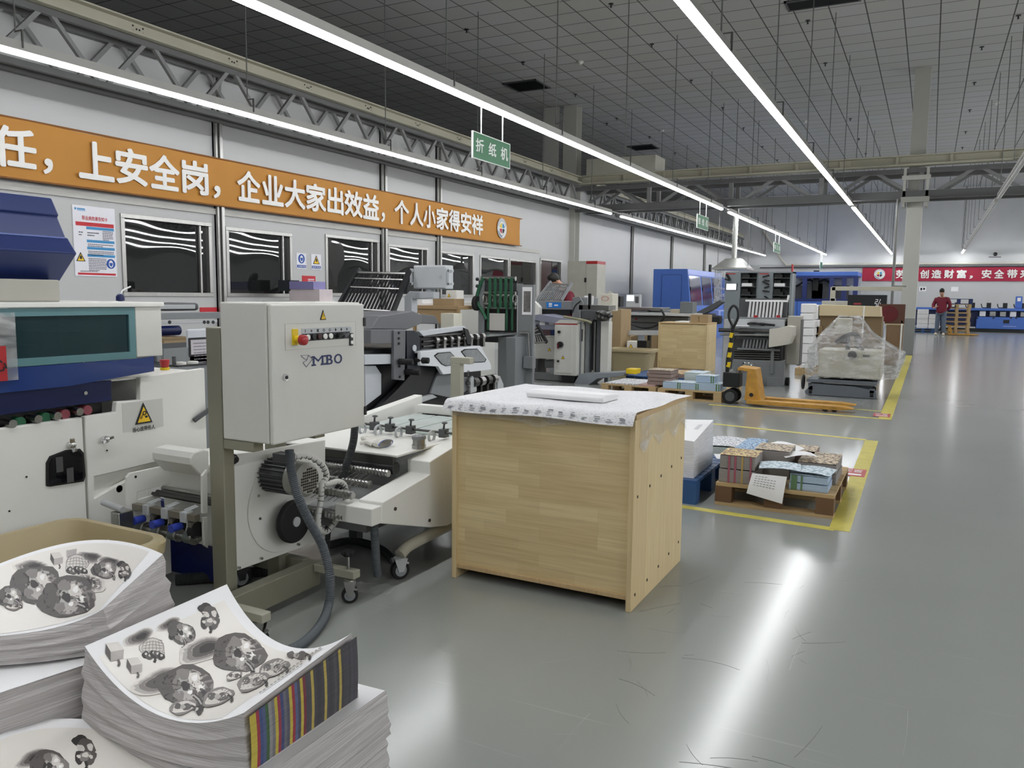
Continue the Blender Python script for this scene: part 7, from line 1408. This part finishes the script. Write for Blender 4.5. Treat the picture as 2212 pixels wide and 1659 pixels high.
# ------------------------------------------------------------------ cartons, podium and tall white stacks behind it
G5 = 'white paper bundles in the tall stacks'
k = 0
for x0, x1, zs, lab in ((1729, 1757, [(802, 784), (783, 763), (762, 742), (741, 725), (724, 708), (707, 691), (690, 676), (675, 655)], 'nearer tall white stack'), (1755, 1768, [(800, 760), (758, 720), (718, 690), (688, 658)], 'narrow tall white stack')):
    zprev = .12
    for i, (ya, yc) in enumerate(zs):
        a = XZ(14.2 if 'nearer' in lab else 14.9, x0, yc); c = XZ(14.2 if 'nearer' in lab else 14.9, x1, yc); z1 = a[1]; Yq = 14.2 if 'nearer' in lab else 14.9
        if z1 <= zprev+.02: continue
        word = ['bottom', 'second', 'third', 'fourth', 'fifth', 'sixth', 'seventh', 'eighth'][i]
        solo('paper_bundle', 'white paper bundle, %s from below in the %s right of the feeder' % (word, lab), 'paper bundle', B().box(a[0]+.01*(i % 2), c[0]+.01*(i % 3), Yq, Yq+.4, zprev, z1-.006), PAPER, G5, .015); zprev = z1
    a = XZ(Yq, x0, 700)[0]; c = XZ(Yq, x1, 700)[0]
    pallet('wooden_pallet', 'small wooden pallet under the %s right of the feeder' % lab, a-.05, c+.05, Yq-.02, Yq+.45, .119, slats=4)
CARDB = mat('flat_carton_brown', '#7f6b4e', .8, var=.15, scale=3, stretch=(2, 2, 60)); CARDL = mat('pale_carton', '#cbbb98', .75, var=.04)
t = thing('flat_carton_stack', 'tall stack of flat brown cartons tied with white strap behind the wrapped machine', 'carton stack', (-1.3, 15.2, 0)); Y0 = 15.0
xa, xc, _, _ = ybox(None, '', Y0, 1770, 666, 1903, 700, 0, CARDB); zt = XZ(Y0, 1840, 683)[1]; part(t, 'carton_layers', B().box(xa, xc+.02, Y0, Y0+.6, .12, zt), CARDB, .004); part(t, 'top_bundle', B().prism([(xa, zt), (xc, zt), (xc-.02, zt+.17), (xa, zt+.19)], 'y', Y0-.06, Y0+.5), CARDL, .004)
p = hy(1866, 675, Y0-.06); part(t, 'strap', B().box(p.x-.01, p.x+.01, Y0-.064, Y0-.06, zt-.35, zt+.18), PAPER); ybox(t, 'loose_flaps', Y0-.1, 1748, 705, 1775, 760, .4, CARDB); part(t, 'base_board', B().box(xa-.05, xc+.05, Y0-.05, Y0+.6, 0, .12), WOODP)
b = B()
for i in range(7):
    a, c, za, zc = ybox(None, '', 16.2, 1899, 695+i*5, 1909, 700+i*5, 0, PAPER); b.box(a, c, 16.2, 16.5, za, zc)
a, c, za, zc = ybox(None, '', 16.2, 1899, 730, 1909, 780, 0, PAPER); b.box(a, c, 16.2, 16.5, 0, za); solo('envelope_pile', 'narrow pile of blue grey packets between the cartons and the podium', 'packets', b, mat('packet_blue_grey', '#a9b0bd', .7))
t = thing('podium', 'brown podium board with dark red round emblem and oak veneer front near the pillar', 'podium', (-.75, 19.2, 0)); Y0 = 17.5
xa, xc, za, zc = ybox(None, '', Y0, 1898, 657, 1955, 699, 0, CARD); part(t, 'brown_board', B().box(xa, xc, Y0, Y0+.04, za, zc), mat('podium_brown', '#563524', .45), .004); m_ = ((xa+xc)/2, (za+zc)/2); part(t, 'round_emblem', B().cyl((m_[0]-.05, Y0-.01, m_[1]), (m_[0]-.05, Y0, m_[1]), .165, 28), mat('dark_red_emblem', '#5e0f18', .45, var=.3, scale=26), .002)
OAKV = mat('oak_veneer', '#7d6448', .5, var=.12, scale=3, stretch=(26, 26, 1.4)); ybox(t, 'oak_front', Y0+.02, 1912, 702, 1949, 790, .4, OAKV); part(t, 'white_edge', B().box(xc-.06, xc-.03, Y0-.0, Y0+.45, 0, za+.06), WHITE_P); ybox(t, 'pale_rail', Y0+.01, 1908, 699, 1953, 702, .05, CARDL)
t = thing('black_display_box', 'black box with small red lettering and white brush character above the cartons', 'box', (-1.2, 18.2, 0)); Y0 = 18.0
xa, xc, za, zc = ybox(None, '', Y0, 1831, 637, 1915, 667, 0, BLACK_P); part(t, 'box', B().box(xa, xc, Y0, Y0+.3, za-.1, zc), mat('soft_black', '#14161b', .6), .004); part(t, 'stand', B().box(xa+.1, xc-.1, Y0+.05, Y0+.25, 0, za-.1), DGREY_P)
b = B(); a = XZ(Y0, 1844, 658); text(b, 'easy', (a[0], Y0-.004, a[1]), X_, Z_, h=.035, w=.14) if 0 else b.box(a[0], a[0]+.14, Y0-.003, Y0, a[1], a[1]+.035); part(t, 'red_mark', b, mat('red_mark_print', '#a33a3f', .5)); b = B(); a = XZ(Y0, 1888, 663); text(b, '弘', (a[0], Y0, a[1]), X_, Z_, h=.16, w=.13, shear=.2); part(t, 'brush_character', b, PAPER, fix=False)
ysolo('cream_cabinet', 'cream cabinet left of the black box above the cartons', 'cabinet', 18.6, 1775, 650, 1831, 668, .4, CRM, z0=0)
t = thing('gantry_frame', 'cream gantry frame with long horizontal beam left of the pillar', 'gantry', (-1.9, 20.0, 0)); Y0 = 19.6; xa, xc, za, zc = ybox(t, 'beam', Y0, 1797, 619, 1950, 628, .08, CREAM_P); ybox(t, 'post', Y0, 1793, 620, 1804, 655, .08, CREAM_P); a = XZ(Y0, 1795, 640)[0]; part(t, 'post_base', B().box(a, a+.1, Y0, Y0+.08, 0, 1.3), CREAM_P)
b = B(); a = hy(1945, 430, 20.4); c = hy(1927, 645, 20.4); b.cyl((c.x, 20.4, 0), (c.x, 20.4, a.z), .03, 12); b.cyl((c.x, 20.4, 1.6), (c.x+.25, 20.9, 1.6), .015, 8); solo('drop_pipe', 'thin grey pipe dropping from the cross truss beside the pillar', 'pipe', b, mat('pipe_grey', '#777874', .45, .3), smooth=True)
# ------------------------------------------------------------------ grey collator towers
for x0, xm, x1, lab in ((1565, 1598, 1637, 'left grey collating tower with small screen behind the feeder'), (1636, 1668, 1709, 'right grey collating tower with dark open bins behind the feeder')):
    t = thing('collating_tower', lab, 'collator', (hy((x0+x1)/2, 640, 19.5).x, 19.8, 0)); Y0 = 19.5; TW = mat('tower_grey', '#7f878a', .45, var=.03)
    a, c, _, zc = ybox(None, '', Y0, x0, 587, xm, 690, 0, TW); part(t, 'front_panel', B().box(a, c, Y0, Y0+.6, 0, zc), TW, .006); d = hy(x1, 640, Y0).x; part(t, 'bin_back', B().box(c, d, Y0+.45, Y0+.6, 0, zc), TW); part(t, 'top_plate', B().box(c, d, Y0, Y0+.6, zc-.03, zc), TW); part(t, 'right_edge', B().box(d-.05, d, Y0+.05, Y0+.5, 0, zc), TW)
    for k in range(7): z = .55+k*.2; part(t, 'shelf', B().box(c, d-.05, Y0+.02, Y0+.45, z, z+.015), DGREY_P); part(t, 'bin_content', B().box(c+.02, c+.2+.03*(k % 3), Y0+.06, Y0+.3, z+.015, z+.09), PAPER if k in (2, 5) else BLACK_P); part(t, 'bin_fitting', B().box(c+.02, c+.16, Y0+.1, Y0+.4, z+.09, z+.16), BLACK_P)
    b = B(); b.box(a+.02, a+.02+.22, Y0-.004, Y0, zc-.06, zc-.035); part(t, 'red_mark', b, RED_P)
    if 'left' in lab: xa, xc, za, zc2 = ybox(t, 'screen_frame', Y0-.02, 1567, 612, 1592, 627, .02, BLACK_P); ybox(t, 'screen', Y0-.024, 1569, 613, 1590, 626, .004, emit('screen_glow', '#dfe6f5', 1.6), 0); b = B(); b.bar(hy(1570, 593, Y0-.05), hy(1577, 604, Y0-.12), .06, .03); b.bar(hy(1567, 603, Y0-.1), hy(1577, 606, Y0-.12), .09, .03); part(t, 'black_arm', b, BLACK_P)
    else:
        for k, py in enumerate((598, 605, 608, 622, 628, 640)): b = B(); b.bar(hy(1648+4*(k % 2), py, Y0-.03), hy(1661, py-3+5*(k % 3), Y0-.08), .045, .03); part(t, 'black_arm', b, BLACK_P)
t = thing('exit_ramp', 'dark grey folding arm rising left of the collating towers', 'machine arm', (-4.3, 17.5, 0)); Y0 = 17.5
yprism(t, 'arm', Y0, [(1500, 677), (1555, 648), (1560, 653), (1540, 668), (1520, 678)], .3, DGREY_P); ybox(t, 'side_joint', Y0-.04, 1536, 682, 1556, 700, .2, BLACK_P, .03); a, c, _, _ = ybox(None, '', Y0, 1516, 690, 1540, 700, 0, DGREY_P); part(t, 'support', B().box(a, c, Y0+.05, Y0+.25, 0, hy(1520, 677, Y0).z), DGREY_P)
# ------------------------------------------------------------------ blue presses
t = thing('blue_press', 'royal blue machine house with flat door standing by the left wall', 'machine', (-7, 25.5, 0)); Y0 = 24.0
zt = hy(1450, 581, Y0).z; xa = hy(1410, 640, Y0).x; x1t = hy(1485, 581, Y0).x; x1b = hy(1492, 660, Y0).x; L_ = 4.3
part(t, 'house', B().prism([(xa, 0), (x1b+.03, 0), (x1b, .95), (x1t, zt), (xa, zt)], 'y', Y0, Y0+L_), RBLUE_P, .01); d3 = ybox(t, 'door', Y0-.012, 1429, 594, 1471, 672, .012, RBLUE_P); b = B(); frame_rect(b, 0, 0, 0, 0, 0, 0, 0) if 0 else None
b.box(d3[0]-.01, d3[0], Y0-.008, Y0, d3[2], d3[3]); b.box(d3[1], d3[1]+.01, Y0-.008, Y0, d3[2], d3[3]); b.box(d3[0], d3[1], Y0-.008, Y0, d3[3], d3[3]+.01); part(t, 'door_gap', b, mat('gap_navy', '#16234e', .5))
def side(f0, f1, z0, z1, o=0): # slanted glazed flank
    def X(z): return x1b+(x1t-x1b)*(z-.95)/(zt-.95)+.012+o
    ya, yc = Y0+L_*f0, Y0+L_*f1; return B().add([(X(z0), ya, z0), (X(z0), yc, z0), (X(z1), yc, z1), (X(z1), ya, z1), (X(z0)-.02, ya, z0), (X(z0)-.02, yc, z0), (X(z1)-.02, yc, z1), (X(z1)-.02, ya, z1)], [(0, 1, 2, 3), (7, 6, 5, 4), (0, 4, 5, 1), (1, 5, 6, 2), (2, 6, 7, 3), (3, 7, 4, 0)])
part(t, 'top_band', side(0, 1, zt-.17, zt-.01), LBLUE_P)
for k, (f0, f1) in enumerate(((.02, .32), (.36, .64), (.68, .97))): part(t, 'flank_window', side(f0, f1, 1.05, zt-.2), mat('dark_glass_blue', '#2d3350', .08)); p = side(f0, f0+.02, 1.5, 1.6, .03); part(t, 'window_handle', p, BLACK_P)
part(t, 'control_shelf', B().box(x1b, x1b+.5, Y0+1.5, Y0+4.2, .62, .9), LBLUE_P, .02); part(t, 'shelf_panel', B().box(x1b+.5, x1b+.51, Y0+1.8, Y0+3.9, .66, .86), RBLUE_P); part(t, 'lower_house', B().box(x1b, x1b+.35, Y0+.6, Y0+4.2, 0, .62), RBLUE_P, .01); part(t, 'signal_lamp', B().cyl((x1t-.1, Y0+3.2, zt), (x1t-.1, Y0+3.2, zt+.25), .05, 10), BLACK_P)
t = thing('blue_press', 'low blue machine with vented panels between the blue house and the towers', 'machine', (-6, 29.5, 0)); Y0 = 29.0; xa, xc, _, zc = ybox(None, '', Y0, 1540, 634, 1568, 700, 0, RBLUE_P); part(t, 'body', B().box(xa-.2, xc+.4, Y0, Y0+1.5, 0, zc), LBLUE_P, .02)
for x in (1542, 1554):
    for py in (641, 668): ybox(t, 'vent_panel', Y0-.012, x, py, x+9, py+14, .012, mat('gap_navy', '#16234e', .5))
part(t, 'sloped_lid', B().prism([(xa-.2, zc), (xc+.4, zc), (xc+.1, zc+.55), (xa-.1, zc+.6)], 'y', Y0+.3, Y0+1.4), RBLUE_P, .02)
t = thing('extractor_hood', 'silver extractor hood with duct and hanging clear curtain behind the towers', 'hood', (-4.9, 22.4, 2.1)); Y0 = 22.0
SIL = mat('galvanised', '#b4b5b0', .3, .75, var=.12, scale=5); xa = hy(1540, 577, Y0).x; xc = hy(1612, 578, Y0).x; zb = hy(1575, 578, Y0).z; zt = hy(1575, 557, Y0).z; m_ = (xa+xc)/2+.02
b = B(); b.add([(xa, Y0, zb), (xc, Y0, zb), (xc, Y0+.9, zb), (xa, Y0+.9, zb), (m_-.2, Y0+.3, zt), (m_+.2, Y0+.3, zt), (m_+.2, Y0+.6, zt), (m_-.2, Y0+.6, zt)], [(0, 1, 5, 4), (1, 2, 6, 5), (2, 3, 7, 6), (3, 0, 4, 7), (4, 5, 6, 7)]); part(t, 'canopy', b, SIL); part(t, 'rim', B().box(xa-.02, xc+.02, Y0-.02, Y0+.92, zb-.05, zb), SIL)
zd = hy(1575, 440, Y0).z; part(t, 'duct', B().tube([(m_, Y0+.45, zt-.02), (m_, Y0+.45, (zt+zd)/2), (m_+.02, Y0+.45, zd+.1)], .075, 14, 9, .012), SIL, smooth=True)
b = B(); b.grid(lambda u, v: (xa+.04+(xc-xa-.6)*u, Y0+.03+.03*math.sin(u*26), zb-.05-.95*v), 40, 3); part(t, 'curtain', b, FILM, fix=False, smooth=True); b = B(); b.grid(lambda u, v: (xa+.04+.03*math.sin(u*20), Y0+.03+.85*u, zb-.05-.95*v), 30, 3); part(t, 'curtain', b, FILM, fix=False, smooth=True)
for x in (xa+.02, xc-.05): part(t, 'hang_rod', B().cyl((x, Y0+.45, zb), (x, Y0+.45, HC), .008, 6), ROD)
t = thing('blue_booth', 'long blue glazed machine booth at the far wall left of the red banner', 'machine booth', (-4.4, 41, 0)); Y0 = 40.0; NB = mat('booth_navy', '#1d2c66', .4)
xa = hy(1700, 600, Y0).x; xc = hy(1853, 600, Y0).x; zt = hy(1780, 587, Y0).z; z1 = hy(1780, 596, Y0).z; z2 = hy(1780, 651, Y0).z
part(t, 'roof_band', B().box(xa, xc, Y0, Y0+2.4, z1, zt), RBLUE_P, .02); part(t, 'lower_wall', B().box(xa, xc, Y0, Y0+2.4, 0, z2), RBLUE_P, .02); part(t, 'back_wall', B().box(xa, xc, Y0+2.3, Y0+2.4, z2, z1), mat('booth_back_light', '#b9bcc2', .6, var=.2, scale=7))
for px in (1705, 1738, 1796, 1823, 1848): p = hy(px, 620, Y0); part(t, 'mullion', B().box(p.x-.1, p.x+.1, Y0, Y0+.1, z2, z1), NB)
part(t, 'sill', B().box(xa, xc, Y0-.01, Y0+.1, z2, z2+.12), NB); part(t, 'header', B().box(xa, xc, Y0-.01, Y0+.1, z1-.1, z1), NB)
for k, px in enumerate((1718, 1760, 1775, 1815)): p = hy(px, 630, Y0+1); part(t, 'inner_machinery', B().box(p.x-.45, p.x+.4, Y0+.8, Y0+1.4, z2, z2+.75+.12*(k % 3)), DGREY_P, .03)
b = B(); p = hy(1762, 618, Y0+.7); b.tube([(p.x-.9, Y0+.7, z2+.7), (p.x-.3, Y0+.7, z2+1.0), (p.x, Y0+.7, z2+.8), (p.x+.4, Y0+.7, z2+1.0), (p.x+.9, Y0+.7, z2+.65)], .05, 8); b.box(p.x-.12, p.x+.12, Y0+.6, Y0+.9, z2+.5, z2+1.45); part(t, 'black_hoses', b, BLACK_P)
for px in (1722, 1786): p = hy(px, 660, Y0); part(t, 'door_line', B().box(p.x-.01, p.x+.01, Y0-.004, Y0, .1, z2), NB)
p = hy(1711, 580, Y0); part(t, 'red_lamp', B().cyl((p.x, Y0+.1, zt), (p.x, Y0+.1, zt+.35), .05, 10), RED_P)
# saddle stitcher line along the far wall
t = thing('stitching_line', 'long low blue machine with row of black feeder arms along the far wall', 'machine', (2.2, 39, 0)); Y0 = 38.5; xa = hy(1970, 690, Y0).x; xc = 8.5; zt = hy(2150, 666, Y0).z
part(t, 'top_rail', B().box(xa, xc, Y0, Y0+.8, zt-.1, zt), RBLUE_P, .01); part(t, 'lower_body', B().box(xa+2.4, xc, Y0, Y0+.8, .14, zt-.36), RBLUE_P, .02); part(t, 'inner_dark', B().box(xa, xc, Y0+.3, Y0+.7, .2, zt-.1), mat('gap_navy', '#16234e', .5)); part(t, 'plinth', B().box(xa+.1, xc, Y0+.08, Y0+.7, 0, .14), BLACK_P)
for k in range(12): x = xa+2.5+k*.36; part(t, 'silver_unit', B().box(x, x+.22, Y0+.1, Y0+.35, zt-.34, zt-.12), STEEL if k % 3 else PAPER, .02)
for k in range(9): x = xa+1.0+k*.58; b = B(); b.box(x, x+.16, Y0+.3, Y0+.4, zt, zt+.22); b.tube([(x-.2, Y0+.3, zt+.18), (x-.15, Y0+.3, zt+.03), (x, Y0+.3, zt+.02)], .02, 6); part(t, 'feeder_arm', b, BLACK_P)
part(t, 'vent', B().box(hy(2167, 698, Y0).x, hy(2180, 698, Y0).x, Y0-.01, Y0, .38, .52), BLACK_P); part(t, 'light_strip', B().box(hy(2166, 706, Y0).x, hy(2195, 706, Y0).x, Y0-.01, Y0, .24, .28), LBLUE_P)
for px in (2100, 2111, 2146, 2184, 2195): p = hy(px, 687, Y0); part(t, 'bolt', B().cyl((p.x, Y0-.015, p.z), (p.x, Y0, p.z), .035, 8), BLACK_P)
p = hy(2202, 652, Y0); part(t, 'post_lamp', B().box(p.x-.12, p.x+.12, Y0+.2, Y0+.3, zt, zt+.5), RBLUE_P, .03); part(t, 'post_lamp_face', B().box(p.x-.06, p.x+.06, Y0+.19, Y0+.2, zt+.3, zt+.44), PAPER)
# white cartons on blue pallet, pallet pile and truck by the man
pallet('plastic_pallet', 'blue plastic pallet under the white boxes beyond the pillar', hy(1970, 712, 36).x, hy(2018, 712, 36).x, 36, 37.2, .16, PBLUE, slats=4)
for i in range(4):
    for j in range(2 if i < 3 else 1): a = hy(1980, 700, 36).x+.42*j; solo('white_box', 'white box on the blue pallet beyond the pillar, %s layer %s' % (('bottom', 'second', 'third', 'top')[i], ('left', 'right')[j]), 'box', B().box(a, a+.4, 36.1, 36.6, .165+.19*i, .165+.19*i+.185), PAPER, 'white boxes beyond the pillar', .01)
xa = hy(2036, 700, 34.4).x; xc = hy(2096, 700, 34.4).x
zp = .0
for i in range(7):
    pallet('wooden_pallet', 'pale wooden pallet, %s from below in the far pile beside the man' % ('lowest', 'second', 'third', 'fourth', 'fifth', 'sixth', 'topmost wooden')[i], xa, xc-.02*(i % 2), 34.4, 35.5, .163, slats=4, group='wooden pallets in the far pile')
    for o in [o for o in COL.objects if o.name.startswith('wooden_pallet') and o.parent is None][-1:]: o.location.z += zp
    zp += .165
pallet('plastic_pallet', 'dark blue plastic pallet on top of the far pallet pile', xa+.05, xc+.03, 34.4, 35.5, .2, mat('navy_pallet', '#1b2c5e', .45), slats=4)
[o for o in COL.objects if o.name.startswith('plastic_pallet') and o.parent is None][-1].location.z += zp
pallet_truck('small yellow hand pallet truck beside the man at the far pallet pile', hy(2033, 715, 34.1).x+.14, 34.12, 0, .85)
